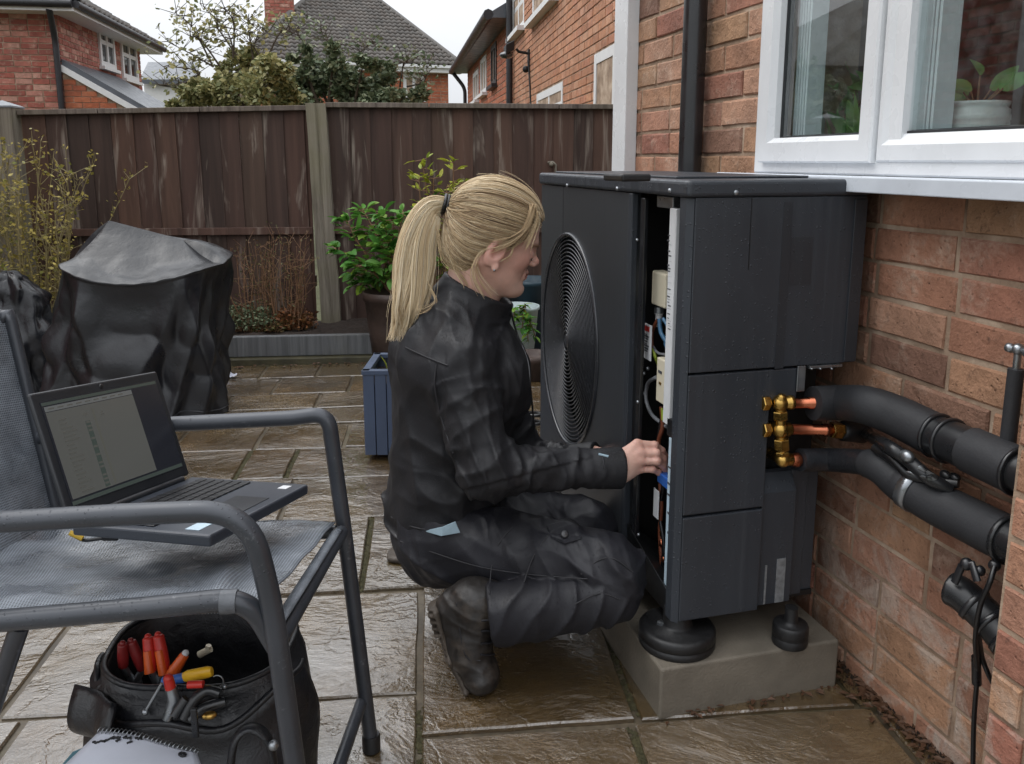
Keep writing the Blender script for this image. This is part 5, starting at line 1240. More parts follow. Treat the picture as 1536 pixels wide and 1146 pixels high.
# woven back
B0, B1, B2, B3 = W(-150, 925, 1.025), W(88, 790, 1.45), W(-2, 418, 1.50), W(-360, 420, 1.12)
def back(u, v):
    r_ = 0.12; p = B0.lerp(B3, v).lerp(B1.lerp(B2, v), u)
    edge = max(0, (u-0.84)/0.16); top = max(0, (v-0.86)/0.14)
    if edge > 0 and top > 0: p = p - UV*0.085*(edge*top)**1.5*1.1 - (B2-B3).normalized()*0.02*edge*top
    p = p + FV*0.0 + RV*(-0.03*math.sin(math.pi*u)*math.sin(math.pi*v)); return p
uvgrid('backrest', back, 40, 40, m_mesh, chair)
bt = [back(1, i/24) for i in range(25)] + [back(1-i/20, 1) for i in range(1, 15)]
MB().tube([p + RV*.004 for p in bt], 0.0105, 12).build('back_frame', m_frame, chair)

# ------------------------------------------------------------------ laptop
m_lap = simple('laptop_black', sRGB(34, 36, 40), 0.42, var=0.15, nscale=8, bump=0.1, bscale=300)
def lapmat():
    t = NT('wet_laptop_deck'); t.set(color=sRGB(52, 56, 64), rough=0.34, spec=0.55); drops(t, 260, .3, .6, .002); return t.m
m_deck = lapmat()
m_key = simple('black_keys', sRGB(24, 25, 28), 0.4, var=0.15)
def scr(name, c, em):
    t = NT(name); t.set(color=(c[0]*.2, c[1]*.2, c[2]*.2, 1), rough=0.2, em=c, ems=em); return t.m
m_sc_bg = scr('screen_dark', sRGB(52, 54, 62), 0.2); m_sc_win = scr('screen_window', sRGB(120, 121, 117), 0.2); m_sc_col = scr('screen_column', sRGB(64, 72, 68), 0.5)
m_sc_tx = scr('screen_text', sRGB(84, 84, 80), 0.5); m_sc_bar = scr('screen_bar', sRGB(98, 100, 100), 0.5); m_sc_lt = scr('screen_light', sRGB(120, 120, 112), 0.2)
hN, hF = Vector((-0.3312, 1.2778, 0.6237)), Vector((-0.1925, 1.5297, 0.5870)); fF, fN = Vector((0.0099, 1.4194, 0.5946)), Vector((-0.1288, 1.1675, 0.6313))
hv = (hF-hN).normalized(); fv = ((fF-hF)+(fN-hN)).normalized(); fv = (fv - hv*fv.dot(hv)).normalized()
lw, ld = (hF-hN).length*1.0, 0.5*((fF-hF).length + (fN-hN).length)
tl = math.radians(4); nv_ = hv.cross(fv); nv_ = nv_ if nv_.z > 0 else -nv_
lap = thing('laptop', 'open black wet laptop lying on the woven chair seat', 'laptop', (hN+fF)/2 - UV*.02)
deck = MB().obox(hN - nv_*.018, hv*lw, fv*ld, nv_*.018).build('base', m_deck, lap, bevel=0.004, seg=3)
ks = MB(); kx = lw*0.9/15
for r in range(6):
    for c in range(15):
        w_ = kx*0.86
        if r == 5 and 4 <= c <= 8:
            if c > 4: continue
            w_ = kx*4.86
        ks.obox(hN + hv*(lw*.05+c*kx) + fv*(ld*.12+r*ld*.075) + nv_*.0004, hv*w_, fv*(ld*.063), nv_*.0018)
tag(ks.build('keys', m_key, lap, bevel=0.0006, seg=1), kind='stuff')
MB().obox(hN + hv*lw*.34 + fv*ld*.66 + nv_*.0002, hv*lw*.32, fv*ld*.26, nv_*.0008).build('touchpad', m_lap, lap, bevel=0.0004)
MB().obox(hN + hv*lw*.05 + fv*ld*.78 + nv_*.0002, hv*lw*.12, fv*ld*.1, nv_*.0006).build('sticker', m_label_blue, lap)
MB().obox(hN + hv*lw*.86 + fv*ld*.84 + nv_*.0002, hv*lw*.07, fv*ld*.07, nv_*.0006).build('sticker', m_label, lap)
bk = math.radians(19); uvv = (nv_*math.cos(bk) - fv*math.sin(bk)); sn = hv.cross(uvv); sn = sn if sn.dot(fv) > 0 else -sn     # screen normal faces the keyboard
sh = 0.197; so0 = hN + nv_*.004 - fv*.004
MB().tube([hN+hv*lw*.1+nv_*.002, hN+hv*lw*.9+nv_*.002], .006, 10).build('hinge', m_lap, lap)
lidm = MB().obox(so0 - sn*.009, hv*lw, uvv*sh, sn*.009).build('lid', m_lap, lap, bevel=0.004, seg=3)
def sq(a, b, c, d, t, name, m_, par=lap): return MB().obox(so0 + hv*lw*a + uvv*sh*b + sn*(.0006+.0004*t), hv*lw*(c-a), uvv*sh*(d-b), sn*.0004).build(name, m_, par)
disp = sq(.045, .09, .955, .92, 0, 'display', m_sc_bg, lidm)
sq(.06, .14, .72, .83, 1, 'app_window', m_sc_win, disp); sq(.06, .835, .72, .875, 1, 'title_bar', m_sc_bar, disp); sq(.05, .885, .95, .91, 1, 'menu_bar', m_sc_col, disp)
sq(.30, .15, .335, .70, 2, 'data_column', m_sc_col, disp); sq(.37, .15, .385, .79, 2, 'data_column', m_sc_lt, disp); sq(.05, .095, .95, .125, 1, 'task_bar', m_sc_col, disp)
tx = MB(); rr = random.Random(6)
def tline(mb, a, b, c, d): mb.obox(so0 + hv*lw*a + uvv*sh*b + sn*.0018, hv*lw*(c-a), uvv*sh*(d-b), sn*.0003)
for i in range(18):
    b = .17+i*.034
    tline(tx, .12+rr.uniform(0, .01), b, .17+rr.uniform(0, .06), b+.010); tline(tx, .302, b, .333, b+.016) if rr.random() < .7 else None
for i in range(5): tline(tx, .42+rr.random()*.02, .72-i*.0+i*.02, .44+rr.random()*.06, .728+i*.02) if i < 2 else None
for i in range(9): tline(tx, .08+i*.065, .85, .12+i*.065, .86)
tx.build('screen_text', m_sc_tx, disp)
MB().lathe(so0+hv*lw*.5+uvv*sh*.955+sn*.0002, sn, [(0, .004), (.0006, .004), (.0007, .002), (.0007, 0)], 12).build('webcam', m_blackpipe, lidm)
# dongle and lead beside the laptop
dg = thing('usb_lead', 'short black lead with a yellow plug beside the laptop', 'cable', W(150, 806, 1.28))
MB().tube(smooth_path([W(108, 800, 1.27), W(125, 810, 1.27), W(150, 808, 1.27), W(165, 805, 1.27)], 5), .003, 8).build('lead', m_cable, dg)
MB().tube([W(105, 799, 1.265), W(124, 808, 1.265)], .0045, 8).build('plug', simple('yellow_plastic', sRGB(206, 168, 52), 0.4, var=0.1), dg)
MB().obox(W(152, 812, 1.262), RV*.026, FV*.012, UV*.012).build('dongle', m_black, dg, bevel=0.002)

# ------------------------------------------------------------------ tool bag
def bagm():
    t = NT('black_bag_fabric'); n = t.noise(8, 5); f = t.noise(26, 5, 0.6, dist=0.6)
    t.set(color=t.hsv(sRGB(26, 27, 31), v=t.mr(n, .3, .7, .75, 1.3)), rough=t.mr(f, .3, .7, .26, .55), spec=0.5); t.bump(f, .5, .008).bump(t.voro(420), .2, .0006); drops(t, 240, .3, .5, .002, 6); return t.m
m_bag = bagm()
bc = W(250, 240, 1.33); bc.z = 0
bag = thing('tool_bag', 'open black tool bag under the garden chair, full of hand tools', 'tool bag', bc)
def ring(cx, cy, rx, ry, z, n=48, p=2.6, tilt=0.0, wob=0.0, ph=0.0):
    out = []
    for i in range(n):
        a = 2*math.pi*i/n; c, s = math.cos(a), math.sin(a); x = math.copysign(abs(c)**(2/p), c)*rx; y = math.copysign(abs(s)**(2/p), s)*ry
        w_ = 1 + wob*math.sin(a*5+ph) + wob*.6*math.sin(a*9+ph*2)
        out.append(Vector(bc) + RV*(cx+x*w_) + FV*(cy+y*w_) + UV*(z + tilt*y + wob*.12*math.sin(a*7+ph)))
    return out
def loft(rings, name, mat, par, cap0=True, cap1=True, bevel=0, sub=0):
    m = MB(); n = len(rings[0]); fs = []
    for q in range(len(rings)-1):
        for i in range(n):
            j = (i+1) % n; fs.append((q*n+i, q*n+j, q*n+n+j, q*n+n+i))
    m.add(sum(rings, []), fs, True)
    if cap0: m.add(rings[0], [tuple(range(n-1, -1, -1))])
    if cap1: m.add(rings[-1], [tuple(range(n))])
    return m.build(name, mat, par, weld=True)
ZR = 0.308
RG = [ring(.0, .0, .168, .135, .002, wob=.01), ring(.0, .0, .180, .142, .06, wob=.02, ph=1), ring(0, .0, .184, .142, .18, wob=.028, ph=2), ring(-.003, .005, .174, .135, .29, wob=.022, ph=3), ring(-.004, .01, .163, .127, ZR-.012, tilt=.05, wob=.01),
      ring(-.004, .01, .162, .126, ZR, tilt=.05, wob=.008), ring(-.004, .01, .157, .121, ZR+.003, tilt=.05, wob=.006), ring(-.004, .01, .151, .116, ZR-.004, tilt=.05, wob=.006), ring(-.004, .01, .146, .11, ZR-.10), ring(-.004, .01, .136, .10, .12)]
loft(RG, 'bag_body', m_bag, bag)
# front pocket with its sagging lip
def pocket(u, v):
    a = math.pi*(1.0+u); rx, ry = .176+.02*math.sin(math.pi*v), .150+.055*math.sin(math.pi*min(1, v*1.1+.1))
    z = .02 + v*(.275 - .035*math.sin(math.pi*u) + .012*math.sin(u*17)); return Vector(bc) + RV*(rx*math.cos(a)*(1+.02*math.sin(v*9+u*14))) + FV*(ry*math.sin(a)*(1+.02*math.sin(u*23+v*5))) + UV*z
pk = MB().grid(pocket, 44, 12).build('front_pocket', m_bag, bag); so_ = pk.modifiers.new('solid', 'SOLIDIFY'); so_.thickness = .006; so_.offset = 0
hl = MB().tube([pocket(i/40, 1.0) for i in range(41)], .0055, 8).build('pocket_binding', m_bag, pk)
MB().tube([ (Vector(p)+UV*.001) for p in RG[6]] + [RG[6][0]+UV*.001], .0055, 8, False).build('rim_binding', m_bag, bag)
# straps and buckle at the back, folded leather flap left
st = lambda pts, w_, name='strap', mat=m_bag, th=.004: MB().tube(smooth_path(pts, 6), th, 8, flat=w_/th/2).build(name, mat, bag)
st([W(196, 942, 1.46), W(245, 926, 1.49), W(300, 920, 1.49), W(345, 924, 1.47)], .03); 
b_ = W(272, 930, 1.45); MB().obox(b_, RV*.02, FV*.004, UV*.022).build('buckle', m_steel, bag, bevel=.002)
def flap(u, v):
    p = W(118, 1045, 1.25).lerp(W(190, 1075, 1.19), u); d = Vector((0, 0, -1)); b = math.sin(v*math.pi)*.03
    return p + UV*(.022-v*.085) - FV*(b) + RV*(.012*math.sin(u*5))
fl_ = MB().grid(flap, 12, 10).build('side_flap', m_bag, bag); so_ = fl_.modifiers.new('solid', 'SOLIDIFY'); so_.thickness = .007
st([W(345, 1160, 1.10), W(352, 1112, 1.11), W(372, 1092, 1.12), W(395, 1100, 1.12), W(408, 1125, 1.12), W(412, 1165, 1.12)], .032, 'handle_strap', m_bag, .006)
MB().ball(W(410, 1118, 1.105), .008, 10, 8).build('rivet', m_steel, bag)
MB().obox(W(288, 1108, 1.135), RV*.010, FV*.006, UV*.05).build('clip', m_tape, bag, bevel=.002)
# --- the tools
m_or = simple('orange_grip', sRGB(214, 92, 34), 0.35, var=0.12); m_rd = simple('red_grip', sRGB(190, 46, 36), 0.35, var=0.12); m_mar = simple('maroon_grip', sRGB(124, 34, 34), 0.4, var=0.15); m_yl = simple('yellow_grip', sRGB(222, 172, 38), 0.35, var=0.1)
def pliers(name, label, tops, roots, m_, m2=None, r=.0085):
    t = thing(name, label, 'pliers', roots[0], 'pliers in the tool bag'); j = (Vector(roots[0])+Vector(roots[1]))/2 - UV*.03
    for a, b in zip(tops, roots):
        mid_ = a.lerp(b, .55) + (a-b).normalized()*0.0; MB().tube(smooth_path([a, a.lerp(b, .15), a.lerp(b, .6), b], 4), [r*.6, r*.85, r, r, r*1.02, r*1.05, r*1.08, r*1.1, r*1.1, r*1.1, r*1.05, r, r*.9][:13], 12).ball(a, r*.62, 10, 8).build('grip', m_, t)
        if m2: MB().tube([a.lerp(b, .34)-FV*r*.75, a.lerp(b, .97)-FV*r*.75], [r*.75, r*.85], 10).build('grip_inlay', m2, t)
        MB().tube([b, j], [r*.7, r*.8], 8).build('arm', m_steel, t)
    MB().ball(j, (r*1.6, r*.8, r*1.6), 12, 8).build('pivot', m_steel, t)
    MB().tube([j, j-UV*.06], [r*1.1, r*.5], 8).build('jaw', m_steel, t); return t
pliers('pliers', 'dark maroon handled pliers, leftmost in the tool bag', [W(184, 965, 1.30), W(196, 961, 1.31)], [W(185, 1000, 1.30), W(214, 1004, 1.31)], m_mar)
pliers('pliers', 'orange and red handled pliers standing upright in the middle of the tool bag', [W(222, 955, 1.31), W(237, 952, 1.31)], [W(227, 1008, 1.29), W(248, 1010, 1.29)], m_rd, m_or, .0095)
t = thing('screwdriver', 'orange handled screwdriver leaning right in the open tool bag', 'screwdriver', W(262, 1008, 1.28), 'screwdrivers in the tool bag')
MB().tube([W(256, 1014, 1.28), W(262, 1005, 1.28), W(277, 982, 1.29)], [.0095, .0105, .0075], 12).build('handle', m_or, t); MB().ball(W(278, 980, 1.29), .006, 10, 8).build('end_cap', m_label, t); MB().tube([W(256, 1014, 1.28), W(246, 1060, 1.27)], .003, 8).build('shaft', m_steel, t)
t = thing('utility_knife', 'yellow and blue utility knife lying across the tool bag divider', 'knife', W(280, 1014, 1.22))
MB().tube([W(276, 1016, 1.215), W(283, 1014, 1.215), W(312, 1008, 1.215), W(318, 1007, 1.215)], [.008, .0105, .010, .008], 10, flat=.7).build('grip', m_yl, t); MB().tube([W(245, 1022, 1.225), W(278, 1016, 1.22)], [.007, .008], 10).build('body', m_blue, t)
t = thing('adjustable_spanner', 'red tipped grey spanner in the front pocket of the tool bag', 'spanner', W(258, 1050, 1.19))
MB().tube([W(253, 1019, 1.19), W(256, 1032, 1.19)], [.008, .0085], 10).ball(W(252.5, 1018, 1.19), .008, 10, 8).build('grip', m_rd, t); MB().tube([W(256, 1032, 1.19), W(262, 1050, 1.19), W(250, 1080, 1.18)], [.009, .011, .007], 10).build('jaw', m_steel, t)
t = thing('pipe_cutter', 'black scissor shaped cutter with a red spot in the front pocket', 'cutter', W(300, 1050, 1.18))
MB().tube(smooth_path([W(276, 1078, 1.17), W(290, 1052, 1.18), W(310, 1036, 1.19), W(330, 1040, 1.19)], 5), .0085, 10).tube(smooth_path([W(285, 1080, 1.17), W(306, 1062, 1.18), W(338, 1052, 1.19)], 5), .008, 10).tube([W(262, 1074, 1.17), W(280, 1048, 1.18)], .008, 10).build('handle', m_blackpipe, t)
MB().tube([W(282, 1027, 1.19), W(305, 1026, 1.19)], .006, 10).build('grip', m_rd, t); MB().ball(W(314, 1073, 1.165), (.012, .008, .006), 10, 8).build('brass_head', m_brass, t)
t = thing('screwdriver', 'thin steel screwdriver lying against the left wall of the front pocket', 'screwdriver', W(230, 1050, 1.19), 'screwdrivers in the tool bag')
MB().tube([W(243, 1025, 1.2), W(219, 1066, 1.19)], .0028, 8).build('shaft', m_steel, t); MB().ball(W(218, 1068, 1.19), .006, 10, 8).build('tip', m_steel, t)
t = thing('compression_fitting', 'pale plastic pipe fitting on the far inside wall of the tool bag', 'fitting', W(308, 978, 1.4))
MB().tube([W(299, 982, 1.37), W(316, 973, 1.37)], .0065, 10).tube([W(311, 976, 1.37), W(313, 968, 1.37)], .005, 10).build('fitting_body', m_cream, t)
t = thing('key_ring', 'thin steel wire ring beside the yellow knife', 'ring', W(333, 1020, 1.2))
MB().tube([W(326+9*math.cos(a*.45), 1022+9*math.sin(a*.45), 1.21) for a in range(-5, 6)], .0012, 6).ball(W(337, 1030, 1.21), .004, 8, 6).build('wire', m_steel, t)
for i, (px, py) in enumerate(((160, 975), (345, 1050), (300, 1070))): pass

# ------------------------------------------------------------------ notepad
nb_ = thing('spiral_notepad', 'white spiral notepad with black writing lying on the front of the tool bag', 'notepad', W(190, 1125, 1.12))
n0, n1, n2, n3 = W(78, 1165, 1.09), W(306, 1155, 1.07), W(294, 1124, 1.13), W(150, 1096, 1.16)
def npg(u, v, h=0.0): return n0.lerp(n1, u).lerp(n3.lerp(n2, u), v) + UV*(h+.004*math.sin(u*5))
m_page = simple('page', sRGB(204, 208, 220), 0.5, var=0.06, nscale=20)
pg = MB().grid(lambda u, v: npg(u, v), 16, 10).build('page', m_page, nb_); so_ = pg.modifiers.new('solid', 'SOLIDIFY'); so_.thickness = .008; so_.offset = -1
sp = MB()
for i in range(24):
    c = npg(i/23, 1.0); d = (n2-n3).normalized(); up_ = (n3-n0).normalized(); sp.tube([c + up_*(.005*math.cos(a*.8)) + UV*(.005*math.sin(a*.8)) for a in range(8)], .0008, 5, False)
sp.build('spiral_binding', m_steel, nb_)
m_blackink = simple('black_ink', sRGB(24, 24, 28), 0.5, var=.1); ink = MB(); rr = random.Random(12)
def scrib(u0, v0, u1, v1, n, amp, r=.0011):
    pts = [npg(u0+(u1-u0)*i/n, v0+(v1-v0)*i/n+rr.uniform(-amp, amp), .0016) for i in range(n+1)]; q = MB(); q.tube(pts, r, 5, False); q.build('handwriting', m_blackink, nb_)
for (a, b, c, d) in ((.05, .72, .16, .75), (.18, .84, .26, .86), (.29, .88, .37, .9), (.40, .91, .46, .93)): scrib(a, b, c, d, 12, .03, .0017)
for a in (.15, .25, .36): scrib(a, .76, a+.03, .82, 5, .03, .0016)
cc_ = (.86, .72); ink.tube([npg(cc_[0]+.028*math.cos(a*.7), cc_[1]+.07*math.sin(a*.7), .0016) for a in range(10)], .0022, 5, False)
ink.build('handwriting', m_blackink, nb_)
MB().add([npg(-.03, .0, -.007), npg(.1, .0, -.007), npg(.1, .95, -.007), npg(-.09, .62, -.007)], [(0, 1, 2, 3)]).build('under_page', simple('teal_card', sRGB(70, 110, 122), .5, var=.1), nb_)

# =================================================================== GARDEN THINGS AT THE BACK
# ------------------------------------------------------------------ covered barbecue
from mathutils import noise as mnoise
cvc = W(198, 240, 3.78); cvc.z = 0
cov = thing('barbecue_cover', 'large black wrinkled weather cover over a barbecue by the raised bed', 'barbecue', cvc)
def cov_rim(a):      # the edge of the flat top
    c, s = math.cos(a), math.sin(a); x = math.copysign(abs(c)**.62, c)*.355; y = math.copysign(abs(s)**.62, s)*.26
    z = .655 + .035*max(0, x/.355)**2 + (.04 if x < 0 else 0.0)*(x/.355)**2 + .05*max(0, y/.26) - .03*math.cos(x*5)*max(0, -y/.26)
    return Vector((x+.04, y, z))
def cov_bot(a):
    c, s = math.cos(a), math.sin(a); return Vector((math.copysign(abs(c)**.7, c)*.395 - .065, math.copysign(abs(s)**.7, s)*.31, 0.015+.012*math.sin(a*7)))
def cov_pt(u, v):
    a = 2*math.pi*u
    if v < 0.7:
        t = v/0.7; p = cov_bot(a).lerp(cov_rim(a), t); o = Vector((math.cos(a), math.sin(a), 0))
        q = Vector((math.cos(a)*2.2, math.sin(a)*2.2, t*1.2)); k = .22*min(1, (1-t)*8)+.78*(1-t)**.65
        tri = lambda x: 2*abs((x % 1)-.5)
        f = (tri(a*.80+.55*t+.22*math.sin(a*1.3+1))**1.4*.085 + tri(a*1.75-.9*t+.3*math.sin(a*2.1))**1.5*.045*(1-.4*t) - .055)*k
        f += abs(mnoise.noise(Vector((a*2.2+t*2.2, t*3.2, 9))))*.06*math.sin(math.pi*min(1, t*1.1)) + mnoise.noise(Vector((a*5, t*5, 3)))*.010*k - .012
        sw = -.022*math.sin(math.pi*t)
        p = p + o*(f+sw)
    else:
        t = (v-0.7)/0.3; r_ = cov_rim(a); pk = Vector((-.175, .10, .875)); rd = Vector((.20, .10, .775))
        s_ = max(0, min(1, (r_.x+.30)/.62)); top = pk.lerp(rd, s_*.9); p = r_.lerp(top, t) + UV*(.030*math.sin(math.pi*t)*(-1 if r_.y < 0 else .6))
        p = p + UV*(mnoise.noise(Vector((p.x*7, p.y*7, 2)))*.012*math.sin(math.pi*t)+ abs(mnoise.noise(Vector((p.x*12, p.y*12, 6))))*.008*(1-t))
    return cvc + RV*p.x + FV*p.y + UV*p.z
def c_left(a): return math.cos(a) < 0.2
MB().grid(cov_pt, 220, 110, wrap=True).build('cover', m_cover, cov)
hem_ = MB().tube([cov_pt(i/150, 0.02)+UV*.002 for i in range(151)], .004, 6, False); hem_.build('hem', m_cover, cov)
sk = thing('black_sack', 'crumpled black plastic sheet behind the chair back at the left edge', 'plastic sheet', W(10, 240, 4.1)-UV*HCAM)
skc = W(-8, 240, 4.1); skc.z = 0
def sackp(u, v):
    a = 2*math.pi*u; t = v; r_ = .16*(1-.55*t**2)+.02; q = Vector((math.cos(a)*2, math.sin(a)*2, t*3)); f = mnoise.noise(q*1.5)*.08+abs(mnoise.noise(q*3))*.05
    return skc + RV*((r_+f)*(1-t**5)*math.cos(a)) + FV*((r_+f)*(1-t**5)*.7*math.sin(a)) + UV*(.60*math.sin(t*math.pi/2)*(1-.0*t) + .02*mnoise.noise(q*2))
MB().grid(sackp, 60, 36, wrap=True).build('sheet', m_cover, sk)
pp = GZ(346, 566, .0); scp = thing('paper_scrap', 'small crumpled white paper scrap at the foot of the raised bed', 'litter', pp)
MB().grid(lambda u, v: pp + RV*(u-.5)*.06 + FV*(v-.5)*.05 + UV*(.012+.02*mnoise.noise(Vector((u*4, v*4, 1)))), 8, 8, False).build('paper', m_page, scp)

# ------------------------------------------------------------------ shrubs and stems
def stems(name, label, cat, base, n, spread, h, lean, r0, mat_s, mat_l, leaf, nl, seed, side=3, fromh=.3, twig=True, curve=.06):
    t = thing(name, label, cat, base); r = random.Random(seed); sm_ = MB(); lf = MB()
    for i in range(n):
        x, y = r.uniform(-1, 1), r.uniform(-1, 1); p = Vector(base) + RV*x*spread[0] + FV*y*spread[1]; hh = h*r.uniform(.6, 1.05)
        top = p + RV*(x*lean+r.gauss(0, curve)) + FV*(y*lean*.6+r.gauss(0, curve*.6)) + UV*hh; m_ = (p+top)/2 + RV*r.gauss(0, curve*.6) + FV*r.gauss(0, curve*.5)
        pts = smooth_path([p, m_, top], 6); sm_.tube(pts, [r0*(1-.75*k/(len(pts)-1)) for k in range(len(pts))], 5, False)
        for k in range(3, len(pts)):
            if k/len(pts) < fromh: continue
            for _ in range(side if twig else 0):
                if r.random() < .55:
                    e = pts[k] + RV*r.gauss(0, .05) + FV*r.gauss(0, .05) + UV*abs(r.gauss(.05, .03)); sm_.tube([pts[k], e], [r0*.35, r0*.2], 4, False); leafy(lf, e, leaf*.8, nl, leaf, r)
            leafy(lf, pts[k], leaf*.9, nl, leaf, r)
    sm_.build('stem', mat_s, t); tag(lf.build('leaves', mat_l, t, att=True), kind='stuff'); return t
b_ = W(52, 490, 4.75); b_.z = zb-.02
stems('willow_shrub', 'tall yellow stemmed shrub with sparse buds in front of the left fence post', 'shrub', b_, 40, (.15, .10), 1.08, .24, .006, m_stem_y, m_leaf_willow, .026, 2, 61, side=3, curve=.09)
b_ = W(408, 490, 4.98); b_.z = zb-.01
stems('dry_perennial', 'dry brown upright stems standing in the raised bed', 'plant', b_, 40, (.19, .08), .55, .05, .0045, m_stem_br, m_leaf_heath, .014, 2, 62, side=1, curve=.035)
def clump(name, label, px, py, D, w, d, h, n, seed, mat, leaf, cat='plant'):
    b_ = W(px, py, D); b_.z = zb-.01; t = thing(name, label, cat, b_, 'low plants in the raised bed'); r = random.Random(seed); s_ = MB(); l_ = MB()
    for i in range(n):
        a = r.uniform(0, 6.283); q = r.random()**.5; p = Vector(b_)+RV*math.cos(a)*w*q*.6+FV*math.sin(a)*d*q*.6; e = Vector(b_)+RV*math.cos(a)*w*q+FV*math.sin(a)*d*q+UV*h*(1-.5*q*q)*r.uniform(.6, 1.05)
        s_.tube([p, e], [.003, .0015], 4, False)
        for k in range(5): leafy(l_, p.lerp(e, .35+.16*k), leaf*.9, 2, leaf, r)
    s_.build('stem', m_stem_br, t); tag(l_.build('leaves', mat, t, att=True), kind='stuff')
clump('heather_plant', 'low grey green heather at the left of the dry stems in the bed', 372, 492, 4.92, .20, .10, .17, 170, 63, m_leaf_ever, .022)
clump('heather_plant', 'low rusty brown fern at the foot of the middle fence post', 440, 492, 4.96, .15, .10, .14, 110, 64, leaf_mat('rusty_leaf', [(96, 58, 36), (120, 76, 44), (84, 70, 40)], .1, True), .026)
clump('moss_plant', 'small mossy green plant between heather and fern on the bed edge', 405, 498, 4.88, .12, .04, .07, 70, 65, m_leaf_heath, .02)

# leafy shrub with individual leaves in its pot
pc = W(592, 470, 4.75); pc.z = 0
pot = thing('plant_pot', 'round brown pot under the green shrub by the fence', 'plant pot', pc)
zt_ = W(592, 436, 4.75).z
MB().lathe(pc, (0, 0, 1), [(0.0, .0), (0.0, .13), (zt_*.5, .155), (zt_-.05, .17), (zt_-.05, .18), (zt_, .182), (zt_, .165), (zt_-.03, .16), (zt_-.03, 0)], 32).build('pot', m_pot_br, pot)
def leafmesh(name, mat, L=.07, Wd=.036, fold=.25, droop=.2, lob=False):
    m = MB(); n = 5; vs = []; fs = []
    for i in range(n+1):
        t = i/n; w_ = Wd*.5*math.sin(math.pi*min(1, t*.93+.05))**.8*(1.15-.3*t); z = -droop*L*t*t
        vs += [(t*L, -w_, z+fold*w_), (t*L, 0, z), (t*L, w_, z+fold*w_)]
    for i in range(n): fs += [(i*3, i*3+3, i*3+4, i*3+1), (i*3+1, i*3+4, i*3+5, i*3+2)]
    m.add(vs, fs, True); return m.mesh(name, mat)
def place_leaf(me, par, p, d, up, s):
    d = Vector(d).normalized(); y = Vector(up).cross(d)
    if y.length < 1e-3: y = Vector((1, 0, 0)).cross(d)
    y.normalize(); z = d.cross(y)
    part_mesh('leaf', me, par, Matrix.Translation(p) @ Matrix((d, y, z)).transposed().to_4x4() @ Matrix.Diagonal((s, s, s, 1)))
LG = [leafmesh('leaf', m_leaf_shrub, .068, .040, .3, .25), leafmesh('leaf', m_leaf_shrub, .06, .032, .2, .45), leafmesh('leaf', m_leaf_shrub, .075, .044, .4, .15)]
LY = [leafmesh('leaf', m_leaf_lime, .06, .026, .3, .2), leafmesh('leaf', m_leaf_lime, .05, .022, .3, .0)]
def shrub(name, label, base, tips, seed, proto, proto2=None, nl=7, r0=.006):
    t = thing(name, label, 'shrub', base); r = random.Random(seed); sm_ = MB(); cnt = 0
    for k, (tp, yl) in enumerate(tips):
        m_ = Vector(base).lerp(tp, .5) + UV*.06 + RV*r.gauss(0, .02); pts = smooth_path([Vector(base), m_, tp], 7); sm_.tube(pts, [r0*(1-.7*i/(len(pts)-1)) for i in range(len(pts))], 6, False)
        for i in range(5, len(pts)):
            d = (pts[i]-pts[i-1]).normalized()
            for q in range(3):
                a = r.uniform(0, 6.283); sd_ = (RV*math.cos(a)+FV*math.sin(a)+UV*r.uniform(-.2, .5)).normalized()
                e = pts[i] + sd_*r.uniform(.02, .05); sm_.tube([pts[i], e], [.0022, .0014], 4, False)
                for w_ in range(1 if i < len(pts)-3 else 2):
                    dd = (sd_ + d*.5 + Vector((r.gauss(0, .35), r.gauss(0, .35), r.gauss(-.1, .3)))).normalized()
                    place_leaf(r.choice(proto2 if yl and i > 7 else proto), t, e, dd, UV+Vector((r.gauss(0, .35), r.gauss(0, .35), 0)), r.uniform(.55, 1.25)); cnt += 1
    sm_.build('stem', m_stem_br, t); return t
r = random.Random(71); tips = []
for (px, py) in ((505, 375), (520, 330), (535, 400), (545, 315), (548, 350), (560, 425), (570, 318), (575, 370), (590, 330), (605, 320), (600, 380), (525, 415), (585, 420), (540, 430), (612, 350)): tips.append((W(px, py, 4.75+r.uniform(-.15, .15)), False))
shrub('leafy_shrub', 'bushy bright green shrub in the brown pot left of the blonde woman', W(588, 440, 4.75), tips, 71, LG)
tips = [(W(px, py, 4.95+r.uniform(-.1, .1)), py < 292) for (px, py) in ((633, 240), (680, 245), (650, 268), (670, 280), (692, 275), (640, 300), (700, 300), (628, 262), (660, 305))]
b_ = W(655, 450, 4.95)
shrub('lime_shrub', 'taller shrub with lime yellow young tips behind the head of the woman', Vector((b_.x, b_.y, 0.0)), tips, 72, LG+LY, LY, r0=.008)

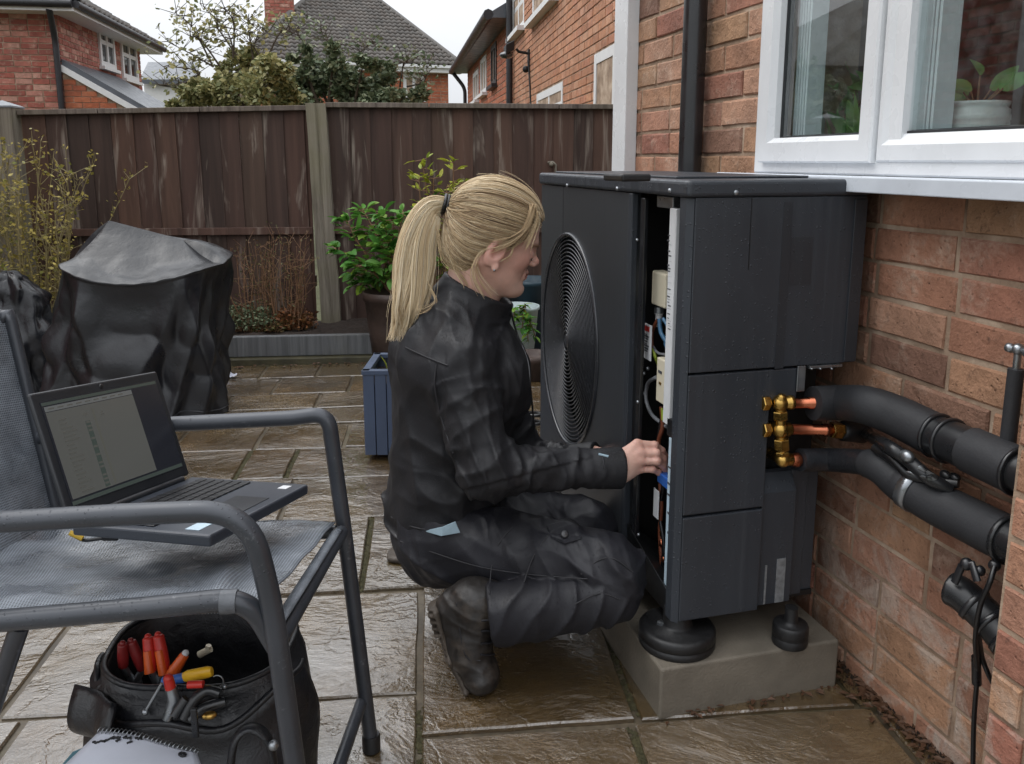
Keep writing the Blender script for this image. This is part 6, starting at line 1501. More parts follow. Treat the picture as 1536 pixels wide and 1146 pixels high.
# ------------------------------------------------------------------ blue planter box, bucket, bin
bq = GZ(548, 690, 0); bx0 = bq; h_b = W(548, 566, 3.05).z
box = thing('blue_planter', 'blue painted wooden planter box behind the kneeling woman', 'planter', bq + RV*.15 + FV*.15)
wB, dB = .36, .30; cr = [bq, bq+RV*wB, bq+RV*wB+FV*dB, bq+FV*dB]
for (a, b, nrm) in ((cr[0], cr[1], -FV), (cr[1], cr[2], RV), (cr[2], cr[3], FV), (cr[3], cr[0], -RV)):
    U2 = (b-a).normalized(); L2 = (b-a).length; n_ = max(4, int(L2/.042)); pw = L2/n_
    for i in range(n_): MB().obox(a + U2*(i*pw+.0015) + UV*.02 - nrm*.012 , U2*(pw-.003), UV*(h_b-.02), nrm*.012).build('plank', m_bluebox, box, bevel=.0015, seg=1)
for (a, b, nrm) in ((cr[0], cr[1], -FV), (cr[3], cr[0], -RV), (cr[1], cr[2], RV), (cr[2], cr[3], FV)):
    U2 = (b-a).normalized()
    MB().obox(a + nrm*.003 + UV*(h_b-.002) - U2*.004, U2*((b-a).length+.008), UV*.018, -nrm*.03).build('rim', m_bluebox, box, bevel=.002)
MB().obox(cr[0]+RV*.014+FV*.014+UV*.03, RV*(wB-.028), FV*(dB-.028), UV*(h_b-.07)).build('soil', m_soil, box)
rb = random.Random(9); lt = thing('planter_seedlings', 'yellow green seedlings growing in the blue planter box', 'plant', bq+RV*.1+FV*.1+UV*(h_b-.03)); 
for i in range(26):
    p = bq + RV*rb.uniform(.03, .3) + FV*rb.uniform(.03, .25) + UV*(h_b-.035); d = Vector((rb.gauss(0, .5), rb.gauss(0, .5), 1))
    place_leaf(rb.choice(LY), lt, p, d, RV, rb.uniform(.6, 1.0))
bk_ = W(775, 530, 4.85); bk_.z = 0
bucket = thing('plastic_bucket', 'pale translucent bucket with a trailing plant beside the fan of the heat pump', 'bucket', bk_)
zk = W(775, 458, 4.85).z
MB().lathe(bk_, (0, 0, 1), [(0.0, 0), (0.0, .10), (zk-.02, .128), (zk-.02, .136), (zk, .136), (zk, .124), (.05, .095), (.05, 0)], 32).build('bucket_body', m_bucket, bucket)
MB().tube([bk_ + RV*.13*math.cos(a) + FV*.13*math.sin(a) + UV*(zk-.012-.0*a) for a in [i*math.pi/12+math.pi for i in range(13)]], .003, 6).build('handle', m_steel, bucket)
MB().lathe(bk_+UV*(zk-.09), (0, 0, 1), [(0, .115), (.004, 0)], 24).build('soil', m_soil, bucket)
r = random.Random(77); tpt = [(W(px, py, 4.72+r.uniform(-.05, .05)), r.random() < .4) for (px, py) in ((790, 478), (797, 492), (783, 495), (803, 505), (792, 512), (786, 470), (770, 478))]
def trail():
    t = thing('trailing_plant', 'green trailing plant hanging over the rim of the pale bucket', 'plant', bk_+UV*(zk-.09)); sm_ = MB()
    for tp, yl in tpt:
        a = bk_+UV*(zk-.06)+RV*r.uniform(-.03, .06); m_ = a.lerp(tp, .6)+UV*(.07)-FV*.07; pts = smooth_path([a, m_, tp], 5); sm_.tube(pts, .003, 5, False)
        for p in pts[4:]:
            for _ in range(2): place_leaf(r.choice(LY if yl else LG), t, p, (r.gauss(0, 1), r.gauss(-.3, .6), r.gauss(-.2, .5)), UV, r.uniform(.45, .75))
    sm_.build('stem', m_stem_br, t)
trail()
pn = W(795, 560, 4.6); pn.z = 0
pt2 = thing('dark_pot', 'dark squat pot on the paving left of the heat pump', 'plant pot', W(800, 560, 4.35)-UV*W(800, 560, 4.35).z)
q = W(800, 560, 4.35); q.z = 0; MB().lathe(q, (0, 0, 1), [(0, 0), (0, .09), (.10, .11), (.10, .118), (.13, .118), (.13, .104), (.10, .1), (.10, 0)], 24).build('pot', m_pot_br, pt2)
tb_ = W(796, 440, 5.12); tb_.z = 0; zt2 = W(796, 418, 5.12).z
bin_ = thing('teal_tub', 'dark teal plastic tub standing against the fence', 'tub', tb_)
MB().lathe(tb_, (0, 0, 1), [(0, 0), (0, .13), (zt2-.03, .15), (zt2-.03, .16), (zt2, .16), (zt2, .14), (.1, .12), (.1, 0)], 28).build('tub_body', m_dkteal, bin_)
# hose end lying by the pump
ho = thing('garden_hose', 'coil of black hose on the paving just left of the heat pump', 'hose', GZ(806, 640, 0))
q = GZ(806, 640, 0.012); MB().tube([q + RV*.05*math.cos(a*.5) + FV*.05*math.sin(a*.5) + UV*(.003*a) for a in range(26)], .008, 8).build('hose', m_cable, ho)

# ------------------------------------------------------------------ things on the inner window sill
def wpos(px, py, x): return GX(px, py, x)
jq = wpos(1214, 200, 1.33); jq.z = IZ
jar = thing('glass_jar', 'pale green glass jar on the window sill behind the left pane', 'jar', jq)
MB().lathe(jq, (0, 0, 1), [(0, 0), (0, .03), (.01, .036), (.06, .037), (.072, .03), (.076, .03), (.082, .033), (.082, .028), (.02, .028), (.02, 0)], 24).build('jar_body', m_jar, jar)
bq_ = wpos(1462, 198, 1.345); bq_.z = IZ
bowl = thing('ribbed_pot', 'round grey ribbed ceramic pot on the window sill behind the right pane', 'plant pot', bq_)
MB().lathe(bq_, (0, 0, 1), [(0, 0), (0, .042), (.008, .052), (.028, .0615), (.034, .060), (.036, .062), (.046, .061), (.048, .0595), (.056, .060), (.060, .0555), (.066, .059), (.072, .059), (.072, .052), (.05, .05), (.05, 0)], 40).build('pot', m_ceramic, bowl)
rp = random.Random(14)
MB().lathe(bq_+UV*.052, (0, 0, 1), [(0, .05), (.002, 0)], 20).build('soil', m_soil, bowl)
m_inleaf = leaf_mat('indoor_leaf', [(92, 138, 72), (112, 156, 88), (140, 174, 100)], .35)
IL = leafmesh('leaf', m_inleaf, .07, .04, .3, .5); IS = leafmesh('leaf', m_inleaf, .16, .026, .5, .1); IT = leafmesh('leaf', leaf_mat('strap_leaf', [(150, 170, 80), (160, 176, 96)], .35), .2, .024, .4, .15)
def iplant(name, label, base, spec, cat='plant'):
    t = thing(name, label, cat, base, 'plants on the inner window sill')
    sm_ = MB()
    for (p, d, me, s) in spec: sm_.tube([Vector(base), p], [.0025, .0018], 5, False); place_leaf(me, t, p, d, (0, -1, .4), s)
    sm_.build('stem', m_stem_br, t)
bp = bq_+UV*.054
iplant('pot_plant', 'small leafy plant growing in the ribbed ceramic pot', bp, [(bp+UV*.04+Vector((0, dy, 0)), (rp.gauss(0, .3), dy*20, .5), IL, .8) for dy in (-.05, -.03, .02, .04, -.06)] + [(bp+UV*.07, (0, .3, 1), IL, .6)])
b2 = wpos(1388, 200, 1.33); b2.z = IZ
iplant('strap_leaf_plant', 'tall thin strap leaved plant on the sill left of the ribbed pot', b2, [(b2+UV*.02, (0, -.25, 1), IT, 1.0), (b2+UV*.05, (0.1, .1, 1), IT, .8), (b2+UV*.0, (0, .2, 1), IS, .7)])
b3 = wpos(1262, 205, 1.33); b3.z = IZ
iplant('fleshy_plant', 'broad leaved fleshy plant between the pale jar and the window frame', b3, [(b3+UV*.0+Vector((0, dy, 0)), (rp.gauss(0, .15), dy*6, 1), IS, s) for dy, s in ((.02, .55), (-.02, .6), (-.05, .75), (.04, .4), (-.07, .9), (-.09, .5))] + [(b3+UV*.01+Vector((0, -.04, 0)), (0, -.2, 1), IL, 1.2), (b3+UV*.02, (0, .3, .8), IL, 1.1), (b3+Vector((0, -.07, .01)), (0, .5, .8), IL, 1.0)])
b4 = wpos(1385, 190, 1.42); b4.z = IZ
iplant('bushy_houseplant', 'dark bushy houseplant low behind the right window pane', b4, [(b4+Vector((rp.gauss(0, .03), rp.gauss(.02, .05), abs(rp.gauss(.05, .03)))), (rp.gauss(0, .6), rp.gauss(0, .8), rp.gauss(.3, .5)), IL, rp.uniform(.6, 1)) for _ in range(70)])
b5 = wpos(1225, 175, 1.44); b5.z = IZ
iplant('bushy_houseplant', 'dark bushy houseplant behind the pale jar', b5, [(b5+Vector((rp.gauss(0, .03), rp.gauss(-.02, .06), .05+abs(rp.gauss(.06, .04)))), (rp.gauss(0, .6), rp.gauss(0, .8), rp.gauss(.3, .5)), IL, rp.uniform(.6, 1)) for _ in range(70)])

# ------------------------------------------------------------------ leaf litter and moss
LB = [leafmesh('dead_leaf', simple('dead_leaf', sRGB(104, 72, 50), .6, var=.4), .035, .018, .5, .3), leafmesh('dead_leaf', simple('dead_leaf_pale', sRGB(140, 108, 80), .6, var=.4), .03, .016, .6, .4)]
lit = MB(); r = random.Random(33)
def addleaf(p, s):
    a = r.uniform(0, 6.28); d = Vector((math.cos(a), math.sin(a), 0)); y = Vector((-d.y, d.x, 0)); s *= r.uniform(.6, 1.3)
    lit.add([p, p+d*s*.5+y*s*.28+UV*s*.2, p+d*s+UV*s*.08, p+d*s*.5-y*s*.25+UV*s*.15], [(0, 1, 2), (0, 2, 3)], False, r.random())
for i in range(150): 
    y = r.uniform(1.0, 1.42); addleaf(Vector((XW-.005-abs(r.gauss(0, .025)), y, .004)), .022)
for i in range(46): addleaf(Vector((r.uniform(.70, 1.13), 1.432-abs(r.gauss(.004, .010)), .003)), .018)
for i in range(60): addleaf(Vector((r.uniform(1.13, 1.19), r.uniform(1.38, 1.6), .004)), .025)
for i in range(40): addleaf(G(r.uniform(-1.1, -.3), r.gauss(4.70, .03), .003), .03)
tag(lit.build('leaf_litter', leaf_mat('dead_leaves', [(84, 60, 44), (110, 78, 54), (140, 110, 84), (70, 54, 42)], .0, True)), 'dead brown leaves gathered along the foot of the wall and plinth', 'dead leaves', kind='stuff')
gt_ = MB()
for i in range(900):
    y = r.uniform(.9, 1.75); p = Vector((XW-.004-abs(r.gauss(0, .018)), y, .001)); s = r.uniform(.002, .006); gt_.add([p, p+Vector((s, 0, 0)), p+Vector((s*.5, s, 0)), p+Vector((s*.4, s*.3, s))], [(0, 1, 3), (1, 2, 3), (2, 0, 3)], False, r.random())
tag(gt_.build('grit', m_soil), 'dark grit and soil along the foot of the brick wall', 'grit', kind='stuff')
ms = MB()
def mossline(a, b, n, w):
    for i in range(n):
        t = r.random(); p = a.lerp(b, t)+Vector((r.gauss(0, w), r.gauss(0, w), -.009)); s = r.uniform(.004, .010)
        q = [p+Vector((s*math.cos(k*2.1+t), s*math.sin(k*2.1+t), 0)) for k in range(3)]; ms.add(q+[p+UV*s*.8], [(0, 1, 3), (1, 2, 3), (2, 0, 3)], True, r.random())
for (u0, v0, u1, v1, n) in ((-.2, 2.13, -.2, 2.6, 260), (.40, 1.1, .40, 1.5, 160), (-.54, 2.98, -.54, 3.3, 160), (-.725, 2.98, -.725, 3.3, 200), (-.57, 3.62, -.57, 3.86, 120), (-1.2, 4.74, -.3, 4.74, 500), (.42, 1.55, .42, 2.1, 120), (-.037, 1.1, -.037, 1.62, 120)):
    mossline(G(u0, v0), G(u1, v1), n, .004)
tag(ms.build('joint_moss', m_moss), 'green moss growing in joints between the paving slabs', 'moss', kind='stuff')

# =================================================================== THE KNEELING WOMAN
# Surfaces are grown from signed distance fields and meshed with surface nets.
def ip(px, py, D):      # picture point at distance D -> person frame (x right, y away, z up)
    P = W(px, py, D); return np.array([P.dot(RV), P.dot(FV), P.z])
def smin(a, b, k):
    h = np.clip(0.5+0.5*(b-a)/k, 0, 1); return b*(1-h)+a*h - k*h*(1-h)
def smax(a, b, k): return -smin(-a, -b, k)
def cap(p, a, b, ra, rb, flat=None):
    """tapered capsule"""
    a = np.asarray(a, float); b = np.asarray(b, float); ab = b-a; t = np.clip(((p-a)@ab)/(ab@ab), 0, 1)
    d = p - (a + t[:, None]*ab)
    if flat is not None:            # flat = (direction, factor): widen along a direction
        u = np.asarray(flat[0], float); u /= np.linalg.norm(u); d = d - np.outer((d@u)*(1-1/flat[1]), u)
    return np.sqrt((d*d).sum(1)) - (ra+(rb-ra)*t)
def ell_(p, c, r, R=None):
    q = p - np.asarray(c, float)
    if R is not None: q = q@np.asarray(R)          # rows of world -> local: columns of R are the local axes
    r = np.asarray(r, float); k0 = np.sqrt(((q/r)**2).sum(1)); k1 = np.sqrt(((q/(r*r))**2).sum(1))+1e-9
    return k0*(k0-1)/k1
def axes(x, z):         # rotation with local x along x, local z near z
    x = np.asarray(x, float); x /= np.linalg.norm(x); z = np.asarray(z, float); z = z-x*(x@z); z /= np.linalg.norm(z); y = np.cross(z, x); return np.stack([x, y, z], 1)
def vnoise(p, seed=0):  # value noise, -1..1
    q = np.floor(p).astype(np.int64); f = p-q; f = f*f*(3-2*f); out = 0
    def h(i, j, k):
        n = (i*374761393 + j*668265263 + k*2147483647 + seed*974711) & 0xffffffff
        n = ((n ^ (n >> 13))*1274126177) & 0xffffffff; n = (n ^ (n >> 16)) & 0xffff; return n/32767.5-1
    for dx in (0, 1):
        for dy in (0, 1):
            for dz in (0, 1):
                w = (f[:, 0] if dx else 1-f[:, 0])*(f[:, 1] if dy else 1-f[:, 1])*(f[:, 2] if dz else 1-f[:, 2])
                out = out + w*h(q[:, 0]+dx, q[:, 1]+dy, q[:, 2]+dz)
    return out
def surface_net(f, lo, hi, h, coarse=4):
    lo = np.asarray(lo, float); hi = np.asarray(hi, float); H_ = h*coarse
    nc = np.ceil((hi-lo)/H_).astype(int)+1; g = [lo[i]+H_*np.arange(nc[i]) for i in range(3)]
    P = np.stack(np.meshgrid(*g, indexing='ij'), -1).reshape(-1, 3); vc = f(P).reshape(nc)
    n = (nc-1)*coarse+1; idx = [np.minimum(np.arange(n[i])/coarse, nc[i]-1.0001) for i in range(3)]
    V = vc
    for ax in range(3):         # trilinear upsampling of the coarse field
        i0 = np.floor(idx[ax]).astype(int); t = idx[ax]-i0; sh = [1, 1, 1]; sh[ax] = -1; t = t.reshape(sh)
        V = np.take(V, i0, ax)*(1-t) + np.take(V, i0+1, ax)*t
    near = np.abs(V) < H_*1.6
    I = np.argwhere(near)
    for s in range(0, len(I), 400000): 
        q = I[s:s+400000]; V[q[:, 0], q[:, 1], q[:, 2]] = f(lo+q*h)
    S_ = V < 0; c = [S_[dx:n[0]-1+dx, dy:n[1]-1+dy, dz:n[2]-1+dz] for dx in (0, 1) for dy in (0, 1) for dz in (0, 1)]
    anyi = np.logical_or.reduce(c); alli = np.logical_and.reduce(c); cell = anyi & ~alli; C_ = np.argwhere(cell)
    num = -np.ones(cell.shape, int); num[cell] = np.arange(len(C_)); acc = np.zeros((len(C_), 3)); cnt = np.zeros(len(C_))
    offs = [(a, b) for a in [(dx, dy, dz) for dx in (0, 1) for dy in (0, 1) for dz in (0, 1)] for b in [(dx, dy, dz) for dx in (0, 1) for dy in (0, 1) for dz in (0, 1)] if sum(b)-sum(a) == 1 and all(b[i] >= a[i] for i in range(3))]
    for a, b in offs:
        va = V[C_[:, 0]+a[0], C_[:, 1]+a[1], C_[:, 2]+a[2]]; vb = V[C_[:, 0]+b[0], C_[:, 1]+b[1], C_[:, 2]+b[2]]
        m = (va < 0) != (vb < 0); t = np.where(m, va/np.where(m, va-vb, 1), 0)[:, None]
        acc += np.where(m[:, None], np.array(a)+t*(np.array(b)-np.array(a)), 0); cnt += m
    verts = lo + (C_ + acc/np.maximum(cnt, 1)[:, None])*h; faces = []
    for ax in range(3):
        A_ = np.take(S_, np.arange(0, n[ax]-1), ax); B_ = np.take(S_, np.arange(1, n[ax]), ax); E_ = np.argwhere(A_ != B_)
        u, w = (ax+1) % 3, (ax+2) % 3; E_ = E_[(E_[:, u] > 0) & (E_[:, w] > 0) & (E_[:, u] < n[u]-1) & (E_[:, w] < n[w]-1)]
        def cid(du, dw):
            q = E_.copy(); q[:, u] -= du; q[:, w] -= dw; return num[q[:, 0], q[:, 1], q[:, 2]]
        quad = np.stack([cid(1, 1), cid(0, 1), cid(0, 0), cid(1, 0)], 1); ins = S_[E_[:, 0], E_[:, 1], E_[:, 2]]
        quad[~ins] = quad[~ins][:, ::-1]; faces.append(quad)
    F_ = np.concatenate(faces); F_ = F_[(F_ >= 0).all(1)]
    return verts, F_
def biggest(verts, F_):   # keep the largest connected piece only
    lab = np.arange(len(verts))
    for _ in range(400):
        m = lab[F_].min(1); new = lab.copy()
        for k in range(4): np.minimum.at(new, F_[:, k], m)
        new = np.minimum(new, new[new])
        if (new == lab).all(): break
        lab = new
    ids, ct = np.unique(lab, return_counts=True); keep = lab == ids[ct.argmax()]
    re = -np.ones(len(verts), int); re[keep] = np.arange(keep.sum()); F2 = F_[keep[F_].all(1)]
    return verts[keep], re[F2]

# ---- joints, read from the photograph with a distance for each
NK0, NK1 = ip(700, 462, 1.93), ip(722, 415, 1.92)
HEADC = ip(735, 352, 1.92)
SH_R, SH_L = ip(690, 545, 1.80), ip(722, 540, 2.10)
EL_R, WR_R = ip(728, 708, 1.72), ip(925, 702, 1.785)
EL_L, WR_L = ip(790, 700, 2.10), ip(890, 690, 2.02)
HIP = ip(655, 800, 1.93); CHEST = ip(690, 590, 1.94); WAIST = ip(665, 715, 1.94)
HP_R, HP_L = ip(668, 815, 1.83), ip(690, 802, 2.02)
KN_R, KN_L = ip(922, 868, 1.715), ip(880, 796, 1.95)
AN_R, AN_L = ip(712, 915, 1.69), ip(648, 847, 2.22)
PB = Vector(RV*HIP[0]*1.0 + FV*HIP[1]); PB.z = 0
person = thing('person', 'kneeling blonde woman in black jacket and work trousers reaching into the open service panel', 'person', PB)
person.rotation_euler = (0, 0, -PSI)
PBL = np.array([PB.dot(RV), PB.dot(FV), 0])
def put(name, verts, faces, mat, parent=None, smooth=True, attrs=None):
    me = bpy.data.meshes.new(name); v = (verts - PBL)
    me.vertices.add(len(v)); me.vertices.foreach_set('co', v.astype(np.float32).ravel())
    F_ = np.asarray(faces); k = F_.shape[1]; me.loops.add(F_.size); me.loops.foreach_set('vertex_index', F_.astype(np.int32).ravel())
    me.polygons.add(len(F_)); me.polygons.foreach_set('loop_start', np.arange(0, F_.size, k, dtype=np.int32)); me.polygons.foreach_set('loop_total', np.full(len(F_), k, dtype=np.int32))
    me.polygons.foreach_set('use_smooth', np.full(len(F_), smooth)); me.update(calc_edges=True); me.validate()
    for an, av in (attrs or {}).items():
        if av.ndim == 2: a = me.attributes.new(an, 'FLOAT_COLOR', 'POINT'); a.data.foreach_set('color', av.astype(np.float32).ravel())
        else: a = me.attributes.new(an, 'FLOAT', 'POINT'); a.data.foreach_set('value', av.astype(np.float32))
    me.materials.append(mat); o = bpy.data.objects.new(name, me); COL.objects.link(o); o.parent = parent or person; BASE[o] = PB
    return o
def putmb(name, mb, mat, parent=None, **kw):     # an MB given in the person frame
    return put_poly(name, mb, mat, parent, **kw)
def put_poly(name, mb, mat, parent=None, bevel=0):
    me = mb.mesh(name, mat, Vector(PBL)); o = bpy.data.objects.new(name, me); COL.objects.link(o); o.parent = parent or person; BASE[o] = PB
    if bevel: b = o.modifiers.new('bevel', 'BEVEL'); b.width = bevel; b.segments = 2
    return o

# ---- head frame: hx forward, hz up, hy to her left (away from the camera)
pitch, yaw, roll = math.radians(14), math.radians(11), math.radians(0)
hx = np.array([math.cos(pitch)*math.cos(yaw), math.cos(pitch)*math.sin(yaw), -math.sin(pitch)])
HR = axes(hx, (0.12, 0, 1)); HS = 1.135                        # columns: forward, left, up
def hp(x, y, z): return HEADC + HR@(np.array([x, y, z])*HS)
def hl(p): return ((p-HEADC)@HR)/HS                             # to head coordinates (metres of a normal head)
def head_sdf(p):
    q = hl(p); e = lambda c, r, R=None: ell_(q, c, r, R)
    c = lambda a, b, ra, rb, fl=None: cap(q, a, b, ra, rb, fl)
    d = e((.000, 0, .028), (.086, .076, .077))                        # cranium
    d = smin(d, e((.035, 0, .018), (.057, .064, .066)), .03)           # forehead
    d = smin(d, e((.040, 0, -.045), (.048, .056, .058)), .025)         # mid face
    d = smin(d, c((-.012, .052, -.048), (.058, .018, -.094), .019, .017), .03); d = smin(d, c((-.012, -.052, -.048), (.058, -.018, -.094), .019, .017), .03)
    d = smin(d, e((.0770, 0, -.096), (.0185, .020, .0165)), .022)         # chin
    for s in (1, -1): d = smin(d, e((.058, .036*s, -.028), (.026, .022, .022)), .02)      # cheeks
    d = smin(d, c((.084, .020, .000), (.084, -.020, .000), .012, .012), .018)             # brow
    for s in (1, -1): d = smax(d, -e((.099, .031*s, -.018), (.016, .019, .011)), .012)    # sockets
    for s in (1, -1): d = smin(d, e((.079, .031*s, -.020), (.0135, .0145, .0125)), .004)  # lidded eyes
    for s in (1, -1): d = smin(d, c((.0885, .018*s, -.012), (.083, .043*s, -.014), .0035, .003), .004)
    d = smin(d, c((.0925, 0, -.010), (.1015, 0, -.030), .0070, .0074), .011)                   # nose bridge
    d = smin(d, e((.1040, 0, -.0335), (.0100, .0095, .0082)), .007)                          # nose tip
    for s in (1, -1): d = smin(d, e((.098, .0105*s, -.038), (.009, .0062, .006)), .004)
    for s in (1, -1): d = smax(d, -e((.102, .006*s, -.0455), (.005, .003, .004)), .002)
    d = smin(d, c((.084, .018, -.062), (.0905, 0, -.0590), .0052, .0056), .007); d = smin(d, c((.084, -.018, -.062), (.0905, 0, -.0590), .0052, .0056), .007)   # upper lip
    d = smin(d, c((.083, .016, -.069), (.0885, 0, -.0700), .0052, .0060), .007); d = smin(d, c((.083, -.016, -.069), (.0885, 0, -.0700), .0052, .0060), .007)   # lower lip
    d = smax(d, -c((.0915, .021, -.0648), (.0915, -.021, -.0648), .0022, .0022), .003)
    d = smax(d, -c((.0955, .012, -.081), (.0955, -.012, -.081), .005, .005), .006)
    for s in (1, -1):                                                                       # ears
        yy = .073*s; R = axes((.35, .18*s, 1), (0, s, .1))
        ea = e((.004, yy+.005*s, -.026), (.031, .0190, .0085), R)
        ea = smax(ea, -e((.008, yy+.0145*s, -.022), (.019, .0105, .0085), R), .004)
        ea = smin(ea, e((.012, yy+.003*s, -.055), (.010, .007, .006), R), .006); ea = smin(ea, e((.018, yy+.004*s, -.030), (.008, .004, .004), R), .004)
        d = smin(d, ea, .006)
    return d*HS
NB_ = hp(-.03, 0, -.05)
def neck_sdf(p): return smin(cap(p, hp(-.014, 0, -.03), NK0, .058, .062), cap(p, hp(.0, 0, -.07), NK0+np.array([.02, 0, .02]), .046, .05), .03)

# ---- right hand: back of the hand to the camera, fingers reaching right into the panel
HW = WR_R; HK = ip(966, 690, 1.79)            # wrist and knuckle line
def hand_parts():
    P = lambda px, py, dd=0.0: ip(px, py, 1.79+dd)
    F = [  # (knuckle, middle joint, end joint, tip) for index, middle, ring, little
        (P(956, 666, .006), P(982, 668, .008), P(993, 676, .014), P(999, 684, .020), .0092),
        (P(961, 679, -.004), P(985, 680, -.008), P(995, 688, .0), P(1000, 696, .008), .0093),
        (P(962, 691, -.008), P(986, 692, -.014), P(995, 699, -.006), P(999, 706, .002), .0089),
        (P(959, 704, -.004), P(979, 704, -.008), P(988, 709, -.002), P(994, 714, .004), .0078)]
    return F
FING = hand_parts()
def hand_sdf(p):
    d = cap(p, WR_R-np.array([.10, 0, .012]), WR_R+np.array([.012, 0, 0]), .029, .0245, ((0, .2, 1), 1.18))
    pal = None
    wst = [ip(930, 688, 1.788), ip(931, 696, 1.784), ip(931, 704, 1.784), ip(931, 711, 1.786)]
    for (k, m, e, t, r), w in zip(FING, wst):
        c_ = cap(p, w, k, .0165, r*1.28); pal = c_ if pal is None else smin(pal, c_, .014)
    d = smin(d, pal, .02)
    th0, th1, th2, th3 = ip(938, 692, 1.81), ip(962, 690, 1.833), ip(982, 694, 1.838), ip(996, 699, 1.833)
    d = smin(d, cap(p, th0, th1, .018, .0135), .014); d = smin(d, smin(cap(p, th1, th2, .0125, .0112), cap(p, th2, th3, .0112, .009), .003), .004)
    for (k, m, e, t, r) in FING:
        f = smin(smin(cap(p, k, m, r*1.08, r*.96), cap(p, m, e, r*.97, r*.88), .003), cap(p, e, t, r*.88, r*.74), .003)
        f = smin(f, np.sqrt(((p-k-np.array([0, -.002, .0015]))**2).sum(1)) - r*1.1, .006); f = smin(f, np.sqrt(((p-m-np.array([0, -.0015, .001]))**2).sum(1)) - r*1.0, .004)
        d = smin(d, f, .0016)
    # tendons and wrist bone
    for (k, m, e, t, r), w in zip(FING, wst): d = smin(d, cap(p, w+np.array([.008, -.012, .004]), k+np.array([-.006, -.006, .003]), .0035, .0035), .008)
    d = smin(d, np.sqrt(((p-ip(931, 714, 1.77))**2).sum(1)) - .012, .014)
    return d - 0.0007*vnoise(p*420, 3)
def body_sdf(p):
    """her whole body as one surface: head, neck, torso, arms, right hand, legs (mostly under the clothes)"""
    d = smin(head_sdf(p), neck_sdf(p), .018)
    t = cap(p, NK0-np.array([0, 0, .05]), CHEST, .065, .105, ((0, 1, 0), 1.2)); t = smin(t, cap(p, CHEST, HIP, .10, .085, ((0, 1, 0), 1.15)), .05); d = smin(d, t, .04)
    for a, b, c, r in ((SH_R, EL_R, WR_R, 1), (SH_L, EL_L, WR_L, 1)): d = smin(d, smin(cap(p, a, b, .045, .034), cap(p, b, c, .034, .024), .02), .02)
    d = smin(d, hand_sdf(p), .006)
    d = smin(d, np.minimum(cap(p, WR_L, WR_L+np.array([.07, -.01, -.01]), .027, .02, ((0, 0, 1), 1.4)), 9), .01)
    for h_, k_, a_ in ((HP_R, KN_R, AN_R), (HP_L, KN_L, AN_L)): d = smin(d, smin(cap(p, h_, k_, .056, .044), cap(p, k_, a_, .045, .034), .02), .03)
    return d
bv, bf = surface_net(body_sdf, np.minimum.reduce([AN_L, AN_R, HIP])-.16, np.maximum.reduce([FING[0][3], HEADC, WR_L+np.array([.1, 0, 0])])+np.array([.1, .2, .2]), .0032)
bv, bf = biggest(bv, bf)
q = hl(bv); n1 = vnoise(bv*28, 5); n2 = vnoise(bv*90, 6); n3 = vnoise(bv*240, 8)
skin = np.array(sRGB(204, 162, 146)[:3]); red = np.array(sRGB(194, 124, 114)[:3]); pale = np.array(sRGB(218, 184, 168)[:3])
col = skin[None] + (pale-skin)[None]*np.clip(n1[:, None]*.5+.1, 0, 1)
def mixin(col, m, c, k): return col*(1-(m*k)[:, None]) + np.asarray(c)[None]*(m*k)[:, None]
g = lambda c, r: np.exp(-(((q-np.array(c))/np.array(r))**2).sum(1))
ishead = (np.abs(q).max(1) < .2)
for s in (1, -1): col = mixin(col, g((.062, .042*s, -.03), (.035, .03, .026))*ishead, red, .55); col = mixin(col, g((.006, .08*s, -.026), (.03, .02, .03))*ishead, red, .45)
col = mixin(col, g((.112, 0, -.034), (.014, .014, .012))*ishead, red, .6)
lip = np.exp(-(((q-np.array((.090, 0, -.0648)))/np.array((.014, .021, .0085)))**2).sum(1)*1.2)*ishead; col = mixin(col, np.clip(lip*1.3, 0, 1), sRGB(160, 84, 80)[:3], .75)
for s in (1, -1):
    br_ = np.exp(-(((q[:, 1]*s-.031)/.019)**4 + ((q[:, 2]-(.0025-.10*(q[:, 1]*s-.031)))/.0045)**2))*(q[:, 0] > .05)*ishead; col = mixin(col, np.clip(br_*(1+.5*n3), 0, 1), sRGB(112, 84, 62)[:3], .75)
    la_ = np.exp(-(((q[:, 1]*s-.031)/.015)**4 + ((q[:, 2]+.0265)/.0026)**2))*(q[:, 0] > .07)*ishead; col = mixin(col, np.clip(la_, 0, 1), sRGB(60, 40, 34)[:3], .8)
for (k, m, e, t, r) in FING:
    for c_ in (k, m, e): col = mixin(col, np.exp(-(((bv-c_)/.013)**2).sum(1)), red, .38)
    col = mixin(col, np.exp(-(((bv-t)/.012)**2).sum(1)), red, .35)
col = col*(1+.05*n2+.04*n3)[:, None]
def skin_mat():
    t = NT('skin'); c = t.nd('ShaderNodeAttribute', attribute_name='tone').outputs['Color']
    t.set(color=c, rough=t.mr(t.noise(60, 4), .3, .7, .36, .52), spec=.45, sss=.12, ssss=.012, sssr=(1, .35, .2)); t.bump(t.noise(380, 3), .25, .0012).bump(t.voro(700), .12, .0008); return t.m
body = put('body', bv, bf, skin_mat(), attrs={'tone': np.concatenate([np.clip(col, 0, 1), np.ones((len(col), 1))], 1)})
# fingernails
m_nail = simple('fingernail', sRGB(214, 160, 146), .25, var=.05)
for (k, m, e, t, r) in FING:
    d = (t-e)/np.linalg.norm(t-e); o_ = t + np.array([0, -.55, .5])/np.linalg.norm([0, -.55, .5])*r*.66
    mb = MB(); mb.ball((0, 0, 0), (.0058, .0046, .0016), 10, 6); A_ = axes(d, np.array([0, -.55, .5])); mb.v = [tuple(o_ + A_@np.array(v)) for v in mb.v]; put_poly('fingernail', mb, m_nail, body)
